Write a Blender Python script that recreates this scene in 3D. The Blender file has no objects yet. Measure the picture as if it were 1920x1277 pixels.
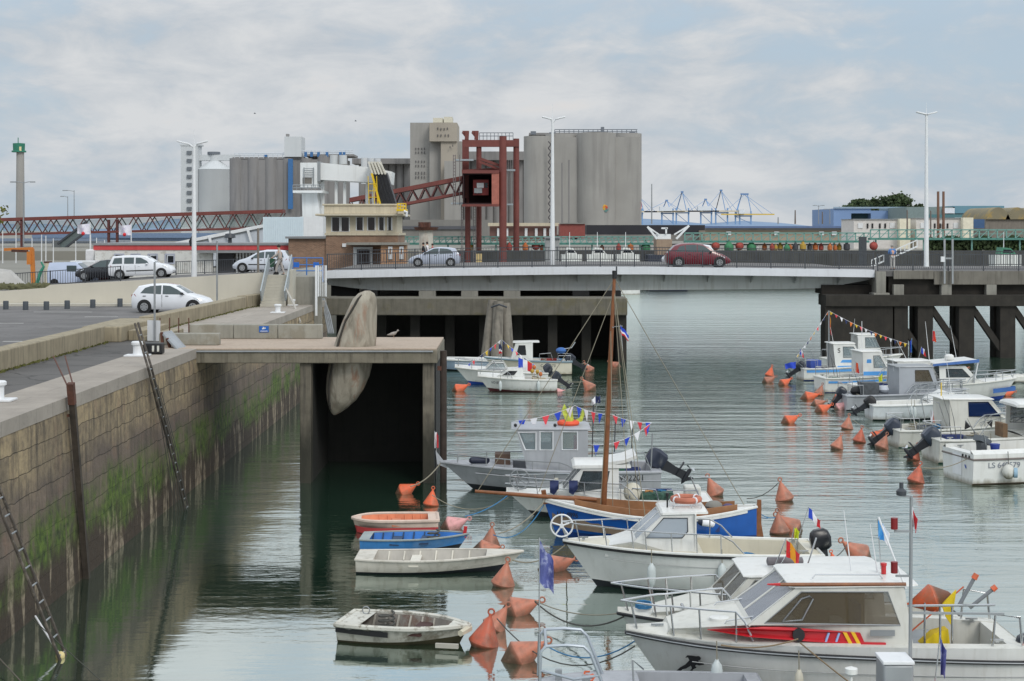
import bpy, bmesh, math, random
from mathutils import Vector, Matrix
from mathutils.geometry import tessellate_polygon
R = math.radians; PI = math.pi
F, CX, HY, H = 3000.0, 960.0, 432.0, 7.6      # focal length and horizon of the view, eye height above the water
random.seed(7)
scene = bpy.context.scene
COL = scene.collection

def G(px, py, z=0.0):
    Y = F*(H-z)/(py-HY); return Vector(((px-CX)*Y/F, Y, z))
def D(px, py, Y):
    return Vector(((px-CX)*Y/F, Y, H-(py-HY)*Y/F))
def XP(px, Y): return (px-CX)*Y/F
def ZP(py, Y): return H-(py-HY)*Y/F
def c(r, g, b):
    f = lambda u: (u/255/12.92) if u/255 <= .04045 else ((u/255+.055)/1.055)**2.4
    return (f(r), f(g), f(b), 1)
def lerp(a, b, t): return a+(b-a)*t
def interp(tab, x):
    if x <= tab[0][0]: return tab[0][1]
    for (a, u), (b, v) in zip(tab, tab[1:]):
        if x <= b: return lerp(u, v, (x-a)/(b-a))
    return tab[-1][1]

class MB:
    def __init__(s): s.v = []; s.f = []; s.m = []; s.mi = 0
    def add(s, vs, fs, M=None):
        o = len(s.v)
        s.v += [tuple(M @ Vector(v)) if M else tuple(v) for v in vs]
        s.f += [tuple(i+o for i in f) for f in fs]; s.m += [s.mi]*len(fs); return s
    def bx(s, x0, x1, y0, y1, z0, z1, M=None):
        vs = [(x, y, z) for z in (z0, z1) for y in (y0, y1) for x in (x0, x1)]
        return s.add(vs, [(0,2,3,1), (4,5,7,6), (0,1,5,4), (2,6,7,3), (0,4,6,2), (1,3,7,5)], M)
    def box(s, cx, cy, cz, sx, sy, sz, rz=0, rx=0, ry=0):
        M = Matrix.Translation((cx, cy, cz)) @ Matrix.Rotation(rz, 4, 'Z') @ Matrix.Rotation(ry, 4, 'Y') @ Matrix.Rotation(rx, 4, 'X')
        return s.bx(-sx/2, sx/2, -sy/2, sy/2, -sz/2, sz/2, M)
    def beam(s, p0, p1, w, h=None, up=(0,0,1)):
        p0, p1 = Vector(p0), Vector(p1); h = h or w
        d = (p1-p0); L = d.length
        if L < 1e-6: return s
        d /= L; u = Vector(up)
        if abs(d.dot(u)) > .98: u = Vector((0, 1, 0))
        r = d.cross(u).normalized(); u = r.cross(d)
        vs = [p+r*(a*w/2)+u*(b*h/2) for p in (p0, p1) for b in (-1, 1) for a in (-1, 1)]
        return s.add(vs, [(0,1,3,2), (4,6,7,5), (0,4,5,1), (2,3,7,6), (0,2,6,4), (1,5,7,3)])
    def tube(s, pts, r, n=6, closed=False, caps=True):
        pts = [Vector(p) for p in pts]; k = len(pts); rings = []
        rr = r if isinstance(r, (list, tuple)) else [r]*k
        prev = None
        for i, p in enumerate(pts):
            a = pts[i-1] if (i > 0 or closed) else p
            b = pts[(i+1) % k] if (i < k-1 or closed) else p
            d = (b-a).normalized()
            u = prev if prev is not None else (Vector((0, 0, 1)) if abs(d.z) < .9 else Vector((1, 0, 0)))
            e1 = (u-d*u.dot(d))
            if e1.length < 1e-4: e1 = Vector((0, 1, 0))-d*d.y
            e1.normalize(); e2 = d.cross(e1); prev = e1
            rings.append([p+(e1*math.cos(2*PI*j/n)+e2*math.sin(2*PI*j/n))*rr[i] for j in range(n)])
        return s.loft(rings, True, caps and not closed, caps and not closed, closed)
    def cyl(s, p0, p1, r0, r1=None, n=12): return s.tube([p0, p1], [r0, r0 if r1 is None else r1], n)
    def loft(s, rings, ringclosed=True, cap0=True, cap1=True, closed=False, M=None):
        n = len(rings[0]); vs = [v for r in rings for v in r]; fs = []
        K = len(rings)
        for i in range(K if closed else K-1):
            i2 = (i+1) % K
            for j in range(n if ringclosed else n-1):
                j2 = (j+1) % n
                fs.append((i*n+j, i2*n+j, i2*n+j2, i*n+j2))
        if cap0: fs.append(tuple(range(n)))
        if cap1: fs.append(tuple((K-1)*n+j for j in reversed(range(n))))
        return s.add(vs, fs, M)
    def lathe(s, prof, n=16, M=None):
        rings = [[(r*math.cos(2*PI*j/n), r*math.sin(2*PI*j/n), z) for j in range(n)] for r, z in prof]
        return s.loft(rings, True, True, True, False, M)
    def prism(s, poly, fa, fb):
        n = len(poly)
        vs = [fa(*p) for p in poly]+[fb(*p) for p in poly]
        tris = tessellate_polygon([[Vector((p[0], p[1], 0)) for p in poly]])
        fs = [tuple(t) for t in tris]+[tuple(i+n for i in reversed(t)) for t in tris]
        fs += [(i, (i+1) % n, (i+1) % n+n, i+n) for i in range(n)]
        return s.add(vs, fs)
    def panel(s, outer, holes, fa, fb):
        loops = [outer]+list(holes); flat = [p for l in loops for p in l]; n = len(flat)
        tris = tessellate_polygon([[Vector((p[0], p[1], 0)) for p in l] for l in loops])
        vs = [fa(*p) for p in flat]+[fb(*p) for p in flat]
        fs = [tuple(t) for t in tris]+[tuple(i+n for i in reversed(t)) for t in tris]; o = 0
        for l in loops:
            k = len(l)
            fs += [(o+i, o+(i+1) % k, o+(i+1) % k+n, o+i+n) for i in range(k)]; o += k
        return s.add(vs, fs)
    def ball(s, cen, r, n=12, m=8, sz=1, M=None):
        prof = [(max(1e-3, r*math.sin(PI*i/m)), -r*sz*math.cos(PI*i/m)) for i in range(m+1)]
        return s.lathe(prof, n, (Matrix.Translation(cen) if M is None else M))
    def quad(s, a, b, c_, d): return s.add([a, b, c_, d], [(0, 1, 2, 3)])
    def mesh(s, name, mats, off=None, smooth=True, ang=38):
        me = bpy.data.meshes.new(name)
        vs = [(v[0]-off[0], v[1]-off[1], v[2]-off[2]) for v in s.v] if off is not None else s.v
        me.from_pydata(vs, [], s.f)
        for m in (mats if isinstance(mats, (list, tuple)) else [mats]): me.materials.append(m)
        me.polygons.foreach_set('material_index', s.m)
        bm = bmesh.new(); bm.from_mesh(me)
        bmesh.ops.recalc_face_normals(bm, faces=bm.faces); bm.to_mesh(me); bm.free()
        if smooth:
            me.polygons.foreach_set('use_smooth', [True]*len(me.polygons))
            me.set_sharp_from_angle(angle=R(ang))
        return me

def tag(o, label=None, cat=None, group=None, kind=None):
    if label: o['label'] = label
    if cat: o['category'] = cat
    if group: o['group'] = group
    if kind: o['kind'] = kind
    return o
def thing(name, label, cat, loc=(0,0,0), rz=0, group=None):
    o = bpy.data.objects.new(name, None); COL.objects.link(o)
    o.empty_display_size = .2; o.location = loc; o.rotation_euler = (0, 0, rz)
    return tag(o, label, cat, group)
def wloc(o):
    l = Vector((0, 0, 0))
    while o is not None: l += o.location; o = o.parent
    return l
def bevel(o, w, seg=2):
    m = o.modifiers.new('bevel', 'BEVEL'); m.width = w; m.segments = seg; m.limit_method = 'ANGLE'; m.angle_limit = R(40)
    return o
def part(name, mb, mats, parent, world=False, bev=0, label=None, smooth=True):
    off = wloc(parent) if world else None
    o = bpy.data.objects.new(name, mb.mesh(name, mats, off, smooth)); COL.objects.link(o); o.parent = parent
    if label: o['label'] = label
    if bev: bevel(o, bev)
    return o
def solo(name, mb, mats, label, cat, group=None, base=None, rz=0, kind=None, bev=0, smooth=True):
    if base is None:
        xs = [v[0] for v in mb.v]; ys = [v[1] for v in mb.v]; zs = [v[2] for v in mb.v]
        off = ((min(xs)+max(xs))/2, (min(ys)+max(ys))/2, min(zs)); loc = off
    else: off = None; loc = base
    o = bpy.data.objects.new(name, mb.mesh(name, mats, off, smooth)); COL.objects.link(o)
    o.location = loc; o.rotation_euler = (0, 0, rz)
    if bev: bevel(o, bev)
    return tag(o, label, cat, group, kind)
def struct(name, mb, mats, smooth=True):
    o = bpy.data.objects.new(name, mb.mesh(name, mats, None, smooth)); COL.objects.link(o); o['kind'] = 'structure'; return o
def copy_tree(o, parent=None):
    n = o.copy(); COL.objects.link(n)
    if parent is not None: n.parent = parent
    for ch in list(o.children): copy_tree(ch, n)
    return n
def dup(o, loc, rz=None, label=None, group=None, scale=None):
    n = copy_tree(o); n.location = loc
    if rz is not None: n.rotation_euler = (0, 0, rz)
    if scale: n.scale = (scale,)*3
    return tag(n, label, None, group)
def textmesh(name, s, size, mat, parent, M, sx=1.0, ext=.004):
    cu = bpy.data.curves.new(name, 'FONT'); cu.body = s; cu.size = size; cu.extrude = ext; cu.align_x = 'CENTER'; cu.align_y = 'CENTER'
    t = bpy.data.objects.new(name, cu); COL.objects.link(t)
    dg = bpy.context.evaluated_depsgraph_get()
    me = bpy.data.meshes.new_from_object(t.evaluated_get(dg)); bpy.data.objects.remove(t)
    me.transform(M @ Matrix.Diagonal((sx, 1, 1, 1))); me.materials.append(mat)
    o = bpy.data.objects.new(name, me); COL.objects.link(o); o.parent = parent; return o

# ------------------------------------------------------------------ materials
class NT:
    def __init__(s, name):
        s.m = bpy.data.materials.new(name); s.m.use_nodes = True; s.t = s.m.node_tree
        s.b = s.t.nodes['Principled BSDF']; s.out = s.t.nodes['Material Output']
    def n(s, typ, **kw):
        x = s.t.nodes.new(typ)
        for k, v in kw.items():
            if k.startswith('i_'): x.inputs[k[2:].replace('_', ' ')].default_value = v
            else: setattr(x, k, v)
        return x
    def l(s, a, b): s.t.links.new(a, b)
    def coord(s, scale=(1,1,1), kind='Object'):
        tc = s.n('ShaderNodeTexCoord'); mp = s.n('ShaderNodeMapping'); mp.inputs['Scale'].default_value = scale
        s.l(tc.outputs[kind], mp.inputs['Vector']); return mp.outputs[0]
    def noise(s, vec, scale, detail=5, rough=.55, dist=0):
        x = s.n('ShaderNodeTexNoise'); x.inputs['Scale'].default_value = scale; x.inputs['Detail'].default_value = detail
        x.inputs['Roughness'].default_value = rough; x.inputs['Distortion'].default_value = dist
        if vec is not None: s.l(vec, x.inputs['Vector'])
        return x.outputs[0]
    def mr(s, val, a, b, c0=0, c1=1, smooth=False):
        x = s.n('ShaderNodeMapRange'); s.l(val, x.inputs[0])
        for i, v in enumerate((a, b, c0, c1)): x.inputs[1+i].default_value = v
        if smooth: x.interpolation_type = 'SMOOTHSTEP'
        return x.outputs[0]
    def mix(s, fac, a, b, mode='MIX'):
        x = s.n('ShaderNodeMix', data_type='RGBA', blend_type=mode)
        for sock, v in ((x.inputs[0], fac), (x.inputs[6], a), (x.inputs[7], b)):
            if hasattr(v, 'links') or hasattr(v, 'is_output'): s.l(v, sock)
            else: sock.default_value = v
        return x.outputs[2]
    def math(s, op, a, b=None):
        x = s.n('ShaderNodeMath', operation=op)
        for sock, v in ((x.inputs[0], a), (x.inputs[1], b)):
            if v is None: continue
            if hasattr(v, 'is_output'): s.l(v, sock)
            else: sock.default_value = v
        return x.outputs[0]
    def bump(s, h, strength=.3, dist=.02):
        x = s.n('ShaderNodeBump'); x.inputs['Strength'].default_value = strength; x.inputs['Distance'].default_value = dist
        s.l(h, x.inputs['Height']); s.l(x.outputs[0], s.b.inputs['Normal']); return x
def dk(col, f): return (col[0]*f, col[1]*f, col[2]*f, 1)
MATS = {}
def mat(name, col, rough=.55, metal=0, var=.12, scale=2.5, bump=0, streak=0, scol=None, spec=.5, blotch=0, bcol=None, sscale=1.0, bscale=1.2, wl=0, wet=None):
    if name in MATS: return MATS[name]
    t = NT(name); v = t.coord()
    n = t.noise(v, scale, 6)
    out = t.mix(t.mr(n, .3, .7), dk(col, 1-var), dk(col, 1+var*.6))
    if streak:
        sv = t.coord((6*sscale, 6*sscale, .5*sscale)); sn = t.noise(sv, 1.0, 5, .6)
        out = t.mix(t.mr(sn, .5, .75, 0, streak), out, scol or dk(col, .45))
    if blotch:
        bn = t.noise(v, bscale, 7, .65)
        out = t.mix(t.mr(bn, .52, .62, 0, blotch), out, bcol or dk(col, .5))
    if wet:     # damp, weedy foot below the tide line
        sw = t.n('ShaderNodeSeparateXYZ'); tcw_ = t.n('ShaderNodeTexCoord'); t.l(tcw_.outputs['Object'], sw.inputs[0])
        out = t.mix(t.mr(t.math('ADD', sw.outputs[2], t.math('MULTIPLY', t.noise(t.coord((2, 2, .6)), 1.5, 5, .6), 1.6)), wet[0], wet[1], .85, 0), out, c(34, 35, 27))
    if wl:      # scum line where a hull meets the water
        sp = t.n('ShaderNodeSeparateXYZ'); tc0 = t.n('ShaderNodeTexCoord'); t.l(tc0.outputs['Object'], sp.inputs[0]); wn = t.noise(t.coord((3, 3, .7)), 2.0, 5, .65)
        out = t.mix(t.mr(t.math('ADD', sp.outputs[2], t.math('MULTIPLY', wn, .35)), .2, .36, wl, 0), out, c(112, 104, 80))
        out = t.mix(t.mr(t.noise(t.coord((9, 9, .8)), 1.0, 4, .6), .58, .75, 0, .22), out, c(150, 140, 116))
    t.l(out, t.b.inputs['Base Color'])
    t.b.inputs['Roughness'].default_value = rough; t.b.inputs['Metallic'].default_value = metal
    t.b.inputs['Specular IOR Level'].default_value = spec
    if bump: t.bump(t.noise(v, scale*6, 4), bump, .02)
    MATS[name] = t.m; return t.m
def glassmat(name, tint, alpha, rough=.03):
    t = NT(name); t.b.inputs['Base Color'].default_value = tint; t.b.inputs['Roughness'].default_value = rough
    t.b.inputs['Alpha'].default_value = alpha; t.b.inputs['IOR'].default_value = 1.5
    MATS[name] = t.m; return t.m

WHITE = mat('white_gelcoat', c(216, 217, 214), .3, var=.06, streak=.2, scol=c(150, 148, 135), wl=.75)
WHITE2 = mat('aged_gelcoat', c(204, 204, 197), .45, var=.08, streak=.3, scol=c(140, 138, 120), wl=.8)
CREAM = mat('cream_gelcoat', c(206, 201, 184), .45, var=.08, streak=.2, wl=.7)
BLACK = mat('black_rubber', c(28, 29, 32), .5, var=.2)
NAVY = mat('dark_blue_vinyl', c(32, 38, 58), .5)
STEEL = mat('stainless_tube', c(200, 202, 204), .25, .9, var=.05)
GALV = mat('galvanised_steel', c(150, 154, 157), .5, .4, var=.12)
ALU = mat('bare_aluminium', c(166, 169, 174), .5, .12, var=.14, scale=1.5, streak=.3, scol=c(105, 108, 112))
WOOD = mat('varnished_wood', c(132, 82, 48), .4, var=.3, scale=6)
RAWWOOD = mat('weathered_wood', c(120, 96, 72), .8, var=.3, scale=5, streak=.4)
BLUEP = mat('blue_hull_paint', c(24, 88, 170), .3, var=.12, streak=.15)
REDP = mat('red_paint', c(190, 44, 48), .4, var=.1)
YEL = mat('yellow_paint', c(222, 186, 30), .45)
ORANGE = mat('orange_plastic', c(228, 92, 44), .45, var=.12)
LBLUE = mat('light_blue_paint', c(74, 150, 210), .4)
BLUE = mat('blue_cloth', c(36, 70, 190), .7)
REDC = mat('red_cloth', c(205, 44, 52), .7)
WHC = mat('white_cloth', c(228, 228, 232), .7)
YELC = mat('yellow_cloth', c(214, 222, 60), .7)
NAVYC = mat('navy_cloth', c(40, 52, 96), .7)
PURPC = mat('violet_blue_cloth', c(98, 106, 168), .8, var=.3, scale=5, blotch=.8, bcol=c(176, 182, 216), bscale=7)
ROPE = mat('rope_fibre', c(140, 134, 118), .9)
BROPE = mat('blue_rope', c(58, 120, 165), .9)
GREYROPE = mat('dark_rope', c(80, 80, 76), .9)
BOOT = mat('dark_antifouling', c(34, 38, 44), .6)
BURG = mat('burgundy_antifouling', c(84, 34, 40), .6)
BLUEBOOT = mat('blue_antifouling', c(28, 66, 150), .6)
GREENBOOT = mat('green_antifouling', c(98, 140, 130), .6)
GLASS = glassmat('tinted_glass', c(60, 72, 78), .55)
DGLASS = glassmat('dark_glass', c(22, 28, 34), .85)
CGLASS = glassmat('clear_glass', c(150, 165, 170), .35)
BGLASS = glassmat('bronze_glass', c(96, 86, 68), .5)
BLGLASS = glassmat('blue_cover_glass', c(26, 44, 82), .9)
PGLASS = glassmat('pale_glass', c(176, 186, 196), .75)
DARK = mat('dark_void', c(24, 24, 25), .8)
CONC = mat('concrete', c(140, 138, 130), .85, var=.15, scale=1.2, streak=.45, scol=c(84, 82, 76), bump=.25)
CONCL = mat('pale_concrete', c(186, 182, 170), .85, var=.08, scale=.8, streak=.2, scol=c(150, 146, 134), bump=.15)
CONCM = mat('mossy_concrete', c(104, 100, 90), .9, var=.2, scale=2, streak=.6, scol=c(70, 68, 58), bump=.4, blotch=.5, bcol=c(98, 92, 66))
RUST = mat('rusty_steel', c(92, 58, 46), .8, var=.3, scale=5, blotch=.6, bcol=c(60, 42, 36))
DRAIL = mat('dark_railing_paint', c(62, 66, 72), .5)
WPAINT = mat('white_paint', c(220, 222, 224), .45, var=.05, streak=.15)
TARRED = mat('tarred_timber', c(62, 58, 52), .85, var=.35, scale=3, streak=.6, scol=c(30, 30, 28), bump=.4)
SECTION = {}
# ------------------------------------------------------------------ camera, light, sky
cam = bpy.data.cameras.new('camera'); co = bpy.data.objects.new('camera', cam); COL.objects.link(co)
cam.sensor_width = 36; cam.lens = F/1920*36; cam.shift_y = -(638.5-HY)/1920; cam.clip_end = 20000; cam.clip_start = .1
co.location = (0, 0, H); co.rotation_euler = (R(90), 0, 0); scene.camera = co
SUN_EL, SUN_AZ = R(40), R(152)     # azimuth clockwise from +Y: behind the viewer, to the right
sd = bpy.data.lights.new('sun', 'SUN'); sd.energy = 1.35; sd.angle = R(20); sd.color = (1, .95, .87)
so = bpy.data.objects.new('sun', sd); COL.objects.link(so)
dirv = Vector((math.sin(SUN_AZ)*math.cos(SUN_EL), math.cos(SUN_AZ)*math.cos(SUN_EL), math.sin(SUN_EL)))
so.rotation_euler = (-dirv).to_track_quat('-Z', 'Y').to_euler()
w = bpy.data.worlds.new('World'); scene.world = w; w.use_nodes = True
class WT(NT):
    def __init__(s): s.t = w.node_tree; s.m = w
t = WT(); bg = w.node_tree.nodes['Background']
sky = t.n('ShaderNodeTexSky', sky_type='NISHITA', sun_disc=False, sun_elevation=SUN_EL, sun_rotation=SUN_AZ, air_density=1.0, dust_density=2.0)
tc = t.n('ShaderNodeTexCoord'); mp = t.n('ShaderNodeMapping'); mp.inputs['Scale'].default_value = (1, 1, 2.5); mp.inputs['Location'].default_value = (3.1, .4, .22)
t.l(tc.outputs['Generated'], mp.inputs['Vector']); v = mp.outputs[0]
sep = t.n('ShaderNodeSeparateXYZ'); t.l(tc.outputs['Generated'], sep.inputs[0])
n1 = t.noise(v, 5.0, 8, .56, .3); n2 = t.noise(v, 15.0, 7, .6, .4)
cl = t.math('ADD', t.math('MULTIPLY', n1, .72), t.math('MULTIPLY', n2, .28))
SKYS = .1                                            # strength of the Nishita sky
skyb = t.mix(1.0, sky.outputs[0], (SKYS, SKYS, SKYS, 1), 'MULTIPLY')
skyb = t.mix(.82, skyb, (.52, .645, .765, 1))           # veiled blue between the clouds
cs = t.mix(t.mr(t.math('ADD', t.math('MULTIPLY', n1, .5), t.math('MULTIPLY', n2, .5)), .42, .58), (.53, .58, .635, 1), (.73, .745, .76, 1))
cs = t.mix(t.mr(cl, .585, .66, 0, .6, True), cs, (.80, .765, .74, 1))
full = t.mix(t.mr(cl, .37, .52, .1, .96, True), skyb, cs)
up = t.mr(sep.outputs[2], .12, .5, 1.0, 1.75)
upc = t.n('ShaderNodeCombineXYZ'); [t.l(up, upc.inputs[i]) for i in range(3)]
full = t.mix(1.0, full, upc.outputs[0], 'MULTIPLY')
t.l(full, bg.inputs['Color']); bg.inputs['Strength'].default_value = 1.0
scene.view_settings.view_transform = 'Standard'; scene.view_settings.look = 'None'; scene.view_settings.exposure = -0.1
try:
    scene.cycles.max_bounces = 8; scene.cycles.transparent_max_bounces = 16; scene.cycles.caustics_reflective = True; scene.cycles.blur_glossy = 1.0; scene.cycles.caustics_refractive = False
    scene.cycles.use_denoising = True; scene.cycles.sample_clamp_indirect = 4
except Exception: pass

# ------------------------------------------------------------------ water
t = NT('harbour_water')
wv = t.coord((.16, 1.0, 1)); big = t.noise(t.coord((.05, .09, 1)), 1.0, 3)
a = t.noise(wv, .72, 3, .5, .5); b_ = t.noise(t.coord((.45, 1, 1)), 4.2, 4, .55, .3)
hgt = t.math('ADD', t.math('MULTIPLY', a, 1.0), t.math('MULTIPLY', b_, .26))
tcw = t.n('ShaderNodeTexCoord'); spw = t.n('ShaderNodeSeparateXYZ'); t.l(tcw.outputs['Object'], spw.inputs[0])
calm = t.math('ADD', t.mr(spw.outputs[1], 26, 60, .2, .95, True), t.mr(spw.outputs[1], 80, 140, 0, .6))                   # sheltered near the quay, choppier outside
calm2 = t.mr(spw.outputs[0], -7, 8, .45, 1.0)
st = t.math('MULTIPLY', t.math('MULTIPLY', calm, calm2), t.mr(big, .3, .7, .7, 1.15))
bp = t.bump(hgt, 1.0, .23); t.l(t.math('MULTIPLY', st, .62), bp.inputs['Strength'])
bod = t.n('ShaderNodeBsdfDiffuse'); t.l(t.mix(t.mr(big, .35, .65), c(34, 56, 44), c(48, 72, 58)), bod.inputs['Color']); t.l(bp.outputs[0], bod.inputs['Normal'])
gls = t.n('ShaderNodeBsdfGlossy'); gls.inputs['Color'].default_value = (.90, .955, .93, 1); t.l(bp.outputs[0], gls.inputs['Normal']); t.l(t.mr(spw.outputs[1], 60, 150, .03, .26), gls.inputs['Roughness'])
lw = t.n('ShaderNodeLayerWeight'); lw.inputs['Blend'].default_value = .5
fc = t.mr(lw.outputs['Facing'], .2, .74, .05, .71)
mxs = t.n('ShaderNodeMixShader'); t.l(fc, mxs.inputs[0]); t.l(bod.outputs[0], mxs.inputs[1]); t.l(gls.outputs[0], mxs.inputs[2]); t.l(mxs.outputs[0], t.out.inputs['Surface']); t.t.nodes.remove(t.b)
WATER = t.m
struct('water', MB().add([(-3000, -200, 0), (3000, -200, 0), (3000, 9000, 0), (-3000, 9000, 0)], [(0, 1, 2, 3)]), WATER)

# ------------------------------------------------------------------ ground
def asphalt(name, col, wear=.4):
    t = NT(name); v = t.coord()
    o = t.mix(t.mr(t.noise(v, .35, 6, .6), .35, .65), dk(col, .72), dk(col, 1.2)); o = t.mix(t.mr(t.noise(t.coord((.5, 1.6, 1)), .9, 5, .6), .58, .64, 0, .35), o, dk(col, .5))
    o = t.mix(t.mr(t.noise(v, 30, 3), .4, .7, 0, .35), o, dk(col, 1.8))
    cr = t.n('ShaderNodeTexVoronoi', feature='DISTANCE_TO_EDGE'); cr.inputs['Scale'].default_value = .32
    vv = t.n('ShaderNodeVectorMath', operation='ADD'); t.l(v, vv.inputs[0])
    nn = t.n('ShaderNodeTexNoise'); nn.inputs['Scale'].default_value = 1.3; t.l(v, nn.inputs['Vector']); t.l(nn.outputs['Color'], vv.inputs[1]); t.l(vv.outputs[0], cr.inputs['Vector'])
    o = t.mix(t.mr(cr.outputs[0], .004, .02, wear, 0), o, dk(col, .35))
    t.l(o, t.b.inputs['Base Color']); t.b.inputs['Roughness'].default_value = .85; t.bump(t.noise(v, 40, 3), .3, .01)
    return t.m
ASPH = asphalt('road_asphalt', c(100, 98, 97), .35); ASPH2 = asphalt('quay_asphalt', c(80, 78, 76), .8)
def flag_stones(name, col, bw, bh, joint=.02):
    t = NT(name); v = t.coord(); b = t.n('ShaderNodeTexBrick'); t.l(v, b.inputs['Vector'])
    b.inputs['Scale'].default_value = 1; b.inputs['Brick Width'].default_value = bw; b.inputs['Row Height'].default_value = bh
    b.inputs['Mortar Size'].default_value = joint; b.inputs['Color1'].default_value = dk(col, .96); b.inputs['Color2'].default_value = dk(col, 1.03); b.inputs['Mortar'].default_value = dk(col, .66)
    o = t.mix(t.mr(t.noise(v, .8, 6, .65), .4, .65, 0, .5), b.outputs[0], dk(col, .62))
    o = t.mix(t.mr(t.noise(v, 9, 4), .55, .75, 0, .35), o, dk(col, .5))
    t.l(o, t.b.inputs['Base Color']); t.b.inputs['Roughness'].default_value = .85; t.bump(t.noise(v, 12, 5), .35, .02); return t.m
COPING = flag_stones('granite_coping', c(158, 150, 140), 2.2, 1.3, .012); SLABS = flag_stones('worn_paving', c(164, 156, 146), 2.4, 1.5, .03)
QZ = 3.4; WX = -11.2
quay_y1 = 96.6
struct('quay_road', MB().bx(-90, -15.25, 18, 90, 2.0, QZ-.004), ASPH)
m = MB(); m.bx(-15.25, WX-1.75, 18, 66, 2, QZ-.008); struct('quayside_path', m, ASPH2)
struct('quay_coping', MB().bx(WX-1.75, WX, 18, quay_y1, QZ-.34, QZ), COPING)
struct('quay_pavement', MB().bx(-15.25, WX-1.75, 66, quay_y1, 2, QZ-.008), SLABS)
# ashlar quay wall, battered, with weed and barnacles in the tidal band
t = NT('quay_masonry'); tcq = t.n('ShaderNodeTexCoord'); sq = t.n('ShaderNodeSeparateXYZ'); t.l(tcq.outputs['Object'], sq.inputs[0])
cb = t.n('ShaderNodeCombineXYZ'); t.l(sq.outputs[1], cb.inputs[0]); t.l(sq.outputs[2], cb.inputs[1]); pv = cb.outputs[0]
dn = t.n('ShaderNodeTexNoise'); dn.inputs['Scale'].default_value = 1.4; dn.inputs['Detail'].default_value = 4; t.l(pv, dn.inputs['Vector'])
ds = t.n('ShaderNodeVectorMath', operation='SCALE'); t.l(dn.outputs['Color'], ds.inputs[0]); ds.inputs['Scale'].default_value = .19
da = t.n('ShaderNodeVectorMath', operation='ADD'); t.l(pv, da.inputs[0]); t.l(ds.outputs[0], da.inputs[1])
br = t.n('ShaderNodeTexBrick'); t.l(da.outputs[0], br.inputs['Vector']); br.inputs['Scale'].default_value = 1; br.inputs['Brick Width'].default_value = 1.4
br.inputs['Row Height'].default_value = .53; br.inputs['Mortar Size'].default_value = .011; br.inputs['Mortar Smooth'].default_value = .3; br.inputs['Bias'].default_value = 0
br.inputs['Color1'].default_value = (.74, .73, .74, 1); br.inputs['Color2'].default_value = (1.2, 1.16, 1.08, 1); br.inputs['Mortar'].default_value = (.34, .33, .31, 1)
z = t.math('MULTIPLY', t.math('ADD', sq.outputs[2], 1.4), .71); nb = t.noise(pv, .45, 6, .6); nf = t.noise(pv, 3.5, 6, .65)
zz = t.math('ADD', z, t.math('MULTIPLY', t.math('SUBTRACT', nb, .5), 1.5))
o = t.mix(t.mr(zz, 1.95, 2.5), c(112, 100, 90), c(152, 137, 110))
o = t.mix(t.mr(nf, .42, .7, 0, .75), o, c(94, 84, 74))
o = t.mix(t.mr(t.noise(pv, .9, 5, .7), .55, .68, 0, .55), o, c(126, 102, 88))
sm = t.n('ShaderNodeMapping'); sm.inputs['Scale'].default_value = (1.7, .3, 1); t.l(pv, sm.inputs['Vector']); stn = t.noise(sm.outputs[0], 1.6, 6, .65)
o = t.mix(t.mr(stn, .48, .66, 0, .8), o, c(74, 68, 60))
o = t.mix(1.0, o, br.outputs[0], 'MULTIPLY')
# dark weed below the tide line, bare pale barnacle patches in it
za = t.math('ADD', z, t.math('MULTIPLY', t.math('SUBTRACT', stn, .5), 1.0))
low = t.mr(za, .85, 1.15, 1, 0); o = t.mix(low, o, t.mix(nf, c(40, 33, 24), c(72, 58, 44)))
bar = t.math('MULTIPLY', t.mr(t.noise(sm.outputs[0], 1.15, 4, .5), .535, .575), t.mr(za, 1.35, .8, 0, .8)); o = t.mix(bar, o, t.mix(t.mr(nf, .4, .6), c(96, 84, 66), c(158, 144, 124)))
gb = t.math('MULTIPLY', t.mr(zz, .5, .85), t.mr(zz, 1.4, 1.85, 1, 0)); gm = t.math('MULTIPLY', gb, t.mr(t.noise(pv, .30, 4, .6), .39, .52))
gm = t.math('MULTIPLY', gm, t.mr(stn, .36, .5, .25, 1))
o = t.mix(gm, o, t.mix(t.mr(nf, .35, .65), c(36, 52, 18), c(92, 114, 38)))
t.l(o, t.b.inputs['Base Color']); t.b.inputs['Roughness'].default_value = .85
hb_ = t.math('ADD', t.math('MULTIPLY', br.outputs['Fac'], -1.0), t.math('MULTIPLY', nf, .9)); t.bump(hb_, .8, .06)
MASON = t.m
m = MB(); rings = []
for i in range(60):
    y = 18+(quay_y1-18)*i/59
    rings.append([(WX-.02, y, QZ-.345), (WX, y, 2.9), (WX+.03, y, 1.4), (WX+.07, y, 0), (WX+.1, y, -1.4), (WX+.15, y, -3), (-13.2, y, -3), (-13.2, y, QZ-.345)])
m.loft(rings, True); solo('quay_wall', m, MASON, 'long ashlar stone quay wall with green weed along its foot', 'quay wall', base=(0, 0, 0))
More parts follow.
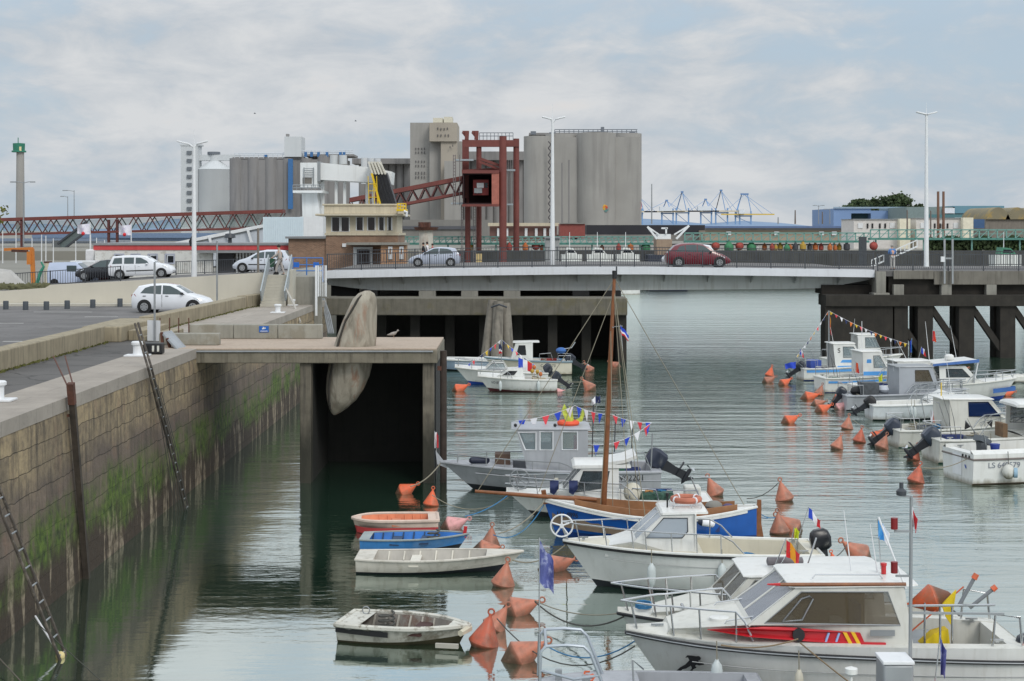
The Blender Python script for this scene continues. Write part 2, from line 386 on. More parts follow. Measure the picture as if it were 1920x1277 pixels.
# low concrete parapet along the quay, with steps through it
PARA = mat('parapet_concrete', c(152, 142, 120), .9, var=.18, scale=1.5, streak=.85, scol=c(96, 90, 76), bump=.3)
def wallrun(m, pts, th, h0, h1, off=0):
    for (a, b) in zip(pts, pts[1:]):
        a, b = Vector((*a, 0)), Vector((*b, 0)); d = (b-a).normalized(); nrm = Vector((-d.y, d.x, 0))*th
        m.add([a+Vector((0,0,h0)), b+Vector((0,0,h0)), b+nrm+Vector((0,0,h0)), a+nrm+Vector((0,0,h0)), a+Vector((0,0,h1)), b+Vector((0,0,h1)), b+nrm+Vector((0,0,h1)), a+nrm+Vector((0,0,h1))],
              [(0,1,5,4), (1,2,6,5), (2,3,7,6), (3,0,4,7), (4,5,6,7), (3,2,1,0)])
m = MB(); wallrun(m, [(-15.22, 18), (-15.22, 59.8)], .62, QZ-.1, QZ+.62)
solo('parapet_wall', m, PARA, 'low mossy concrete parapet beside the dark quayside path, nearer stretch', 'parapet', bev=.04)
m = MB(); wallrun(m, [(-14.9, 66.4), (-14.35, 86.5)], .6, QZ-.1, QZ+.62); wallrun(m, [(-14.33, 86.7), (-12.6, 98)], .6, QZ-.1, QZ+.66)
solo('parapet_wall', m, PARA, 'low concrete parapet running from the steps past the white hatchback to the bridge', 'parapet', bev=.04)
st_ = thing('stone_steps', 'short flight of worn concrete steps through the gap in the parapet', 'steps', (-14.4, 63, QZ-.01))
m = MB(); m.bx(-16.2, -14.7, 60.2, 66, QZ-.02, QZ+.58); part('block', m, PARA, st_, True, .05)
for i in range(2): part('step', MB().bx(-14.69+i*.62, -14.69+(i+1)*.62-.01, 61.2-.2*i, 65.6, QZ-.02, QZ+.38-.2*i), PARA, st_, True, .03)
t = NT('verge_moss'); t.b.inputs['Base Color'].default_value = c(96, 98, 52); t.b.inputs['Roughness'].default_value = 1; MOSS = t.m
m = MB(); random.seed(3)
for k in range(1500):
    y = random.uniform(20, 97); y = 20+77*random.random()**1.2
    if 60 < y < 66.2: continue
    x0 = -15.2 if y < 60 else interp([(66.4, -14.88), (86.5, -14.33), (98, -12.6)], y)
    x = x0+abs(random.gauss(0, .08)); s = random.uniform(.03, .08); a = random.uniform(0, 6)
    m.add([(x-s*math.cos(a), y-s*math.sin(a), QZ), (x+s*math.cos(a), y+s*math.sin(a), QZ), (x+random.uniform(-.03, .06), y, QZ+s*.9)], [(0, 1, 2)])
solo('moss', m, MOSS, 'line of moss and grass along the foot of the parapet', 'moss', kind='stuff', smooth=False)

# upper ramp road behind the embankment wall, and far land
ROADZ = [(-80, 3.2), (-34.6, 3.65), (-25.9, 4.26), (-18.4, 4.58), (-14, 4.98), (-11.4, 5.12), (0, 5.30), (6, 5.34), (21.8, 5.18), (70, 5.14)]
def rz_(x): return interp(ROADZ, x)
m = MB(); xs = [-80, -50, -34.6, -30, -25.9, -22, -18.4, -16, -14.4]
m.loft([[(x, 90.3, rz_(x)), (x, 118, rz_(x)), (x, 118, 0), (x, 90.3, 0)] for x in xs]); struct('ramp_road', m, ASPH)
struct('quay_floor', MB().bx(-90, -15.25, 90, 90.3, 1, 3.39), ASPH)
m = MB(); m.bx(-1500, -8, 118, 208, -1, 3.7); m.bx(-1500, 1500, 208, 6000, -1, 4.9); GRD = mat('far_ground', c(132, 130, 122), .95, scale=.05, var=.2); struct('land', m, GRD)
DQ = mat('far_quay_wall', c(74, 74, 72), .9, scale=.4, var=.35, streak=.6, scol=c(40, 40, 38), sscale=.4)
struct('far_quay', MB().bx(-8, 140, 207.2, 207.99, -1, 5.0), DQ)
HILL = mat('hill_blue', c(120, 142, 168), 1, var=.12, scale=.004)  # blue of distance haze put into the hill colour
m = MB(); rings = []
for i in range(41):
    x = -2600+i*130; h = 40+22*math.sin(i*.55)+12*math.sin(i*1.7+1); h = max(8, h*(.55 if i > 24 else 1.0))
    rings.append([(x, 5000, 0), (x, 5100, h*.7), (x, 5400, h), (x, 6000, 0)])
m.loft(rings, False, False, False); struct('hills', m, HILL)
for o_ in COL.objects: SECTION.setdefault(o_.name, 'b')
# ------------------------------------------------------------------ embankment wall, bollards, posts, platform, sculpture
EMB = mat('embankment_render', c(196, 191, 178), .9, var=.06, scale=.6, streak=.12, scol=c(176, 172, 158))
m = MB(); top = [(0-300, 552), (0, 546), (85, 540), (95, 534), (180, 530), (243, 526.5), (365, 519), (450, 513.6), (497, 511)]
poly = [(XP(p, 90), ZP(q, 90)) for p, q in top]+[(XP(497, 90), 3.2), (XP(-300, 90), 3.2)]
m.prism(poly, lambda x, z: (x, 89.3-.35*(z-5) if False else 89.9, z), lambda x, z: (x, 90.29, z))
em = solo('embankment_wall', m, EMB, 'long pale rendered retaining wall below the parked cars on the ramp', 'retaining wall')
m = MB(); m.bx(-90, XP(470, 88), 88.6, 89.88, QZ, QZ+.13); struct('pavement_kerb', m, CONCL)
# stair and abutment beside the bridge
sw = thing('stair_flight', 'pale concrete stairway with white side rails up to the bridge', 'stairs', (XP(520, 90), 89, QZ))
n = 10
for i in range(n): part('step', MB().bx(XP(499, 90), XP(540, 90), 87.8+i*.22, 90.29, QZ+i*.17, QZ+(i+1)*.17-.004), CONCL, sw, True)
for px in (497, 541):
    m = MB(); x = XP(px, 89); m.beam((x, 87.6, QZ+.6), (x, 90.4, 5.95), .07, .7); part('side_rail', m, mat('milky_panel', c(158, 166, 170), .35), sw, True)
ab = thing('bridge_abutment', 'square grey concrete abutment at the left end of the bridge', 'abutment', (XP(575, 92), 94, 2))
part('wall', MB().prism([(XP(553, 91), 90.5), (XP(606, 91), 90.5), (-13.45, 113.4), (-14.38, 113.4)], lambda x, y: (x, y, 1.5), lambda x, y: (x, y, 5.0)), CONC, ab, True, .04)
part('upper_slab', MB().prism([(-14.38, 90.6), (XP(552, 91), 90.6), (XP(552, 91)-.4, 95), (-14.38, 113.4)], lambda x, y: (x, y, 3.5), lambda x, y: (x, y, 4.98)), CONC, ab, True)
part('side_wall', MB().bx(XP(543, 90), XP(552.6, 90), 89.2, 90.6, QZ, ZP(505, 90)), CONCL, ab, True)
gt = thing('metal_gate', 'white tubular metal gate frame at the left end of the bridge', 'gate', (XP(603, 90), 90, QZ))
m = MB(); x0, x1 = XP(597, 90), XP(611, 90); z0, z1 = ZP(556, 90), ZP(498, 90)
m.tube([(x0, 90, z0), (x0, 90, z1), (x1, 90, z1), (x1, 90, z0)], .05, 6, True); part('gate_frame', m, WPAINT, gt, True)
for f in (.25, .5, .75): part('bar', MB().cyl((lerp(x0, x1, f), 90, z0), (lerp(x0, x1, f), 90, z1), .022), WPAINT, gt, True)
part('post', MB().bx(x0-.18, x0-.06, 89.95, 90.05, QZ-.6, z1), WPAINT, gt, True)
# grey bollards at the foot of the wall
SLATE = mat('slate_bollard', c(72, 78, 84), .7, scale=6)
for k, (px, py) in enumerate([(11, 580), (48, 581), (87, 581), (126, 579), (174, 577), (225, 575)]):
    p = G(px, py, QZ); m = MB(); m.lathe([(.145, 0), (.145, .42), (.13, .45), (.001, .455)], 16)
    solo('stone_bollard', m, SLATE, ['leftmost grey cylindrical bollard below the pale wall', 'second grey bollard from the left below the pale wall', 'third grey bollard from the left below the pale wall', 'fourth grey bollard from the left below the pale wall', 'grey bollard second nearest the white hatchback', 'grey bollard right behind the white hatchback'][k], 'bollard', 'grey bollards along the embankment', tuple(p))
for k, (px, py) in enumerate([(396, 568), (421, 567)]):
    p = G(px, py, QZ); m = MB(); m.tube([(-.16, 0, 0), (-.16, 0, .62), (.16, 0, .62), (.16, 0, 0)], .03, 6)
    solo('bicycle_stand', m, GALV if k else RUST, ['rust toned hoop stand just ahead of the white hatchback', 'grey hoop stand beside the thin lamp pole'][k], 'bike stand', 'hoop stands by the wall', tuple(p))
# painted bay marks
m = MB(); PM = mat('worn_road_paint', c(190, 190, 186), .8)
for px, py, L in ((15, 606, 1.4), (118, 585, 3), (190, 594, 1.6), (60, 640, 2.2)):
    p = G(px, py, QZ); m.bx(p.x-L/2, p.x+L/2, p.y-.08, p.y+.08, QZ-.003, QZ+.001)
struct('road_markings', m, PM)
# white mooring bollards
def moor(px, py, label, s=1.0, z=QZ):
    p = G(px, py, z); r = thing('mooring_bollard', label, 'mooring bollard', tuple(p), 0, 'white mooring bollards on the coping')
    part('base_plate', MB().box(0, 0, .03, .8*s, .6*s, .06), WPAINT, r, bev=.015)
    m = MB(); m.lathe([(.17*s, .06), (.15*s, .12*s), (.15*s, .36*s), (.21*s, .40*s), (.21*s, .47*s), (.17*s, .5*s), (.001, .51*s)], 18); part('drum', m, WPAINT, r)
moor(258, 668, 'white mooring bollard beside the tall black ladder on the coping')
moor(-4, 752, 'white mooring bollard cut by the left edge of the photo')
moor(521, 587, 'white mooring bollard on its plate past the blue sign', .9)
moor(549, 573, 'small white mooring bollard closest to the bridge', .7)
# slender posts on the quay
def post(px, py, pytop, r, label, z=QZ, m_=GALV, name='steel_post', cat='post'):
    p = G(px, py, z); h = (py-pytop)*p.y/F
    return solo(name, MB().lathe([(r, 0), (r, h), (.001, h+.01)], 8), m_, label, cat, base=tuple(p))
post(407, 574, 452, .05, 'thin weathered pole standing before the pale wall')
post(484, 556, 428, .075, 'brown grey pole at the foot of the pale stairway', m_=mat('old_pole', c(122, 116, 108), .8))
sp = thing('sign_post', 'grey post with the back of a white notice board in front of the white hatchback', 'sign', tuple(G(290, 640, QZ)))
part('post', MB().lathe([(.04, 0), (.04, 3.0), (.001, 3.01)], 8), GALV, sp)
part('board', MB().box(-.05, .08, .4, .62, .02, .78, rz=R(-28)), WPAINT, sp)
for k, px in enumerate((300, 318, 335, 354)):
    post(px, 636, 596, .022, ['rusty iron stake nearest the white notice board', 'second rusty iron stake from the notice board', 'third rusty iron stake from the notice board', 'rusty iron stake against the second low wall'][k], m_=RUST, name='iron_stake', cat='stake')
# ---- concrete platform over the water
PF = mat('platform_concrete', c(122, 116, 102), .9, var=.25, scale=2, streak=.8, scol=c(58, 55, 47), bump=.4, blotch=.5, bcol=c(108, 104, 90))
PT = mat('platform_aggregate', c(172, 156, 140), .9, var=.14, scale=9, blotch=.35, bcol=c(150, 134, 118), bump=.3)
pl = thing('concrete_platform', 'concrete platform on legs built out from the quay over the water', 'platform', (-7, 59.8, 0))
m = MB(); m.bx(WX-.05, -2.65, 56.8, 62.8, 2.88, 3.34); part('edge_beam', m, PF, pl, True, .03)
part('deck', MB().bx(-12.8, -2.68, 56.83, 62.78, 3.34, QZ+.012), PT, pl, True, .02)
WET = mat('wet_concrete_leg', c(104, 98, 86), .8, var=.3, scale=2, wet=(.9, 1.9), streak=.9, scol=c(40, 40, 36), bump=.4)
for x in (-7.35, -2.98): part('leg', MB().bx(x-.2, x+.2, 56.95, 57.5, -3.2, 2.879), WET, pl, True, .03)
part('leg', MB().bx(-2.95, -2.66, 62.2, 62.75, -3.2, 2.879), WET, pl, True)
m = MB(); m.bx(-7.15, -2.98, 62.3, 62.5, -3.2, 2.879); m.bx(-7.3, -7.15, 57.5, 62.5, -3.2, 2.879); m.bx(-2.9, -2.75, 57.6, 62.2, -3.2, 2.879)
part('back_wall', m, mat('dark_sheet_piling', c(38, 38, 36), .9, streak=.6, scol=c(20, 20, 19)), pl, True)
m = MB(); m.tube([(-11.2, 56.76, 3.3), (-2.8, 56.76, 3.3)], .03); part('conduit', m, GALV, pl, True)
pp = thing('fender_pile', 'rusty round steel pile standing against the corner of the platform', 'pile', (-2.45, 57.2, -3))
part('tube', MB().cyl((-2.45, 57.2, -3), (-2.45, 57.2, 3.3), .12), mat('dark_rusty_pile', c(62, 52, 46), .85, var=.35, scale=4, streak=.5), pp, True); part('bracket', MB().bx(-2.66, -2.5, 57.1, 57.3, 2.6, 2.75), RUST, pp, True)
BLK = mat('concrete_block', c(150, 148, 138), .9, var=.18, scale=1.0, streak=.4, blotch=.5, bcol=c(124, 116, 98), bump=.25)
m = MB(); x0, x1 = XP(356, 62), XP(605, 62)
lw = thing('low_wall', 'long low concrete wall with a blue sign along the back of the platform', 'wall', (x0+3, 62, QZ+.012))
for i in range(3): part('block', MB().bx(x0+(x1-x0)*i/3+.006, x0+(x1-x0)*(i+1)/3-.006, 61.8, 62.2, QZ+.013, ZP(608, 62)), BLK, lw, True, .03)
solo('low_wall', MB().bx(XP(300, 58.5), XP(412, 58.5), 58.3, 58.75, QZ+.012, ZP(625, 58.4)), BLK, 'short plain concrete block wall just behind the tilted metal panel', 'wall', bev=.03)
sg = thing('warning_sign', 'small blue sign with a white pictogram on the low concrete wall', 'sign', (XP(495, 61.79), 61.78, ZP(624, 61.79)))
SB = mat('sign_blue', c(30, 96, 178), .4); part('board', MB().box(0, 0, .14, .37, .02, .24), SB, sg)
part('pictogram', MB().box(0, -.013, .17, .14, .004, .05, ry=R(-12)).box(0, -.013, .205, .09, .004, .03, ry=R(20)), WPAINT, sg)
for dz in (.075, .05): part('text_line', MB().box(0, -.013, dz, .28, .004, .012), WPAINT, sg)
# tilted metal panel and bracket at the platform's inner corner
tp = thing('tilted_collector', 'tilted silver metal panel on a rusty frame at the corner of the quay', 'panel', tuple(G(318, 664, QZ)))
p = [D(303, 623, 57.2), D(322, 620, 58.2), D(355, 657, 57.4), D(338, 661, 56.6)]
m = MB(); m.add(list(p)+[q+Vector((-.02, 0, -.05)) for q in p], [(0,1,2,3), (7,6,5,4), (0,4,5,1), (1,5,6,2), (2,6,7,3), (3,7,4,0)]); part('sheet', m, GALV, tp, True)
m = MB(); 
for k in range(7):
    f = (k+.5)/7; m.tube([p[0].lerp(p[1], f)+Vector((0, 0, .012)), p[3].lerp(p[2], f)+Vector((0, 0, .012))], .012, 5)
part('slats', m, STEEL, tp, True)
m = MB(); b0 = D(306, 662, 57.3); m.beam(b0, p[0], .1); m.beam(b0+Vector((.3, 0, 0)), p[0].lerp(p[3], .3), .08); m.beam(b0, b0+Vector((.75, 0, 0)), .08); part('bracket', m, RUST, tp, True)
bxm = thing('fender_box', 'black slotted rubber fender block beside the white bollard', 'fender block', tuple(G(283, 664, QZ)))
part('body', MB().box(0, 0, .2, .85, .4, .36), BLACK, bxm, bev=.03)
for k in range(3): part('slot', MB().box(-.05+k*.17, -.21, .2, .07, .03, .2), WHITE2 if k else DARK, bxm)
# ---- the stone boat-like sculpture standing through the platform
t = NT('sculpture_stone'); v = t.coord((1, 1, .35)); n1 = t.noise(v, 2.2, 7, .6, .8); n2 = t.noise(t.coord((3, 3, .4)), 1.4, 6, .6, .6)
o = t.mix(t.mr(n1, .35, .65), c(122, 115, 102), c(170, 163, 149)); o = t.mix(t.mr(n2, .54, .66, 0, .8), o, c(140, 104, 82)); o = t.mix(t.mr(n2, .3, .42, .7, 0), o, c(98, 90, 76))
t.l(o, t.b.inputs['Base Color']); t.b.inputs['Roughness'].default_value = .8; t.bump(n1, .6, .08); SCST = t.m
sc = thing('stone_sculpture', 'tall brown grey almond shaped sculpture rising through the platform', 'sculpture', (XP(665, 58.05), 58.05, .7))
sect = [(545, 684, 694), (550, 672, 702), (560, 662, 706), (580, 652, 707), (605, 641, 706.5), (630, 632, 706), (650, 626, 704.5), (680, 617, 699), (705, 612.5, 693), (730, 611, 682), (750, 613, 668), (765, 617, 651), (774, 621, 638), (778, 625, 630)]
rings = []; YS = 58.05
for py, a, b in sect:
    x0, x1 = XP(a, YS), XP(b, YS); cx, hw = (x0+x1)/2, max(.03, (x1-x0)/2); z = ZP(py, YS); dp = min(.75, hw*.85+.04)
    ring = []
    for j in range(20):
        an = 2*PI*j/20; ca, sa = math.cos(an), math.sin(an)
        e = 1-.08*max(0, math.sin(3*an+z))        # carved planes
        ring.append((cx+hw*ca, YS+dp*sa*e, z))
    rings.append(ring)
m = MB(); m.loft(rings); part('stone_body', m, SCST, sc, True)
def surf(py, f):
    for (p0, a0, b0), (p1, a1, b1) in zip(sect, sect[1:]):
        if p0 <= py <= p1:
            u = (py-p0)/(p1-p0); a, b = lerp(a0, a1, u), lerp(b0, b1, u)
    x0, x1 = XP(a, YS), XP(b, YS); cx, hw = (x0+x1)/2, max(.03, (x1-x0)/2); dp = min(.75, hw*.85+.04)
    return Vector((cx+hw*f, YS-dp*math.sqrt(max(0, 1-f*f))-.012, ZP(py, YS)))
m = MB(); m.tube([surf(q, -.78 if q > 600 else -.78+.4*(600-q)/55) for q in range(552, 776, 8)], [.02]+[.045]*26+[.02], 6); part('dark_groove', m, mat('dark_band', c(58, 55, 50), .8), sc, True)

# ---- gull on the platform
GUL = mat('gull_plumage', c(158, 152, 146), .8, var=.3, scale=14, blotch=.7, bcol=c(98, 90, 82), bscale=9)
gp = G(738, 634, QZ+.012); gl = thing('gull', 'speckled grey young gull standing on the concrete platform', 'gull', tuple(gp), 0); gl.scale = (.72,)*3
m = MB(); rings = []
for x, z, r in [(-.36, .17, .012), (-.26, .19, .045), (-.12, .22, .09), (.02, .245, .105), (.12, .28, .085), (.17, .34, .06), (.2, .40, .062), (.25, .415, .05), (.285, .41, .02)]:
    rings.append([(x, r*.85*math.cos(2*PI*j/10), z+r*math.sin(2*PI*j/10)) for j in range(10)])
m.loft(rings); part('body', m, GUL, gl)
part('beak', MB().cyl((.28, 0, .41), (.36, 0, .395), .018, .005, 6), BLACK, gl)
for sy in (-.035, .035): part('leg', MB().tube([(.0, sy, .17), (.02, sy, .02), (.07, sy, .008)], .01, 5), mat('gull_leg', c(160, 130, 110), .7), gl)
for k, (px, py) in enumerate([(478, 213), (667, 227)]):
    b = D(px, py, 160); bd = thing('flying_bird', ['small dark bird in the sky above the grain silos', 'small dark bird in the sky left of the concrete tower'][k], 'bird', tuple(b)); bd.scale = (.6,)*3
    m = MB(); m.loft([[(x, r*math.cos(j*PI/3), r*math.sin(j*PI/3)) for j in range(6)] for x, r in ((-.25, .01), (-.1, .06), (.08, .07), (.2, .02))])
    for s in (-1, 1): m.add([(-.08, 0, .03), (.08, 0, .03), (.02, s*.25, .16), (-.06, s*.5, .06), (-.12, s*.25, .14)], [(0, 1, 2, 4), (4, 2, 3)])
    part('body', m, mat('bird_dark', c(124, 128, 136), .8), bd)

# ---- ladders and fender posts on the quay wall
def ladder(name, label, a_, b_, wdt, mats, rungs, bulge=0, mid=None):
    r = thing(name, label, 'ladder', tuple(b_)); a_, b_ = Vector(a_), Vector(b_)
    pts = [a_.lerp(b_, i/8)+Vector((bulge*math.sin(PI*i/8), 0, 0)) for i in range(9)]
    if mid is not None: pts = [a_, mid]+[Vector(mid).lerp(b_, i/6) for i in range(1, 7)]
    for s in (-1, 1): part('rail', MB().tube([p+Vector((0, s*wdt/2, 0)) for p in pts], .035, 6), mats, r, True)
    for k in range(rungs):
        u = (k+.7)/rungs*(len(pts)-1); i = min(int(u), len(pts)-2); p = Vector(pts[i]).lerp(Vector(pts[i+1]), u-i)
        part('rung', MB().cyl(p+Vector((0, -wdt/2, 0)), p+Vector((0, wdt/2, 0)), .02, None, 5), GALV, r, True)
    return r
Yl = 53.5
IRONB = mat('dark_weathered_iron', c(70, 64, 58), .75, var=.4, scale=6, blotch=.5, bcol=c(120, 112, 100), bscale=5)
ladder('quay_ladder', 'long dark iron ladder leaning down the wall beside the white bollard', D(256, 606, 50), D(351, 956, 52), .42, IRONB, 18, 0, D(281, 690, 48.9))
ladder('quay_ladder', 'long dark iron ladder at the lower left corner of the photo', D(-22, 880, 34.0), D(119, 1236, 33.7), .42, IRONB, 11)
def fpile(name, label, top, bot, r):
    e = thing(name, label, 'fender post', tuple(bot)); 
    part('timber', MB().beam(top, bot, r*2), mat('wet_timber_post', c(66, 58, 50), .8, var=.4, scale=5, streak=.6, scol=c(30, 28, 26)), e, True)
    top = Vector(top); d = (Vector(bot)-top).normalized(); part('rusty_cap', MB().beam(top-d*.05+Vector((0, -.02, 0)), top+d*.5+Vector((0, -.02, 0)), r*2.25), RUST, e, True)
    part('wall_bracket', MB().beam(top+d*.8, top+d*.8+Vector((-.5, .05, -.05)), .07), RUST, e, True)
    for k in range(2): part('guide_rod', MB().cyl(top+Vector((-.05+.1*k, .1*k, -.1)), D(100+22*k, 668, top.y+3), .02, None, 6), RUST, e, True)
fpile('fender_post', 'upright dark timber fender post with rusty iron cap on the quay wall', D(133, 722, 40.1), D(163, 1085, 41.4), .075)
m = MB(); r0 = D(66, 1155, 34.3); m.tube([r0, D(112, 1228, 33.7)], .021); fl = thing('float_line', 'yellow float with a pale line beside the foot of the near ladder', 'float', tuple(D(112, 1232, 33.7)))
part('line', m, WHC, fl, True); part('float', MB().ball(D(113, 1230, 33.7), .1, 12, 8), mat('pale_yellow_float', c(214, 196, 140), .5), fl, True)
m = MB()
for k in range(6): m.tube([D(700+k*3, 0, 1) if False else D(276+k*5, 690+k*8, 48.7+k*.15), D(303+k*6, 800+k*10, 50.0), D(328+k*5, 958+k*2, 51.4)], .012, 5)
solo('slack_ropes', m, GREYROPE, 'bundle of slack grey ropes hanging beside the long ladder', 'ropes')

lp_ = thing('leaning_pole', 'pale pole leaning against the far corner of the quay wall', 'pole', tuple(D(563, 604, 84)))
part('pole', MB().tube([D(534, 538, 88), D(550, 568, 86.5), D(563, 604, 84)], .06, 8), mat('pale_pole', c(176, 172, 164), .8), lp_, True)
m = MB()
for k in range(4): m.tube([D(604+k, 560, 96.2), D(609+k*3, 590, 95), D(616+k*3, 625, 93)], .05, 6)
solo('hanging_hoses', m, GALV, 'grey hoses hanging down at the corner between quay wall and bridge pier', 'hoses')
for o_ in COL.objects: SECTION.setdefault(o_.name, 'c')
# ------------------------------------------------------------------ the bridge, its piers and railings
BY0, BY1 = 96.0, 115.5
BX0, BX1 = XP(610, 96), XP(1640, 96)
BW = mat('bridge_white_steel', c(210, 213, 218), .45, var=.06, scale=.8, streak=.3, scol=c(170, 170, 168))
BG = mat('bridge_grey_steel', c(172, 176, 174), .55, var=.1, scale=.6, streak=.5, scol=c(124, 118, 106))
def dz(x): return interp([(BX0, 5.18), (-4, 5.33), (4, 5.42), (8, 5.42), (14, 5.35), (BX1, 5.24)], x)
br_ = thing('road_bridge', 'long low white steel bridge across the harbour channel', 'bridge', (5, 106, 3.6))
xs = [BX0+(BX1-BX0)*i/24 for i in range(25)]
m = MB(); m.loft([[(x, BY0, dz(x)-.46), (x, BY0, dz(x)-.02), (x, BY0+.3, dz(x)), (x, BY0+.3, dz(x)-.46)] for x in xs]); part('fascia', m, BW, br_, True)
m = MB(); m.loft([[(x, BY0+.31, dz(x)-.05), (x, BY1, dz(x)-.05), (x, BY1, dz(x)-.4), (x, BY0+.31, dz(x)-.4)] for x in xs]); part('deck', m, ASPH, br_, True)
def gb(x):  # girder bottom
    return interp([(BX0, 4.3), (BX0+2.5, 3.98), (BX0+6, 3.95), (5, 3.95), (BX1-5, 4.05), (BX1-2.8, 4.1), (BX1, 4.62)], x)
m = MB(); m.loft([[(x, BY0+1.1, dz(x)-.41), (x, BY0+1.4, dz(x)-.41), (x, BY0+1.4, gb(x)), (x, BY0+1.1, gb(x))] for x in xs]); part('girder', m, BG, br_, True)
m = MB(); m.loft([[(x, BY1-2, dz(x)-.41), (x, BY1-1.7, dz(x)-.41), (x, BY1-1.7, gb(x)), (x, BY1-2, gb(x))] for x in xs]); part('girder', m, BG, br_, True)
for i in range(12):
    x = BX0+2+(BX1-BX0-4)*i/11; m = MB()
    m.prism([(0, -.42), (0, -.48), (1.08, -.95), (1.08, -.42)], lambda y, z: (x-.02, BY0+.05+y, dz(x)+z), lambda y, z: (x+.02, BY0+.05+y, dz(x)+z)); part('bracket', m, BG, br_, True)
part('road_joint', MB().bx(XP(1156, 96)-.04, XP(1156, 96)+.04, BY0-.02, BY0+.2, dz(6)-.46, dz(6)+.02), DRAIL, br_, True)
# approach span on the right
AP = mat('approach_concrete', c(118, 114, 106), .9, var=.2, scale=.9, streak=.7, scol=c(64, 62, 56), bump=.3)
ap = thing('approach_viaduct', 'dark stained concrete approach on piles at the right end of the bridge', 'viaduct', (30, 100, 0))
AX = BX1+.06
m = MB(); m.bx(AX, 75, BY0-.2, 109, 4.85, 5.18); part('deck', m, ASPH, ap, True)
m = MB(); m.bx(AX+1.0, AX+3.4, BY0-.34, BY0-.21, 4.68, 5.2); m.bx(AX+3.42, 75, BY0-.34, BY0-.21, 4.35, 5.16); part('edge_beam', m, AP, ap, True, .03)
m = MB(); m.bx(AX-.04, AX+.55, BY0-.3, BY0+2, 3.85, 5.14); m.bx(AX-.2, AX+.75, BY0-.4, BY0+2, 3.2, 3.86); part('bearing_pier', m, CONC, ap, True, .03)
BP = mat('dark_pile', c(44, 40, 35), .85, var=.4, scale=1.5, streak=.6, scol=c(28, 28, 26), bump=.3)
PX0 = XP(1549, 95)
part('head_wall', MB().bx(PX0, PX0+4.1, 95.2, 96.7, -1.5, 3.1), BP, ap, True)
part('girder_shade_block', MB().bx(PX0+.1, AX+.79, 96.9, 99, 3.751, 4.3), BP, ap, True)  # dark block added to stand for the shade directly below the girder
part('cap_beam', MB().bx(PX0, 75, 95, 97.4, 3.1, 3.75), mat('dark_cap_beam', c(50, 47, 42), .9, var=.3, streak=.5), ap, True)
for i in range(9):
    x = XP(1737, 95)+i*2.45-2.45*(1)
    if i == 0: x = XP(1690, 95)
    for j in range(2):
        y = 95.6+j*1.3
        part('pile', MB().bx(x-.45, x+.45, y-.4, y+.4, -1.5, 3.099), BP, ap, True)
    if i: part('brace', MB().beam((x-2.2, 95.5, 3.2), (x-.2, 95.5, .3), .42, .35), BP, ap, True)
for px in (1690, 1780, 1865): part('corbel', MB().add([(XP(px, 95)-.3, 95.6, 4.36), (XP(px, 95)+.3, 95.6, 4.36), (XP(px, 95)+.3, 95.6, 3.74), (XP(px, 95)-.3, 95.6, 3.74), (XP(px, 95)-.3, 99, 4.36), (XP(px, 95)+.3, 99, 4.36), (XP(px, 95)+.3, 99, 3.74), (XP(px, 95)-.3, 99, 3.74)], [(0,1,2,3), (4,7,6,5), (0,3,7,4), (1,5,6,2), (0,4,5,1), (3,2,6,7)]), CONC, ap, True)

part('soffit_shade_fill', MB().bx(AX+.8, 75, 96.1, 108.5, 3.751, 4.84), BP, ap, True)  # brought forward as a dark wall, filling in the shade under the deck
# rest pier under the left half
rp = thing('bridge_pier', 'long concrete pier on dark piles under the left half of the bridge', 'pier', (-2, 98, 0))
RX0, RX1 = XP(613, 92), XP(1176, 92)
part('cap_beam', MB().bx(RX0, RX1, 91.8, 94.5, ZP(591, 92), ZP(559, 92)), CONCM, rp, True, .05)
part('platform', MB().bx(RX0, RX1, 94.51, 113, 2.9, 3.6), CONCM, rp, True)
part('fender_end', MB().bx(RX1-.5, RX1-.02, 92.2, 113, -1.5, 2.76), BP, rp, True)
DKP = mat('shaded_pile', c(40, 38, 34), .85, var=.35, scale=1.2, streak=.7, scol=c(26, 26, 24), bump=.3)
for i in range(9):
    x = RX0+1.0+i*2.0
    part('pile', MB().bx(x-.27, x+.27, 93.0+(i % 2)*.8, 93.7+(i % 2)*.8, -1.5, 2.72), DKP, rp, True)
part('back_wall', MB().bx(RX0, RX1-.52, 97, 97.4, -1.5, 2.899), mat('pier_shade_black', c(34, 33, 31), .9, var=.4, scale=.8, streak=.5), rp, True)  # black sheet added here in place of the deep shade under the pier
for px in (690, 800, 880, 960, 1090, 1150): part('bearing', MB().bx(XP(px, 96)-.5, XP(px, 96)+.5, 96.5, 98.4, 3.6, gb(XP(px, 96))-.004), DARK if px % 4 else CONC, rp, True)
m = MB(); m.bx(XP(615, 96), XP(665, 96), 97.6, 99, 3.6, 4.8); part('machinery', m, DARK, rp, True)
# timber dolphin in front of the pier
dl = thing('timber_dolphin', 'cluster of leaning grey timber piles in front of the bridge pier', 'mooring dolphin', (XP(938, 90), 90, -1))
for k, (x0, x1, w_, yy) in enumerate([(908, 924, .62, 90.2), (930, 935, .68, 89.8), (955, 948, .66, 90.2), (940, 940, .6, 91)]):
    m = MB(); m.tube([D(x0, 700, yy), D(x1, 562+3*k, yy+.2)], [w_*.52, w_*.42], 10); part('pile', m, mat('grey_timber', c(136, 130, 120), .85, var=.3, scale=2, streak=.8, scol=c(52, 49, 44), bump=.4), dl, True)
part('iron_band', MB().tube([D(921, 576, 89.6), D(936, 571, 89.3), D(950, 576, 89.6)], .05), DRAIL, dl, True)
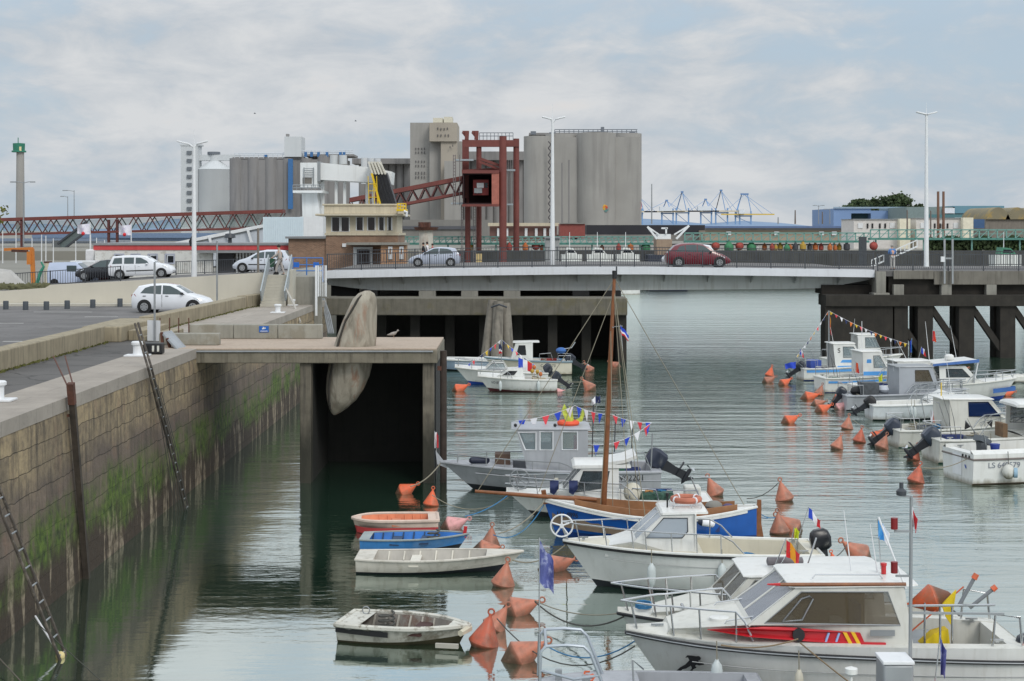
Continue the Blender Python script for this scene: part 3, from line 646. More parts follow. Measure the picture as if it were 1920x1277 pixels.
# railings
def railing(label, pts, ztop, seg, name='steel_railing', mt=DRAIL, bs=.13, br=.012):
    r = thing(name, label, 'railing', (pts[0][0], pts[0][1], ztop(pts[0][0])))
    a, b = Vector((*pts[0], 0)), Vector((*pts[1], 0)); n = max(1, round((b-a).length/seg))
    for i in range(n+1):
        p = a.lerp(b, i/n); z = ztop(p.x); part('post', MB().bx(p.x-.035, p.x+.035, p.y-.035, p.y+.035, z, z+1.02), mt, r, True)
    for i in range(n):
        p, q = a.lerp(b, i/n), a.lerp(b, (i+1)/n); zp, zq = ztop(p.x), ztop(q.x); m = MB(); U = Vector((0, 0, 1))
        for h in (.1, .98): m.beam(p+U*(zp+h), q+U*(zq+h), .05, .05)
        k = max(2, int((q-p).length/bs))
        for j in range(1, k): s = p.lerp(q, j/k); z = lerp(zp, zq, j/k); m.bx(s.x-br, s.x+br, s.y-br, s.y+br, z+.1, z+.97)
        part('railing_panel', m, mt, r, True, smooth=False)
railing('dark railing along the near edge of the white bridge deck', [(BX0+.1, BY0+.15), (BX1-.05, BY0+.15)], dz, 2.0)
railing('dark railing along the far edge of the bridge deck', [(BX0+.1, BY1-.15), (BX1-.05, BY1-.15)], dz, 2.0, bs=.2)
railing('dark railing along the near edge of the concrete approach on the right', [(AX+.1, BY0-.1), (AX+17, BY0-.1)], lambda x: 5.18, 2.0)
railing('dark railing along the far edge of the concrete approach', [(AX+.1, 108.8), (AX+24, 108.8)], lambda x: 5.18, 2.0, bs=.2)
railing('dark railing behind the cars along the upper ramp', [(XP(330, 117.5), 117.5), (XP(545, 117.5), 117.5)], rz_, 2.2, bs=.16)
railing('dark railing before the boatyard at the far left', [(-46, 104), (XP(226, 104), 104)], rz_, 2.2, bs=.16)
bf = thing('blue_barrier', 'blue tubular barrier with square signs beside the stairway', 'barrier', (XP(575, 93), 93, 5.0))
for dzv in (.25, .6, 1.0): part('rail', MB().cyl((XP(548, 93), 93, 5.0+dzv), (XP(606, 93), 93, 5.0+dzv), .03), mat('barrier_blue', c(48, 110, 180), .5), bf, True)
for px in (549, 575, 605): part('post', MB().cyl((XP(px, 93), 93, 4.6), (XP(px, 93), 93, 6.02), .035), MATS['barrier_blue'], bf, True)
for px in (556, 593): part('sign_plate', MB().bx(XP(px, 93)-.16, XP(px, 93)+.16, 92.93, 92.96, 5.45, 5.75), mat('plate_blue', c(30, 100, 190), .5), bf, True)
gw = thing('white_gantry_posts', 'pair of pale steel uprights joined by a bar at the right approach', 'gantry', (XP(1778, 95.5), 95.4, 3.8))
for px in (1771, 1786): part('upright', MB().bx(XP(px, 95.4)-.05, XP(px, 95.4)+.05, 95.35, 95.45, ZP(532, 95.4), ZP(448, 95.4)), GALV, gw, True)
part('crossbar', MB().bx(XP(1771, 95.4), XP(1786, 95.4), 95.36, 95.44, ZP(486, 95.4), ZP(483, 95.4)), GALV, gw, True)
part('box', MB().bx(XP(1763, 95.4), XP(1770, 95.4), 95.2, 95.34, ZP(491, 95.4), ZP(481, 95.4)), WPAINT, gw, True)
# tall white lamp masts
def lamp(px, py, ytop, Y, label, arms, ant):
    b = D(px, py, Y); h = (py-ytop)*Y/F; r = thing('street_lamp', label, 'street lamp', tuple(b), 0, 'tall white lamp masts')
    part('pole', MB().lathe([(.16, 0), (.15, .6), (.075, h), (.001, h+.02)], 12), WPAINT, r)
    part('antenna', MB().cyl((0, 0, h), (0, 0, h+ant), .018, .008, 5), WPAINT, r)
    for sx, L in arms:
        m = MB(); m.tube([(0, 0, h-.15), (sx*L*.55, 0, h+.03), (sx*L, 0, h+.12)], [.06, .05, .035]); a = part('arm', m, WPAINT, r)
        m = MB(); m.box(sx*(L+.22), 0, h+.15, .62, .26, .09, ry=-sx*R(14)); part('lamp_head', m, WPAINT, a, bev=.03)
lamp(364, 519, 272, 92, 'white twin armed lamp mast rising in front of the red striped building', ((-1, .45), (1, .25)), .9)
lamp(1036, 497, 226, 97.2, 'white lamp mast in the middle of the bridge before the big silos', ((-1, .12), (1, .25)), 1.0)
lamp(1737, 500, 217, 95.8, 'white lamp mast at the right end of the bridge', ((-1, .08), (1, .12)), .8)
for o_ in COL.objects: SECTION.setdefault(o_.name, 'd')
# ------------------------------------------------------------------ buildings and port structures behind the bridge
def pbx(m, x0, x1, y0, y1, Y, dep):      # box whose front face at distance Y spans those outlines
    return m.bx(XP(x0, Y), XP(x1, Y), Y, Y+dep, ZP(y1, Y), ZP(y0, Y))
REDST = mat('dull_red_steel', c(114, 60, 54), .7, var=.2, scale=.6, streak=.35, scol=c(84, 44, 42), sscale=.3)
REDDK = mat('dark_red_steel', c(88, 46, 44), .6, var=.2)
BRICK = None
t = NT('brown_brick'); v = t.coord(); sx = t.n('ShaderNodeSeparateXYZ'); t.l(v, sx.inputs[0]); cb = t.n('ShaderNodeCombineXYZ')
t.l(t.math('ADD', sx.outputs[0], sx.outputs[1]), cb.inputs[0]); t.l(sx.outputs[2], cb.inputs[1]); b = t.n('ShaderNodeTexBrick'); t.l(cb.outputs[0], b.inputs['Vector'])
b.inputs['Scale'].default_value = 1; b.inputs['Brick Width'].default_value = .24; b.inputs['Row Height'].default_value = .08; b.inputs['Mortar Size'].default_value = .008
b.inputs['Color1'].default_value = c(126, 96, 78); b.inputs['Color2'].default_value = c(150, 116, 94); b.inputs['Mortar'].default_value = c(150, 138, 122)
o = t.mix(t.mr(t.noise(v, .7, 6, .6), .4, .7, 0, .5), b.outputs[0], c(104, 82, 68)); t.l(o, t.b.inputs['Base Color']); t.b.inputs['Roughness'].default_value = .9; BRICK = t.m
OLDW = mat('peeling_white_wall', c(208, 208, 204), .85, var=.06, scale=.6, blotch=.55, bcol=c(150, 142, 132), bscale=1.8, streak=.15)
RSTR = mat('faded_red_fascia', c(196, 70, 72), .7, var=.15, scale=.8, streak=.2, scol=c(210, 130, 124))
ROOFG = mat('grey_roof_edge', c(134, 136, 138), .8)
# long low building with the red stripe
Y = 121
lb = thing('harbour_building', 'long low peeling white building with a red stripe along its roof', 'building', (XP(370, Y), Y+5, 3.8))
x0, x1, x2 = XP(178, Y), XP(448, Y), XP(551, Y)
m = MB(); holes = []
wz0, wz1 = ZP(500, Y), ZP(481, Y)
for px in (223, 254, 286, 318): holes.append([(XP(px-7, Y), ZP(493, Y)), (XP(px+8, Y), ZP(493, Y)), (XP(px+8, Y), ZP(477.5, Y)), (XP(px-7, Y), ZP(477.5, Y))])
out = [(x0, 3.6), (x1-2, 3.6), (x1-2, ZP(469, Y)), (x0, ZP(469, Y))]
m.panel(out, holes, lambda x, z: (x, Y, z), lambda x, z: (x, Y+.3, z)); part('wall', m, OLDW, lb, True, smooth=False)
part('side_wall', MB().bx(x0, x0+.3, Y+.31, Y+10, 3.6, ZP(467, Y)), OLDW, lb, True)
m = MB(); m.bx(x0-.1, x2, Y-.06, Y+.2, ZP(468.9, Y), ZP(460, Y)); part('red_fascia', m, RSTR, lb, True)
part('roof', MB().bx(x0-.2, x2+.05, Y-.15, Y+10, ZP(459.9, Y), ZP(456, Y)), ROOFG, lb, True)
for px in (223, 254, 286, 318):
    f = part('window', MB().bx(XP(px-4.5, Y), XP(px+8, Y), Y+.2, Y+.22, ZP(493, Y), ZP(480, Y)), DGLASS, lb, True)
    m = MB(); a, b_, zz0, zz1 = XP(px-9, Y), XP(px+10, Y), ZP(495, Y), ZP(475.5, Y)
    m.panel([(a, zz0), (b_, zz0), (b_, zz1), (a, zz1)], [[(a+.1, zz0+.1), (b_-.1, zz0+.1), (b_-.1, zz1-.1), (a+.1, zz1-.1)]], lambda x, z: (x, Y-.05, z), lambda x, z: (x, Y+.02, z))
    part('frame', m, mat('bluish_window_surround', c(166, 170, 184), .7), f, True)
# porch recess
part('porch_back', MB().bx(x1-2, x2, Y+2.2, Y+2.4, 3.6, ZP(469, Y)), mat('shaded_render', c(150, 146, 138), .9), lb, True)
part('porch_canopy', MB().bx(x1-3, x2, Y-.9, Y+2.19, ZP(474, Y), ZP(469.5, Y)), ROOFG, lb, True)
part('dark_gate', MB().bx(XP(408, Y), XP(436, Y), Y+.4, Y+.5, 3.6, ZP(475, Y)), mat('dark_grille', c(64, 64, 68), .7), lb, True)
m = MB()
for k in range(9): m.bx(XP(440, Y)+k*.24, XP(440, Y)+k*.24+.14, Y+.6, Y+.66, 3.7, ZP(475, Y))
part('white_slat_screen', m, WPAINT, lb, True)
m = MB()
for k in range(12): m.bx(XP(474, Y)+k*.26, XP(474, Y)+k*.26+.12, Y+1.2, Y+1.26, 3.9, ZP(470, Y))
part('white_slat_screen', m, WPAINT, lb, True)
part('roof_vent', MB().lathe([(.15, 0), (.15, .35), (.45, .4), (.36, .7), (.05, .75), (.04, 1.2), (.001, 1.2)], 10, Matrix.Translation((XP(418, Y), Y+3, ZP(456, Y)))), DRAIL, lb, True)
m = MB(); m.add([D(354, 452, 119), D(362, 438, 119), D(362, 462, 119), D(356, 462, 119)]+[D(354, 452, 119.15), D(362, 438, 119.15), D(362, 462, 119.15), D(356, 462, 119.15)], [(0,1,2,3), (7,6,5,4), (0,4,5,1), (1,5,6,2), (2,6,7,3), (3,7,4,0)])
solo('black_banner', m, BLACK, 'small black furled flag beside the white lamp mast', 'flag')
# bridge keeper's house in brick
Y = 119
kh = thing('control_house', 'brick bridge keeper house with a glazed cream control cabin on top', 'building', (XP(680, Y), Y+4, 4.6))
xa, xb, xc = XP(540, Y), XP(611, Y), XP(746, Y)
part('annex_wall', MB().bx(xa, xb-.004, Y+.2, Y+7, 4, ZP(447.5, Y)), BRICK, kh, True)
part('annex_roof', MB().bx(xa-.2, xb-.002, Y-.1, Y+7.2, ZP(447.4, Y), ZP(443.5, Y)), ROOFG, kh, True)
part('wall', MB().bx(xb, xc, Y, Y+7.5, 4, ZP(441.5, Y)), BRICK, kh, True)
CRM = mat('cream_render', c(198, 188, 166), .85, var=.1, scale=1.5, streak=.4, scol=c(128, 120, 104))
part('cornice', MB().bx(xb-.08, xc+.08, Y-.1, Y+7.6, ZP(441.4, Y), ZP(437, Y)), CRM, kh, True)
cabx0, cabx1 = XP(611, Y), XP(744, Y); cz0, cz1 = ZP(436.9, Y), ZP(405, Y)
wn = [(622, 637), (639.5, 655), (668, 681), (689, 703.5), (710, 720.5), (727, 734.5)]
m = MB(); m.panel([(cabx0, cz0), (cabx1, cz0), (cabx1, cz1), (cabx0, cz1)], [[(XP(a, Y), ZP(434, Y) if a < 660 else ZP(432, Y)), (XP(b_, Y), ZP(434, Y) if a < 660 else ZP(432, Y)), (XP(b_, Y), ZP(407.5, Y)), (XP(a, Y), ZP(407.5, Y))] for a, b_ in wn], lambda x, z: (x, Y, z), lambda x, z: (x, Y+.25, z)); part('cabin_wall', m, CRM, kh, True, smooth=False)
part('cabin_side', MB().bx(cabx1-.25, cabx1, Y+.26, Y+6, cz0, cz1), CRM, kh, True); part('cabin_side', MB().bx(cabx0, cabx0+.25, Y+.26, Y+6, cz0, cz1), CRM, kh, True)
part('cabin_back', MB().bx(cabx0, cabx1, Y+6, Y+6.2, cz0, cz1), mat('cabin_inside', c(70, 60, 54), .9), kh, True)
for a, b_ in wn: 
    f = part('window', MB().bx(XP(a, Y), XP(b_, Y), Y+.12, Y+.14, ZP(434, Y), ZP(407.5, Y)), glassmat('brown_glass', c(44, 36, 34), .9) if 'brown_glass' not in MATS else MATS['brown_glass'], kh, True)
    m = MB(); zz0, zz1 = ZP(434 if a < 660 else 432, Y), ZP(407.5, Y)
    m.tube([(XP(a, Y), Y-.01, zz0), (XP(b_, Y), Y-.01, zz0), (XP(b_, Y), Y-.01, zz1), (XP(a, Y), Y-.01, zz1)], .05, 4, True); part('frame', m, WPAINT, f, True)
m = MB(); m.bx(XP(594, Y), XP(757, Y), Y-1.0, Y+7.5, ZP(404.9, Y), ZP(401, Y)); m.bx(XP(609, Y), XP(746, Y), Y-.5, Y+7.2, ZP(400.9, Y), ZP(386, Y)); m.bx(XP(606, Y), XP(749, Y), Y-.6, Y+7.3, ZP(385.9, Y), ZP(382.5, Y)); part('roof', m, CRM, kh, True, .03)
part('porch_wall', MB().bx(XP(718, Y), XP(764, Y), Y-2, Y-.01, 4, ZP(459, Y)), mat('pale_brick', c(184, 144, 112), .9, var=.12, scale=3, streak=.2), kh, True)
part('porch_roof', MB().bx(XP(655, Y), XP(768, Y), Y-2.3, Y+.0-.012, ZP(458.9, Y), ZP(454.5, Y)), CONC, kh, True)
dx0, dx1 = XP(663, Y), XP(699, Y)
d_ = part('door', MB().bx(XP(669, Y), XP(695, Y), Y-.12, Y-.05, 4.6, ZP(468, Y)), mat('dark_brown_door', c(58, 44, 42), .7), kh, True)
m = MB(); m.panel([(dx0, 4.6), (dx1, 4.6), (dx1, ZP(463, Y)), (dx0, ZP(463, Y))], [[(dx0+.26, 4.61), (dx1-.2, 4.61), (dx1-.2, ZP(467.5, Y)), (dx0+.26, ZP(467.5, Y))]], lambda x, z: (x, Y-.2, z), lambda x, z: (x, Y-.01, z)); part('door_frame', m, WPAINT, d_, True)
for px in (732, 753):
    m = MB(); a, b_ = XP(px-4, Y-2), XP(px+4, Y-2); m.panel([(a, ZP(486, Y-2)), (b_, ZP(486, Y-2)), (b_, ZP(462, Y-2)), (a, ZP(462, Y-2))], [[(a+.1, ZP(477, Y-2)), (b_-.1, ZP(477, Y-2)), (b_-.1, ZP(466, Y-2)), (a+.1, ZP(466, Y-2))]], lambda x, z: (x, Y-2.12, z), lambda x, z: (x, Y-2.01, z)); part('slot_window', m, WPAINT, kh, True)
part('wall_light', MB().bx(XP(642, Y), XP(649, Y), Y-.15, Y-.01, ZP(463, Y), ZP(456.5, Y)), WPAINT, kh, True)
# white ramp building with ribbed box
Y = 150
RIB = mat('ribbed_white_metal', c(206, 220, 228), .5, var=.04)
rbx = thing('ribbed_container_building', 'white ribbed metal box building behind the brick annex', 'building', (XP(550, Y), Y, 4.5))
m = MB(); x0, x1 = XP(493, Y), XP(569, Y)
for k in range(19): m.bx(x0+(x1-x0)*k/19+.01, x0+(x1-x0)*(k+1)/19-.03, Y-.05, Y, 4.5, ZP(407.5, Y))
m.bx(x0, x1, Y+.001, Y+6, 4.5, ZP(407, Y)); part('ribbed_wall', m, RIB, rbx, True); part('plain_wall', MB().bx(x1+.004, XP(606, Y), Y-.03, Y+6, 4.5, ZP(407, Y)), WPAINT, rbx, True)
Y = 168
rw = thing('boarding_ramp', 'long sloping grey white covered ramp rising to the right behind the red striped building', 'ramp', (XP(400, Y), Y, 4.5))
a0, a1 = (250, 470), (655, 388)
PGR = mat('pale_grey_cladding', c(190, 196, 204), .6, var=.05, streak=.15)
def sl(m, dy0, dy1, ya, yb): m.add([(XP(x, Y), y, ZP(q+d, Y)) for y in (ya, yb) for (x, q), d in ((a0, dy0), (a1, dy0), (a1, dy1), (a0, dy1))], [(0,1,2,3), (7,6,5,4), (0,4,5,1), (1,5,6,2), (2,6,7,3), (3,7,4,0)])
m = MB(); sl(m, 0, 6, Y-.3, Y+4); part('roof_edge', m, WPAINT, rw, True)
m = MB(); sl(m, 6, 9, Y-.05, Y+4); part('shadow_gap', m, GALV, rw, True)
m = MB(); sl(m, 9, 60, Y, Y+4); part('side_wall', m, PGR, rw, True)
for px in (300, 335, 365, 398, 432, 470, 540, 600): 
    q = lerp(a0[1], a1[1], (px-a0[0])/(a1[0]-a0[0])); part('upright', MB().beam(D(px-6, q+3, Y-.4), D(px+3, q+34, Y-.4), .25), WPAINT, rw, True)
# gallery (link bridge) in white with dark bellows at its right end
Y = 158
gl_ = thing('boarding_gallery', 'high white boxy boarding gallery with a dark ribbed chute at its end', 'gallery', (XP(640, Y), Y, 4.5))
WG = mat('white_gallery', c(222, 224, 224), .5, var=.05, scale=.6, streak=.3, scol=c(168, 166, 158), sscale=.4)
def quadbox(m, pts, Y0, Y1):
    k = len(pts); m.prism([(XP(x, Y0), ZP(q, Y0)) for x, q in pts], lambda x, z: (x, Y0, z), lambda x, z: (x, Y1, z)); return m
part('gallery_box', quadbox(MB(), [(600, 305), (697, 314), (735, 322), (733, 345), (697, 342), (600, 337)], Y, Y+4), WG, gl_, True)
part('stair_tower', quadbox(MB(), [(563, 305), (594, 305), (594, 351), (563, 351)], Y-1, Y+3), WG, gl_, True)
part('tower_shaft', quadbox(MB(), [(566, 362), (594, 362), (601, 408), (567, 408)], Y-.8, Y+3), WG, gl_, True)
part('landing', quadbox(MB(), [(549, 357), (605, 357), (605, 361.5), (549, 361.5)], Y-2, Y+3), WG, gl_, True)
part('opening', MB().bx(XP(570, Y), XP(587, Y), Y-1.05, Y-1.004, ZP(345, Y), ZP(334, Y)), mat('dim_opening', c(120, 116, 110), .9), gl_, True)
m = MB()
for q in (347, 352): m.tube([D(549, q, Y-2), D(605, q, Y-2)], .04, 5)
for px in range(549, 606, 7): m.tube([D(px, 347, Y-2), D(px, 357, Y-2)], .03, 4)
part('landing_rail', m, GALV, gl_, True)
m = MB()
for q in range(316, 336, 4): m.tube([D(569, q, Y-1.2), D(588, q, Y-1.2)], .035, 4)
for px in (570, 588): m.tube([D(px, 314, Y-1.2), D(px, 350, Y-1.2)], .05, 4)
part('cage', m, GALV, gl_, True)
part('joint', quadbox(MB(), [(594.2, 303), (599.8, 303), (599.8, 340), (594.2, 340)], Y-.5, Y+3), GALV, gl_, True)
for px, q in ((628, 340), (644, 340), (686, 343), (698, 343), (603, 340)): part('leg', MB().bx(XP(px-2.6, Y), XP(px+2.6, Y), Y+1, Y+1.4, 4.5, ZP(q, Y)), WG, gl_, True)
RIBD = mat('dark_ribbed_cover', c(74, 74, 78), .7, var=.15); CRIB = mat('cream_ribs', c(206, 202, 190), .6)
ch = part('chute', quadbox(MB(), [(697, 327), (725, 324), (743, 384), (712, 384)], Y-2, Y-.3), RIBD, gl_, True)
part('chute_hood', quadbox(MB(), [(690, 305), (710, 304), (724, 325), (697, 327)], Y-2.1, Y-.2), CRIB, ch, True)
for k in range(5): part('rib', MB().beam(D(691+k*5.5, 303, Y-2.3), D(699+k*6, 327, Y-2.3), .16), CRIB, ch, True); part('rib', MB().beam(D(702+k*5.5, 327, Y-2.2), D(717+k*6, 383, Y-2.2), .1), BLACK, ch, True)
part('yellow_edge', MB().beam(D(697, 325, Y-2.3), D(713, 384, Y-2.3), .2), YEL, ch, True)
m = MB()
for px in (690, 700, 706): m.tube([D(px, 330, Y-3), D(px+2, 383, Y-3)], .04, 4)
for q in (345, 358, 370): m.tube([D(690, q, Y-3), D(707, q, Y-3)], .035, 4)
part('yellow_ladder', m, YEL, gl_, True)
yg = thing('yellow_platform', 'small yellow railed platform at the edge of the control cabin roof', 'platform', (XP(752, 119), 117.5, ZP(396, 119)))
m = MB(); m.bx(XP(744, 117), XP(762, 117), 116.5, 118.6, ZP(396, 117), ZP(392, 117)); part('floor', m, YEL, yg, True)
m = MB()
for px in (745, 751, 756, 761): m.tube([D(px, 394, 116.6), D(px, 381, 116.6)], .04, 5)
for q in (382, 388): m.tube([D(745, q, 116.6), D(761, q, 116.6)], .04, 5)
part('rail', m, YEL, yg, True)
m = MB(); m.tube([D(757, 396, 116.4), D(763, 398, 116.4), D(762, 406, 116.4)], .09); part('white_pipe', m, WPAINT, yg, True)
# passenger walkway in dark red lattice
def truss(label, Pt, Pb, n, name='covered_walkway', th=.45, glass=True):
    r = thing(name, label, 'walkway', tuple(D(*Pb[0])))
    a, b_ = D(*Pt[0]), D(*Pt[1]); e, f = D(*Pb[0]), D(*Pb[1]); dep = Vector((0, 3.2, 0))
    part('roof', MB().add([a, b_, b_+dep, a+dep]+[p+Vector((0, 0, .55)) for p in (a, b_, b_+dep, a+dep)], [(0,1,2,3), (4,5,6,7), (0,1,5,4), (1,2,6,5), (2,3,7,6), (3,0,4,7)]), REDST, r, True)
    m = MB(); m.beam(e, f, .3, .35); m.beam(e+dep, f+dep, .3, .35); part('bottom_chord', m, REDST, r, True)
    for o_ in (0, 1):
        m = MB()
        for k in range(n):
            t0, t1 = k/n, (k+1)/n; d = dep*o_; p, q = a.lerp(b_, t0)+d, a.lerp(b_, t1)+d; u, v_ = e.lerp(f, t0)+d, e.lerp(f, t1)+d; mid = u.lerp(v_, .5)
            m.beam(p, mid, .16); m.beam(mid, q, .16)
        part('lattice', m, REDDK, r, True)
    part('floor', MB().add([e, f, f+dep, e+dep]+[p+Vector((0, 0, .2)) for p in (e, f, f+dep, e+dep)], [(0,1,2,3), (4,5,6,7), (0,1,5,4), (1,2,6,5), (2,3,7,6), (3,0,4,7)]), GALV, r, True)
    if glass:
        k = Vector((0, 1.5, .4)); part('glazing', MB().quad(e+k, f+k, b_+Vector((0, 1.5, -.1)), a+Vector((0, 1.5, -.1))), glassmat('walkway_glass', c(160, 186, 182), .45) if 'walkway_glass' not in MATS else MATS['walkway_glass'], r, True)
    return r
wk = truss('long dark red lattice passenger walkway crossing behind the flags at left', [(-60, 417, 260), (530, 399, 260)], [(-60, 441, 260), (530, 427, 260)], 19)
for px in (203, 219, 40): part('leg', MB().bx(XP(px-2, 260), XP(px+2, 260), 260, 260.6, 4.9, ZP(412, 260)), REDDK, wk, True)
stw = thing('walkway_stair', 'dark covered stair sloping down from the red walkway to a grey shed', 'stairs', tuple(D(130, 470, 255)))
m = MB(); p, q = D(166, 424, 255), D(112, 466, 255); m.beam(p, q, 1.6, 1.1); part('stair_tube', m, mat('grey_green_stair', c(96, 108, 108), .6), stw, True)
m = MB(); m.beam(p+Vector((0, -1, .8)), q+Vector((0, -1, .8)), .3); m.beam(p+Vector((0, -1, -.8)), q+Vector((0, -1, -.8)), .3); part('edge', m, DRAIL, stw, True)
part('shed', pbx(MB(), 98, 112, 451, 488, 254, 3), mat('grey_shed', c(92, 96, 98), .7), stw, True)
truss('dark red lattice gangway slanting up from the control cabin to the red tower', [(655, 379, 205), (866, 338, 205)], [(655, 402, 205), (866, 362, 205)], 9, glass=False)
# red portal tower
Y = 203
rt = thing('ferry_portal_tower', 'tall dark red steel portal tower with an open cabin box between its legs', 'portal tower', (XP(920, Y), Y+3, 0))
for k, (px, r_, yy, yt, yb) in enumerate(((873, 6.2, Y+4, 262, 372), (943, 7.0, Y, 256, 0), (968, 5.6, Y+6, 260, 0), (898, 5.0, Y+6, 268, 0), (877, 5.2, Y+4.2, 370, 0))):
    m = MB(); m.cyl((XP(px, yy), yy, 0), (XP(px, yy), yy, ZP(yt, yy)), r_*yy/F, None, 16) if yb == 0 else m.bx(XP(px-r_, yy), XP(px+r_, yy), yy-.4, yy+.4, ZP(yb, yy), ZP(yt, yy)); part('leg', m, REDST, rt, True)
m = MB(); m.bx(XP(869, Y), XP(950, Y), Y-.2, Y+.3, ZP(275.5, Y), ZP(262.5, Y)); m.bx(XP(869, Y), XP(974, Y), Y+5.5, Y+6.2, ZP(275.5, Y+6), ZP(263, Y+6)); m.bx(XP(937, Y), XP(949, Y), Y+.31, Y+5.49, ZP(274.5, Y), ZP(263, Y)); part('top_beam', m, REDST, rt, True)
m = MB()
for dy in (0, 6):
    for q in (249, 255): m.tube([D(899, q, Y+dy), D(962, q, Y+dy)], .05, 4)
    for px in range(899, 963, 7): m.tube([D(px, 249, Y+dy), D(px, 263, Y+dy)], .04, 4)
part('top_rail', m, mat('rail_grey_far', c(126, 130, 136), .6), rt, True)
for px in (875, 893): part('winch_frame', MB().beam(D(px, 262, Y), D(px+1, 246, Y), .5).beam(D(px-8, 248, Y), D(px+4, 248, Y), .35).beam(D(px-8, 248, Y), D(px, 258, Y), .25), REDST, rt, True)
# cabin box: open front
x0, x1, x2, z0, z1 = XP(868, Y), XP(922, Y), XP(936, Y), ZP(383, Y), ZP(324, Y)
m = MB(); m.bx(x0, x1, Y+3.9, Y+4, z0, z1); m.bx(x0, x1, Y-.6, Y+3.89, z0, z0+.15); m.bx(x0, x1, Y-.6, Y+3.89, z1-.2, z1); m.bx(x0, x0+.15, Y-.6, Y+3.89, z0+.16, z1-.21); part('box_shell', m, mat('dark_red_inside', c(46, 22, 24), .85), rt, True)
part('box_side', MB().bx(x1+.004, x2, Y-.7, Y+4, z0-.1, z1+.1), mat('pinkish_red_side', c(164, 98, 84), .7, var=.2, streak=.3), rt, True)
part('box_edge', MB().bx(x0-.1, x2, Y-.8, Y-.61, z1-.1, z1+.3), REDST, rt, True); part('box_edge', MB().bx(x0-.1, x2, Y-.8, Y-.61, z0-.3, z0), REDST, rt, True)
part('inner_cabin', pbx(MB(), 887, 916, 337, 366, Y+1.5, 1.2), mat('inner_red', c(132, 52, 50), .7), rt, True)
part('cabin_window', pbx(MB(), 894, 907, 343, 352, Y+1.4, .08), WPAINT, rt, True); part('cabin_window', pbx(MB(), 908.5, 914.5, 343, 352, Y+1.4, .08), DGLASS, rt, True)
part('cabin_rail', pbx(MB(), 889, 904, 353, 362, Y+1.2, .1), GALV, rt, True)
m = MB(); m.beam(D(896, 296, Y+1), D(938, 311, Y+1), .35); m.beam(D(898, 303, Y+1), D(938, 318, Y+1), .3); m.beam(D(866, 322, Y+2), D(938, 318, Y+2), .5); part('brace', m, REDST, rt, True)
for a, b_, q in ((853, 888, 299), (846, 868, 380), (948, 966, 318), (948, 962, 382)):
    m = MB(); m.bx(XP(a, Y+2), XP(b_, Y+2), Y+1, Y+3, ZP(q+3, Y+2), ZP(q, Y+2)); part('catwalk', m, mat('pale_catwalk', c(158, 166, 172), .6), rt, True)
m = MB()
for px in (850, 854, 862): m.tube([D(px, 290, Y+1), D(px, 385, Y+1)], .05, 4)
for q in range(292, 384, 6): m.tube([D(850, q, Y+1), D(854, q, Y+1)], .04, 4)
for px in (953, 957, 961): m.tube([D(px, 300, Y+5), D(px, 384, Y+5)], .05, 4)
for px in (865, 868, 888, 892): m.tube([D(px, 384, Y+3), D(px, 500, Y+3)], .05, 4)
for q in range(388, 498, 5): m.tube([D(865, q, Y+3), D(868, q, Y+3)], .03, 4); m.tube([D(888, q, Y+3), D(892, q, Y+3)], .03, 4)
part('access_ladder', m, mat('far_ladder_grey', c(120, 112, 112), .7), rt, True)
part('ochre_foot', pbx(MB(), 893, 904, 476, 500, Y-1, .8), mat('ochre_foot', c(196, 172, 120), .8, streak=.4), rt, True)
# ---- grain silos and towers
SIL = mat('silo_concrete', c(158, 156, 152), .95, var=.1, scale=.12, streak=.45, scol=c(112, 110, 108), sscale=.06)
SIL2 = mat('old_silo_concrete', c(138, 136, 135), .95, var=.12, scale=.1, streak=.65, scol=c(92, 92, 94), sscale=.1)
WSIL = mat('white_silo', c(200, 204, 206), .6, var=.05, scale=.1, streak=.15, sscale=.06)
def vcyl(m, px, r_, pt, Y, n=28, zb=4.8): return m.cyl((XP(px, Y), Y, zb), (XP(px, Y), Y, ZP(pt, Y)), r_*Y/F, None, n)
Y = 480
gs = thing('grain_silo_block', 'massive block of tall ribbed concrete grain silos right of the red tower', 'silo', (XP(1095, Y), Y, 4.9))
for k, (px, r_, pt, yy) in enumerate(((1009, 27, 256, 470), (1052, 29, 252, 474), (1118, 37, 250, 470), (1177, 26, 251, 478), (1085, 20, 255, 490), (1150, 18, 254, 492), (1030, 20, 258, 488))):
    m = MB(); vcyl(m, px, r_, pt, yy); part('silo_cell', m, SIL, gs, True)
part('roof_slab', pbx(MB(), 992, 1196, 249, 253, 482, 12), SIL2, gs, True)
part('infill_wall', pbx(MB(), 986, 1200, 257, 440, 468.6, 20), SIL, gs, True)
m = MB()
for q in (243, 247): m.tube([D(1040, q, 478), D(1195, q, 478)], .12, 4)
for px in range(1040, 1196, 9): m.tube([D(px, 243, 478), D(px, 250, 478)], .1, 4)
part('roof_rail', m, mat('far_rail', c(110, 116, 124), .7), gs, True)
for px, w_, q in ((1000, 5, 246), (1036, 6, 248), (1130, 3, 238), (1186, 5, 246)): part('roof_vent', pbx(MB(), px-w_, px+w_, q, 252, 476, 2), MATS['far_rail'], gs, True)
m = MB()
for k in range(13): q = 265+k*13; m.beam(D(1028, q, 464), D(1033, q+6, 464), .35); m.beam(D(1033, q+6, 464), D(1028, q+13, 464), .35)
part('stair_zigzag', m, mat('stair_dark', c(92, 90, 92), .8), gs, True)
for px, pt in ((1054, 305), (1067, 300)): part('drain_pipe', MB().cyl(D(px, pt, 455), D(px, 438, 455), .22, None, 6), SIL2, gs, True)
m = MB()   # abstract graffiti blotches and a heart outline
gx, gz, YY = XP(1142, 461), ZP(388, 461), 470-37*470/F-.15
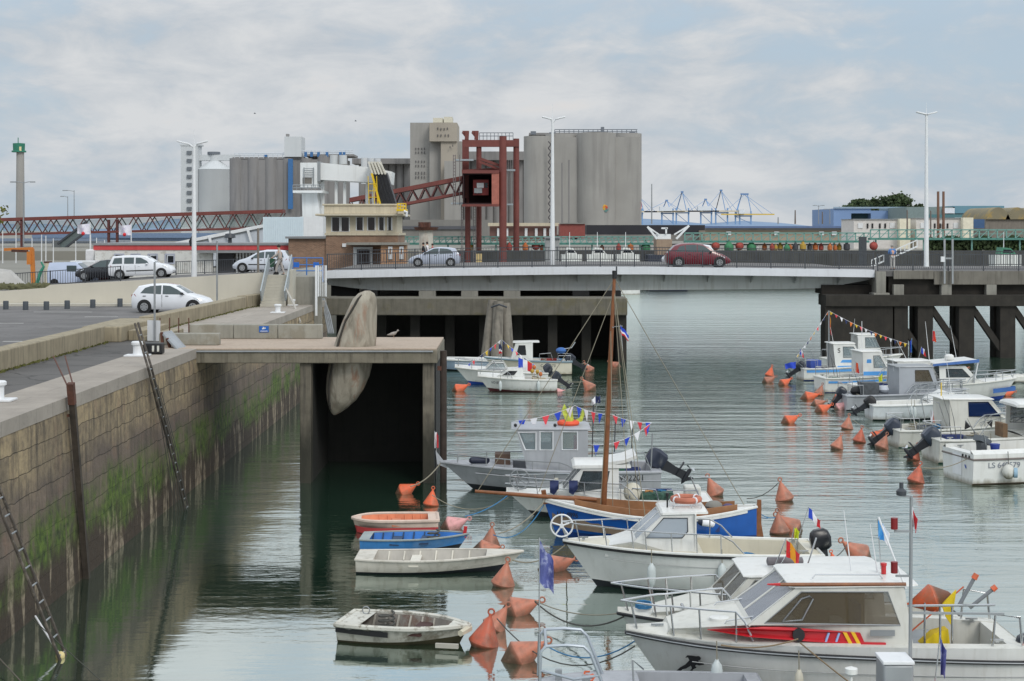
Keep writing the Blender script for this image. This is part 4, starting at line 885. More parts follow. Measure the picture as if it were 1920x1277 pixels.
for k in range(16):
    a = random.uniform(0, 6.28); d = random.uniform(0, .85); m.mi = k % 4; m.lathe([(.001, 0), (random.uniform(.22, .5), 0), (random.uniform(.1, .3), .06), (.001, .06)], 9, Matrix.Translation((XP(1136, YY)+d*math.cos(a), YY+.35+.1*d, ZP(389, YY)+d*1.0*math.sin(a))) @ Matrix.Rotation(R(90), 4, 'X'))
part('spray_paint', m, [mat('spray_orange', c(214, 138, 60), .8), mat('spray_red', c(188, 66, 60), .8), mat('spray_yellow', c(212, 176, 70), .8), mat('spray_teal', c(96, 140, 138), .8)], gs, True)
m = MB(); hp = []
for k in range(25):
    a = 2*PI*k/24; x = 16*math.sin(a)**3; zz = 13*math.cos(a)-5*math.cos(2*a)-2*math.cos(3*a)-math.cos(4*a); YY = 478-26*478/F
    px = 1194+x*.55; th = (px-1177)/26; yy = 478-26*478/F*math.sqrt(max(.05, 1-th*th))-.15
    hp.append(D(px, 388-zz*.75, yy))
m.tube(hp[:-1], .16, 4, True); part('spray_heart', m, mat('spray_pink', c(196, 128, 130), .8), gs, True)
Y = 560
ct = thing('concrete_grain_tower', 'tall square concrete elevator tower with rows of small windows', 'tower', (XP(812, Y), Y+8, 4.9))
TW = mat('tower_concrete_lit', c(168, 160, 148), .95, var=.08, scale=.06, streak=.3, scol=c(134, 128, 120), sscale=.05)  # lighter, warmer concrete copy: sunlight on the right side put into the colour
part('shaft', pbx(MB(), 769, 805, 230, 440, Y+2, 20), SIL, ct, True)
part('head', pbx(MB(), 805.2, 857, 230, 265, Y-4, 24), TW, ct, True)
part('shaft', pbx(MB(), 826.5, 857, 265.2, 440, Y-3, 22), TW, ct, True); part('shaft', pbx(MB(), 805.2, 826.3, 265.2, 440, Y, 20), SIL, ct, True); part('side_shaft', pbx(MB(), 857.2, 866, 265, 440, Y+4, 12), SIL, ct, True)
m = MB(); pbx(m, 812, 830, 221, 229.8, Y, 10); pbx(m, 832, 848, 219, 229.8, Y, 10); part('roof_house', m, mat('pale_roof_house', c(206, 202, 186), .8), ct, True)
m = MB(); TWD = mat('tower_slot', c(92, 90, 92), .9)
for px, q in [(820, 239), (826, 240), (832, 240), (838, 239), (820, 252), (826, 252), (834, 252), (840, 252), (843, 274), (848, 271)]: part('window_slot', pbx(MB(), px, px+1.6, q, q+4, Y-4.4, .3), TWD, ct, True)
for px in (779, 784, 790, 795): 
    for q in (277, 284, 301, 309, 322, 330): part('window_slot', pbx(MB(), px, px+1.2, q, q+(4 if q < 318 else 5), Y+1.6, .3), TWD, ct, True)
Y = 600
ob = thing('old_silo_row', 'lower old concrete silo row behind the concrete tower', 'silo', (XP(840, Y), Y, 4.9))
for px in range(680, 1000, 14):
    if not 770 < px < 860: part('silo_cell', vcyl(MB(), px, 7.4, 306 if px < 770 else 300, Y, 14), SIL2, ob, True)
part('top_floor', pbx(MB(), 660, 770, 297, 307, Y-6, 14), SIL2, ob, True); part('top_floor', pbx(MB(), 866, 985, 284, 300, Y-6, 14), SIL2, ob, True)
part('front_block', pbx(MB(), 833, 862, 302, 440, Y-60, 20), SIL, ob, True)
Y = 440
ws = thing('ribbed_silo_block', 'grey ribbed silo block with a blue vertical strip and white roof house', 'silo', (XP(540, Y), Y, 4.9))
for k in range(13): part('silo_cell', vcyl(MB(), 443+k*16.4, 12.5, 297 if k < 9 else 292, Y+(k % 2)*2.4, 16), SIL2, ws, True)
part('infill_wall', pbx(MB(), 438, 648, 299, 440, 439.0, 12), SIL2, ws, True)
part('roof_slab', pbx(MB(), 436, 570, 294.5, 298, Y-1, 12), SIL2, ws, True); part('roof_slab', pbx(MB(), 570.4, 663, 289, 293, Y-1, 12), SIL2, ws, True)
part('blue_strip', pbx(MB(), 540, 549, 298, 392, Y-3.2, .6), mat('strip_blue', c(58, 108, 160), .6), ws, True)
part('roof_house', pbx(MB(), 533, 565, 256, 294, Y-2, 8), WSIL, ws, True); part('roof_cap', pbx(MB(), 536, 541, 251, 256, Y, 2), SIL2, ws, True)
m = MB()
for q in (288, 291): m.tube([D(440, q, Y-1), D(533, q-1, Y-1)], .1, 4)
for q in (282, 285): m.tube([D(566, q+1, Y-1), D(661, q, Y-1)], .1, 4)
for px in range(440, 534, 9): m.tube([D(px, 288, Y-1), D(px, 297, Y-1)], .09, 4)
for px in range(568, 662, 8): m.tube([D(px, 282, Y-1), D(px, 290, Y-1)], .09, 4)
part('roof_rail', m, mat('white_far_rail', c(206, 212, 218), .7), ws, True)
for px in (497, 572, 583, 596, 612, 637, 644): part('roof_box', pbx(MB(), px-1.5, px+3.5, 285 if px > 560 else 290, 294, Y-1.4, 1), MATS['strip_blue'], ws, True)
for px in (626, 643): m = MB(); m.cyl((XP(px, 300), 300, ZP(308, 300)), (XP(px, 300), 300, ZP(291, 300)), .75, None, 14); part('white_tank', m, WSIL, ws, True)
for k, px in enumerate((683, 694, 705)):
    solo('white_tank', MB().cyl((XP(px, 210), 210+k*1.2, ZP(345, 210)), (XP(px, 210), 210+k*1.2, ZP(296, 210)), .42, None, 12), WSIL, ['white cylindrical vessel leftmost behind the ribbed chute', 'white cylindrical vessel in the middle behind the ribbed chute', 'white cylindrical vessel rightmost behind the ribbed chute'][k], 'vessel', 'white vessels')
Y = 470
wt = thing('white_silo', 'round white silo with a cone roof beside a white stair tower', 'silo', (XP(402, Y), Y, 4.9))
m = MB(); r_ = 33*Y/F; m.lathe([(r_, 4.8), (r_, ZP(319, Y)), (r_*1.02, ZP(318, Y)), (r_*.3, ZP(302, Y)), (r_*.3, ZP(290, Y)), (.01, ZP(290, Y))], 32, Matrix.Translation((XP(403, Y), Y, 0))); part('tank', m, WSIL, wt, True)
part('tower', pbx(MB(), 339, 371, 272, 440, Y-3, 6), WSIL, wt, True); part('tower_cap', pbx(MB(), 337, 374, 270, 273, Y-3.2, 6.4), WSIL, wt, True)
part('conveyor', pbx(MB(), 371.3, 448, 290, 301, Y-1, 3), WSIL, wt, True)
m = MB()
for q in range(283, 400, 15): pbx(m, 350, 359, q, q+6, Y-3.5, .4)
part('landing', m, mat('far_dark_landing', c(112, 118, 124), .8), wt, True)
m = MB(); m.lathe([(3.2*1.6/3.2, 0), (1.9, 0), (1.9, .8), (1.6, .8)], 14, Matrix.Translation((XP(401, Y), Y, ZP(290, Y)))); part('top_rail', m, MATS['far_rail'], wt, True)
# radar tower, distant lamps
Y = 330
rd = thing('radar_tower', 'slender concrete control tower with a green lantern room at far left', 'tower', (XP(37, Y), Y, 4.9))
m = MB(); m.lathe([(.95, 4.8), (.78, ZP(285, Y)), (.01, ZP(285, Y))], 14, Matrix.Translation((XP(38, Y), Y, 0))); part('shaft', m, SIL, rd, True)
GRN = mat('green_metal', c(48, 122, 100), .6, var=.15); m = MB(); m.lathe([(1.5, ZP(285.5, Y)), (1.5, ZP(283, Y)), (1.2, ZP(282, Y)), (1.25, ZP(269, Y)), (.01, ZP(268, Y))], 12, Matrix.Translation((XP(35.5, Y), Y, 0))); part('lantern_room', m, GRN, rd, True)
part('pane', pbx(MB(), 36, 40, 275, 283, Y-1.32, .1), mat('pale_pane', c(226, 214, 170), .2), rd, True)
part('antenna', MB().cyl(D(34, 269, Y), D(34, 258, Y), .09, None, 5), GRN, rd, True)
def farlamp(px, pb, pt, Y, arms, label, name='lamp_post'):
    r = thing(name, label, 'lamp post', tuple(D(px, pb, Y)))
    part('pole', MB().cyl(D(px, pb, Y), D(px, pt, Y), .09, .06, 6), GALV, r, True)
    for a in arms:
        q = part('arm', MB().tube([D(px, pt+2, Y), D(px+a*.6, pt, Y), D(px+a, pt, Y)], .05, 5), GALV, r, True); part('lamp_head', MB().beam(D(px+a*.8, pt+.3, Y-.1), D(px+a*1.35, pt+.3, Y-.1), .3, .14), GALV, q, True)
farlamp(44, 462, 341, 200, (-18, 16), 'distant twin armed lamp post beside the radar tower')
farlamp(139, 415, 357, 300, (-16,), 'taller of two distant lamp posts left of the white silo'); farlamp(127, 415, 368, 300, (-10,), 'shorter of two distant lamp posts left of the white silo')
farlamp(1535, 420, 385, 330, (-8, 8), 'distant twin armed lamp post left of the blue warehouse'); farlamp(1556, 420, 392, 330, (-8,), 'distant curved lamp post close to the blue warehouse')
for k, (px, pt, pb, r_) in enumerate([(1491, 394, 420, .12), (1542, 397, 420, .1), (1701, 394, 450, .13), (1745, 395, 450, .13), (1222, 345, 420, .1), (1459, 407, 420, .1)]):
    Yq = 230; solo('mast', MB().cyl(D(px, pb, Yq), D(px, pt, Yq), r_, r_*.7, 6), GALV if k > 3 else mat('brown_mast', c(110, 100, 94), .8), ['thin utility pole with the sky behind left of the blue warehouse', 'short dark pole beside the distant curved lamp post', 'brown pole before the gap between the white prefab offices', 'brown pole in front of the right prefab office', 'thin lattice mast just right of the big silo block', 'low thin pole right of the blue cranes'][k], 'mast')
for k, (px, label) in enumerate(((1759, 'left one of two tall brown timber posts by the right prefab office'), (1769, 'right one of two tall brown timber posts by the right prefab office'))):
    solo('timber_post', MB().cyl(D(px, 480, 215), D(px, 359, 215), .2, .17, 8), mat('brown_timber_post', c(122, 92, 76), .8), label, 'timber post', 'tall timber posts')
# flags on poles at left
for k, (px, pt, fx, lab) in enumerate(((169, 418, 145, 'white promotional flag flying from a thin pole at left'), (246, 420, 223, 'white promotional flag flying in front of the red walkway'))):
    Yq = 140; r = thing('flagpole', lab, 'flag', tuple(D(px, 470, Yq))); part('pole', MB().cyl(D(px, 470, Yq), D(px, pt-1, Yq), .05, .04, 6), WPAINT, r, True)
    m = MB(); vs = []
    for i in range(9):
        for j in range(6):
            u, w_ = i/8, j/5; px_ = lerp(px, fx, u); q = lerp(pt+1, pt+21, w_)+u*(4-3*w_)-2*u*u; vs.append(D(px_, q, Yq+.35*math.sin(u*7+w_*2)*u))
    m.add(vs, [(i*6+j, i*6+j+6, i*6+j+7, i*6+j+1) for i in range(8) for j in range(5)]); f = part('flag_cloth', m, mat('flag_white_lilac', c(226, 224, 234), .7, blotch=.5, bcol=c(170, 160, 206), bscale=2.2), r, True)
    part('red_mark', MB().ball(D(lerp(px, fx, .55), pt+20, Yq-.15), .16, 8, 6), REDC, f, True)
# blue container cranes far away
CB = mat('crane_blue', c(122, 160, 206), .8, var=.05); CBD = mat('crane_blue_dark', c(106, 140, 186), .8); CY = mat('crane_boom_cream', c(206, 196, 172), .7); CYY = mat('crane_boom_yellow', c(214, 184, 88), .7); CW = mat('crane_house_white', c(220, 226, 234), .7)  # crane colours made paler so they carry the distance haze
CBL = mat('crane_base_haze', c(150, 176, 200), 1)
def crane(label, ax, ay, legs, by, b0, b1, boom, house=None, flat=0):
    Yc = 1900; s = Yc/F; r = thing('container_crane', label, 'crane', (XP(ax, Yc), Yc, 4.9), 0, 'blue container cranes on the horizon')
    for x in legs: part('leg', MB().beam(D(x, 421, Yc), D(x, by-6, Yc), 2.6*s), CB, r, True)
    part('boom', MB().beam(D(b0, by, Yc-4), D(b1, by, Yc-4), 3*s, 2.4*s), boom, r, True)
    part('frame', MB().beam(D(legs[0]-2, by+3, Yc), D(legs[-1]+2, by+3, Yc), 2.4*s).beam(D(legs[0], by+4, Yc), D(legs[-1], 419, Yc), 1.0*s), CBD, r, True)
    m = MB(); la, lb_ = (ax-flat-10, ax+flat+8)
    for x0_, x1_ in ((ax-flat, la), (ax+flat, lb_), (ax-flat, legs[0])): m.beam(D(x0_, ay, Yc), D(x1_, by-1, Yc), 1.3*s)
    part('a_frame', m, CB, r, True); part('apex', MB().beam(D(ax-flat-2.5, ay+1, Yc), D(ax+flat+2.5, ay+1, Yc), 3*s), CBD, r, True)
    m = MB()
    for x1_ in (b1-4, lerp(ax, b1, .6), b0+3): m.beam(D(ax, ay+2, Yc), D(x1_, by-1, Yc), .7*s)
    part('stay', m, CB, r, True)
    if house: part('machinery_house', MB().bx(XP(house[0], Yc), XP(house[1], Yc), Yc-9, Yc+2, ZP(by-1, Yc), ZP(by-9, Yc)), CW, r, True)
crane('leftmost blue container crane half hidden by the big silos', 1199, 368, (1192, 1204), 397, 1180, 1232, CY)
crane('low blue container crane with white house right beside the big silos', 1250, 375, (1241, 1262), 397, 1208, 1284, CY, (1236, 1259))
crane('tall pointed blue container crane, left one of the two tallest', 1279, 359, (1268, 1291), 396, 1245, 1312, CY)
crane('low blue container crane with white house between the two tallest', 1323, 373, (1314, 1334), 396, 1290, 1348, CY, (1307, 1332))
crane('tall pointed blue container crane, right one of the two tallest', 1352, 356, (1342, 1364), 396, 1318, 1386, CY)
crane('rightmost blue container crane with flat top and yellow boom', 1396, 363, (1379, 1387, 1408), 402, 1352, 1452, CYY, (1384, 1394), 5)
# sheds along the far quay
def shed(name, label, cat, Y, dep, boxes, cols, parts):
    xs0 = min(b[0] for b in boxes); xs1 = max(b[1] for b in boxes); r = thing(name, label, cat, (XP((xs0+xs1)/2, Y), Y+dep/2, 4.9))
    for b, cc, pn in zip(boxes, cols, parts):
        d = b[4] if len(b) > 4 else 0; part(pn, pbx(MB(), b[0], b[1], b[2], b[3], Y-d, dep if d == 0 else .3), cc, r, True)
    return r
BRN = mat('brown_brick_far', c(112, 84, 78), .9, var=.15, scale=.5); BEI = mat('beige_far_wall', c(168, 152, 134), .9, var=.1, scale=.3); BLK_ = mat('near_black_cladding', c(44, 44, 50), .8, var=.2, scale=.3)
GRF = mat('grey_far_wall', c(130, 128, 124), .9, var=.15, scale=.3, streak=.3, sscale=.2)
b1 = shed('brick_office', 'dark brick building with cream roof edge and white windows behind the red tower legs', 'building', 262, 10, [(918, 1044, 424, 452), (915, 1048, 418, 424, 1)], [BRN, CRM], ['wall', 'roof_edge'])
for px in (932, 948, 967, 984, 1003, 1019, 1030): part('window', pbx(MB(), px, px+5, 428, 443, 261.6, .2), WPAINT, b1, True)
shed('concrete_shed', 'long grey concrete shed with a band of windows below the concrete tower', 'building', 300, 20, [(745, 918, 412, 450), (745, 900, 424, 430, .4)], [GRF, mat('window_band', c(84, 86, 92), .6)], ['wall', 'window_band'])
shed('red_container', 'dull red container shed between the brick office and the silos', 'container', 250, 8, [(1050, 1097, 420, 446), (1050, 1097, 418, 420, .3)], [mat('container_red', c(138, 74, 68), .8, streak=.3), GRF], ['body', 'roof'])
shed('black_shed', 'long black clad shed with a pale base below the blue cranes', 'building', 300, 20, [(1100, 1322, 422, 440), (1100, 1322, 440, 452, .4)], [BLK_, GRF], ['cladding', 'base_wall'])
sl_ = shed('solar_roof_shed', 'long beige low shed with a blue solar roof behind the green gangway', 'building', 290, 26, [(1322, 1604, 432, 452), (1322, 1604, 424, 427.5, 1.2), (1322, 1604, 427.6, 432, .6)], [BEI, mat('solar_blue', c(92, 112, 150), .4), GRF], ['wall', 'solar_roof', 'eaves'])
for px in (1362, 1452, 1536, 1560, 1582): part('window', pbx(MB(), px, px+9, 434, 441, 289.5, .2), WPAINT, sl_, True)
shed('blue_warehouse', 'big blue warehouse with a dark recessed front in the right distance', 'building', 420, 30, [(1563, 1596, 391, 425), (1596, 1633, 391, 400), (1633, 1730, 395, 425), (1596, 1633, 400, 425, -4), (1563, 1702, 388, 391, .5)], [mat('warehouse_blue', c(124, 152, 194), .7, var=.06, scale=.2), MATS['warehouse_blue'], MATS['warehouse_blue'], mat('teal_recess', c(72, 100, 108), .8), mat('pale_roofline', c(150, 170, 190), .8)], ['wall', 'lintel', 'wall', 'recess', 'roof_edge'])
shed('teal_warehouse', 'long grey teal warehouse behind the right prefab office', 'building', 400, 30, [(1700, 1790, 388, 425), (1787, 1883, 386, 400), (1768, 1790, 390, 400, .6), (1740, 1850, 402, 408, .5)], [mat('sage_wall', c(124, 140, 140), .8), mat('teal_wall', c(104, 144, 160), .8, var=.08, scale=.2), CW, mat('teal_band', c(84, 124, 130), .8)], ['wall', 'upper_wall', 'white_panel', 'band'])
for k, (a, b_, e, wins, lab) in enumerate(((1601, 1687, 1707, (1627, 1636, 1650, 1660), 'white flat roofed prefab office, left one of the two'), (1718, 1806, 1825, (1753, 1763, 1768, 1777), 'white flat roofed prefab office, right one of the two'))):
    Yq = 236; r = thing('prefab_office', lab, 'building', (XP((a+e)/2, Yq), Yq, 4.9), 0, 'white prefab offices'); q = 412-k*2
    part('wall', pbx(MB(), a, b_, q, 470, Yq, 9), mat('prefab_white', c(214, 210, 206), .7, streak=.1), r, True); part('end_wall', pbx(MB(), b_+.2, e, q-2, 470, Yq-1.5, 10), mat('prefab_cream', c(226, 220, 198), .7), r, True)
    part('roof_edge', pbx(MB(), a-1, b_-.2, q-1.6, q-.1, Yq-.2, 9), GALV, r, True)
    for px in wins: part('window', pbx(MB(), px-1.4, px+1.4, 419, 428, Yq-.15, .1), DARK, r, True)
    for px in (a+12, b_-14): part('roller_shutter', pbx(MB(), px-4, px+5, 418, 428, Yq-.12, .1), WPAINT, r, True)
vs = thing('vaulted_shed', 'grey timber shed with lichen covered vaulted roofs at the right edge', 'building', (XP(1890, 250), 252, 4.9)); Yq = 250
part('wall', pbx(MB(), 1848, 2000, 411, 470, Yq, 14), mat('grey_boards', c(126, 120, 112), .9, streak=.5, sscale=.5), vs, True)
LICH = mat('lichen_roof', c(134, 126, 104), .95, var=.15, scale=.5, blotch=.7, bcol=c(168, 140, 74), bscale=.5)
for k in range(4):
    m = MB(); x0 = XP(1848+k*36, Yq); wd = 36*Yq/F*1.25; rings = []
    for yy in (Yq-.4, Yq+14): rings.append([(x0+wd*(j/12), yy, ZP(411, Yq)+1.85*math.sin(PI*j/12)**.7) for j in range(13)]+[(x0+wd, yy, ZP(411.2, Yq)), (x0, yy, ZP(411.2, Yq))])
    m.loft(rings); part('roof_vault', m, LICH, vs, True)
solo('notice_board', pbx(MB(), 1826, 1846, 411, 428, 240, .3), mat('board_blue', c(56, 88, 128), .6), 'dark blue board between the prefab office and the vaulted shed', 'sign')
# green steel gangway along the far quay
GG = mat('gangway_green', c(106, 148, 140), .6, var=.1); Yq = 209
def gang(label, a, b_, qt, qb, step):
    r = thing('green_gangway', label, 'gangway', tuple(D((a+b_)/2, qb, Yq)))
    part('beam', pbx(MB(), a, b_, qb-4, qb, Yq, 1.6), mat('gangway_green_dark', c(74, 128, 118), .6), r, True); m = MB()
    m.beam(D(a, qt, Yq), D(b_, qt, Yq), .16); m.beam(D(a, (qt+qb-4)/2, Yq), D(b_, (qt+qb-4)/2, Yq), .08); part('top_rail', m, GG, r, True); m = MB(); k = 0; px = a
    while px < b_: m.beam(D(px, qt, Yq), D(px, qb-3, Yq), .16); m.beam(D(px, qb-3, Yq), D(min(b_, px+step), qt, Yq), .09); px += step
    part('lattice', m, GG, r, True)
    for px in range(int(a)+10, int(b_), 90): part('leg', MB().beam(D(px, qb, Yq+.5), D(px, 475, Yq+.5), .2), GG, r, True)
    return r
gang('green lattice gangway on the far quay left of the fishing boat', 740, 1225, 444, 459, 12); gang('green lattice gangway behind the big buoys', 1284, 1630, 437, 455, 16); gang('green lattice gangway before the white prefab offices', 1632, 1960, 431, 450, 17)
# big navigation buoys stored on the far quay
BUOYC = {'g': mat('buoy_green', c(58, 122, 84), .7, var=.25), 'r': mat('buoy_red', c(156, 72, 64), .8, var=.25), 'o': mat('buoy_orange', c(188, 108, 58), .7, var=.25), 'y': mat('buoy_yellow', c(180, 146, 60), .7, var=.25), 'w': mat('buoy_white', c(214, 214, 212), .5), 'd': mat('buoy_dark', c(64, 64, 70), .6)}
sp_ = [(985, 'o', 8, 'orange stored buoy leftmost behind the rear red tower leg'), (1005, 'r', 9, 'round red stored buoy just right of the red tower legs'), (1017, 'o', 7, 'orange stored buoy against the grey cabin'), (882, 'y', 8, 'yellow stored buoy between the front red tower legs'), (955, 'r', 8, 'red stored buoy between the two right red tower legs'), (1212, 'g', 10, 'green cone topped buoy left of the trawler'), (1183, 'o', 8, 'orange stored buoy left of the green cone near the trawler'), (1160, 'r', 7, 'small red drum buoy between the yachts'), (1130, 'o', 6, 'small orange drum buoy above the middle yacht'), (1343, 'r', 9, 'round red buoy above the bonnet of the maroon car'), (1367, 'g', 10, 'green cone topped buoy between the two round red ones'), (1388, 'r', 9, 'round red buoy between the two green cones'), (1411, 'g', 10, 'green cone topped buoy right of both round red ones'), (1437, 'o', 7, 'orange drum buoy just right of the green cones'), (1448, 'r', 7, 'red drum buoy next to the orange one by the green cones'), (1466, 'y', 8, 'yellow buoy left of the small green drum'), (1476, 'g', 7, 'small green drum buoy among the mixed ones'), (1492, 'd', 8, 'first dark grey drum buoy among the mixed ones'), (1506, 'y', 9, 'larger yellow buoy between two dark ones'), (1521, 'd', 7, 'dark grey drum buoy between yellow and orange ones'), (1532, 'o', 8, 'tall orange drum buoy by the dark cabinet'), (1543, 'r', 7, 'red drum buoy squeezed between two orange ones'), (1557, 'o', 7, 'orange drum buoy before the blue warehouse'), (1422, 'w', 5, 'small white float beside the green cone'), (1590, 'd', 9, 'wide dark buoy left of the dark cabinet'), (1640, 'r', 9, 'round red buoy beside the man in blue'), (1568, 'o', 6, 'smallest orange buoy near the wide dark one'), (1578, 'y', 7, 'yellow buoy just left of the wide dark one'), (1455, 'y', 6, 'smaller yellow drum buoy between red and yellow ones'), (1483, 'o', 6, 'small orange drum between the green drum and a dark one')]
for px, cc, s, lab in sp_:
    Yq = 208.6; k = s*1.12*Yq/F; zb = 5.0
    r = thing('navigation_buoy', lab, 'buoy', (XP(px, Yq), Yq, zb), 0, 'big navigation buoys stored on the far quay')
    m = MB(); k_ = k*.8; r.location.z += 0; r.location.y += random.uniform(0, 1.6)
    if cc in 'g': m.lathe([(k*.75, 0), (k_, .1), (k_, .7*k), (k*.75, .8*k), (k*.2, k*1.45), (.01, k*1.5)], 14)
    elif cc in 'r' and s > 8: m.ball((0, 0, k*.8), k*.8, 14, 8)
    else: m.lathe([(k*.4, 0), (k*.6, .1), (k*.6, k*1.1), (k*.3, k*1.2), (k*.26, k*1.6), (.01, k*1.62)], 10)
    part('float', m, BUOYC[cc], r); part('lifting_eye', MB().cyl((0, 0, k*1.45), (0, 0, k*1.8), .06, None, 5), DRAIL, r)
# fishing boat moored at the far quay, with white booms
fb = thing('trawler', 'rusty white fishing trawler with raised white booms beyond the maroon car', 'fishing boat', (XP(1250, 200), 200, 0)); Yq = 200
part('wheelhouse', pbx(MB(), 1231, 1260, 449, 500, Yq, 4), mat('trawler_rust_white', c(150, 130, 112), .8, streak=.5, scol=c(104, 72, 56)), fb, True)
m = MB(); m.beam(D(1232, 448, Yq), D(1214, 425, Yq), .25); m.beam(D(1236, 440, Yq), D(1214, 425, Yq), .18); part('boom', m, WPAINT, fb, True); m = MB(); m.beam(D(1268, 448, Yq), D(1292, 423, Yq), .25); m.beam(D(1264, 440, Yq), D(1292, 423, Yq), .18); part('boom', m, WPAINT, fb, True)
part('white_deckhouse', pbx(MB(), 1232, 1258, 439, 448.6, Yq+.2, 3), WPAINT, fb, True); part('gantry', MB().beam(D(1249, 438, Yq), D(1249, 428, Yq), .2).beam(D(1240, 428, Yq), D(1252, 428, Yq), .2), WPAINT, fb, True); part('hull', pbx(MB(), 1216, 1290, 478, 545, Yq-.5, 6), NAVY, fb, True)
wl = [(1052, 1092), (1100, 1150), (1155, 1200), (1860, 1915)]
for k, (a, b_) in enumerate(wl):
    Yq = 190; r = thing('yacht', ['white motor yacht moored beyond the bridge behind the lamp mast', 'white motor yacht moored beyond the bridge right of the lamp mast', 'white motor yacht moored beyond the bridge left of the trawler', 'white patrol boat with green cabin moored beyond the right approach'][k], 'motor yacht', (XP((a+b_)/2, Yq), Yq, 0))
    x0, x1 = XP(a, Yq), XP(b_, Yq); L = x1-x0; m = MB()
    rings = [[(x0+L*u, Yq+hb, z) for hb, z in ((-wd, 4.75), (-wd*.7, 0), (wd*.7, 0), (wd, 4.75))] for u, wd in ((0, 1.3), (.4, 1.5), (.75, 1.1), (.92, .4), (1, .05))]
    m.loft(rings); part('hull', m, WHITE, r, True)
    m = MB(); m.prism([(x0+L*.2, 4.75), (x0+L*.75, 4.75), (x0+L*.55, 5.5), (x0+L*.25, 5.6)], lambda x, z: (x, Yq-1, z), lambda x, z: (x, Yq+1, z)); part('cabin', m, WHITE if k < 3 else mat('cabin_green', c(60, 120, 96), .5), r, True)
    m = MB(); m.prism([(x0+L*.28, 4.95), (x0+L*.64, 4.95), (x0+L*.56, 5.3), (x0+L*.3, 5.35)], lambda x, z: (x, Yq-1.02, z), lambda x, z: (x, Yq-1.01, z)); part('cabin_window', m, DGLASS, r, True)
    part('mast', MB().cyl((x0+L*.4, Yq, 5.5), (x0+L*.4, Yq, 7.4), .05, .03, 5), WPAINT, r, True)
mp_ = thing('mooring_post', 'pale round concrete column with a rusty crown behind the silver car', 'column', (XP(799, 140), 140, 0)); Yq = 140
m = MB(); m.cyl((XP(799, Yq), Yq, 0), (XP(799, Yq), Yq, ZP(432, Yq)), .62, None, 16); part('shaft', m, mat('pale_column', c(190, 186, 176), .85, streak=.5, scol=c(150, 104, 70)), mp_, True)
m = MB(); m.cyl((XP(799, Yq), Yq, ZP(432, Yq)), (XP(799, Yq), Yq, ZP(426, Yq)), .95, 1.1, 14); [m.box(XP(799, Yq)+random.uniform(-.5, .5), Yq+random.uniform(-.4, .4), ZP(422, Yq), .4, .3, .5, rz=random.random()*3) for k in range(4)]; part('rusty_crown', m, RUST, mp_, True)
for k, (a, b_, l) in enumerate(((1118, 1150, 'grey cabin block on the quay behind the bridge lamp mast'), (1000, 1024, 'grey concrete cabin beside the bridge lamp mast'))):
    pass
gcb = shed('grey_cabin', 'grey ribbed cabin standing directly behind the middle lamp mast', 'cabin', 130, 3, [(1023, 1049, 447, 500), (1021, 1051, 444, 447, .2)], [mat('grey_cabin', c(156, 158, 158), .8, streak=.2), GALV], ['wall', 'roof'])
for k, (px, w_) in enumerate(((1620, 5), (1668, 4))): solo('lock_post', pbx(MB(), px-w_, px+w_, 444 if k == 0 else 470, 505, 124, 1), DRAIL if k else mat('dark_post', c(70, 74, 78), .7), ['dark square cabinet behind the railing left of the man in blue', 'short dark post right of the man in blue'][k], 'post')
wr = thing('white_gangway', 'white railed gangway sloping down behind the man in blue', 'gangway', tuple(D(1690, 480, 140)))
m = MB(); m.beam(D(1634, 500, 140), D(1720, 462, 140), .12); m.beam(D(1634, 488, 140), D(1720, 450, 140), .08)
for k in range(12): p = D(1634, 500, 140).lerp(D(1720, 462, 140), k/11); m.beam(p, p+Vector((0, 0, .56)), .06)
part('rail', m, WPAINT, wr, True)
# boatyard at far left
oc = thing('orange_hoist', 'orange jib hoist in the boatyard at the far left', 'hoist', (XP(60, 112), 112, 3.6)); Yq = 112
m = MB(); OR = mat('hoist_orange', c(200, 122, 52), .7); m.beam(D(63, 533, Yq), D(60, 466, Yq), .26); part('mast', m, OR, oc, True); part('jib', MB().beam(D(8, 468, Yq), D(62, 466, Yq), .18, .2), OR, oc, True)
part('winch', pbx(MB(), 50, 58, 472, 496, Yq-.2, .4), OR, oc, True); m = MB(); m.beam(D(22, 470, Yq-.1), D(52, 471, Yq-.1), .18); part('trolley', m, RUST, oc, True)
gcr = thing('green_davit', 'small green davit crane beside the orange hoist', 'davit', (XP(72, 110), 110, 3.6)); m = MB(); m.tube([D(68, 535, 110), D(76, 510, 110), D(82, 500, 110), D(77, 491, 110)], [.12, .12, .09, .06]); part('arm', m, mat('davit_green', c(52, 136, 112), .5), gcr, True)
rc = thing('rusty_tank', 'pale cylindrical tank with a rusty top in the boatyard', 'tank', (XP(90, 118), 118, 3.6)); m = MB(); m.cyl((XP(90, 118), 118, 3.6), (XP(90, 118), 118, ZP(493, 118)), .28, None, 14); part('body', m, CRM, rc, True); part('rusty_rim', MB().cyl((XP(90, 118), 118, ZP(493, 118)), (XP(90, 118), 118, ZP(490, 118)), .3, None, 14), RUST, rc, True)
bt = thing('boat_cover', 'pale grey covered boat hull lying in the yard at the left edge', 'covered boat', (XP(5, 100), 100, 3.6)); m = MB(); m.loft([[(XP(-60, 100), 99+k*.7, 3.6+1.8*math.sin(PI*k/6)) for k in range(7)], [(XP(10, 100), 99+k*.7, 3.6+1.5*math.sin(PI*k/6)) for k in range(7)], [(XP(52, 100), 101+k*.02, 3.7+.1*math.sin(PI*k/6)) for k in range(7)]], False, True, True); part('cover', m, mat('grey_tarpaulin', c(172, 170, 166), .8), bt, True)
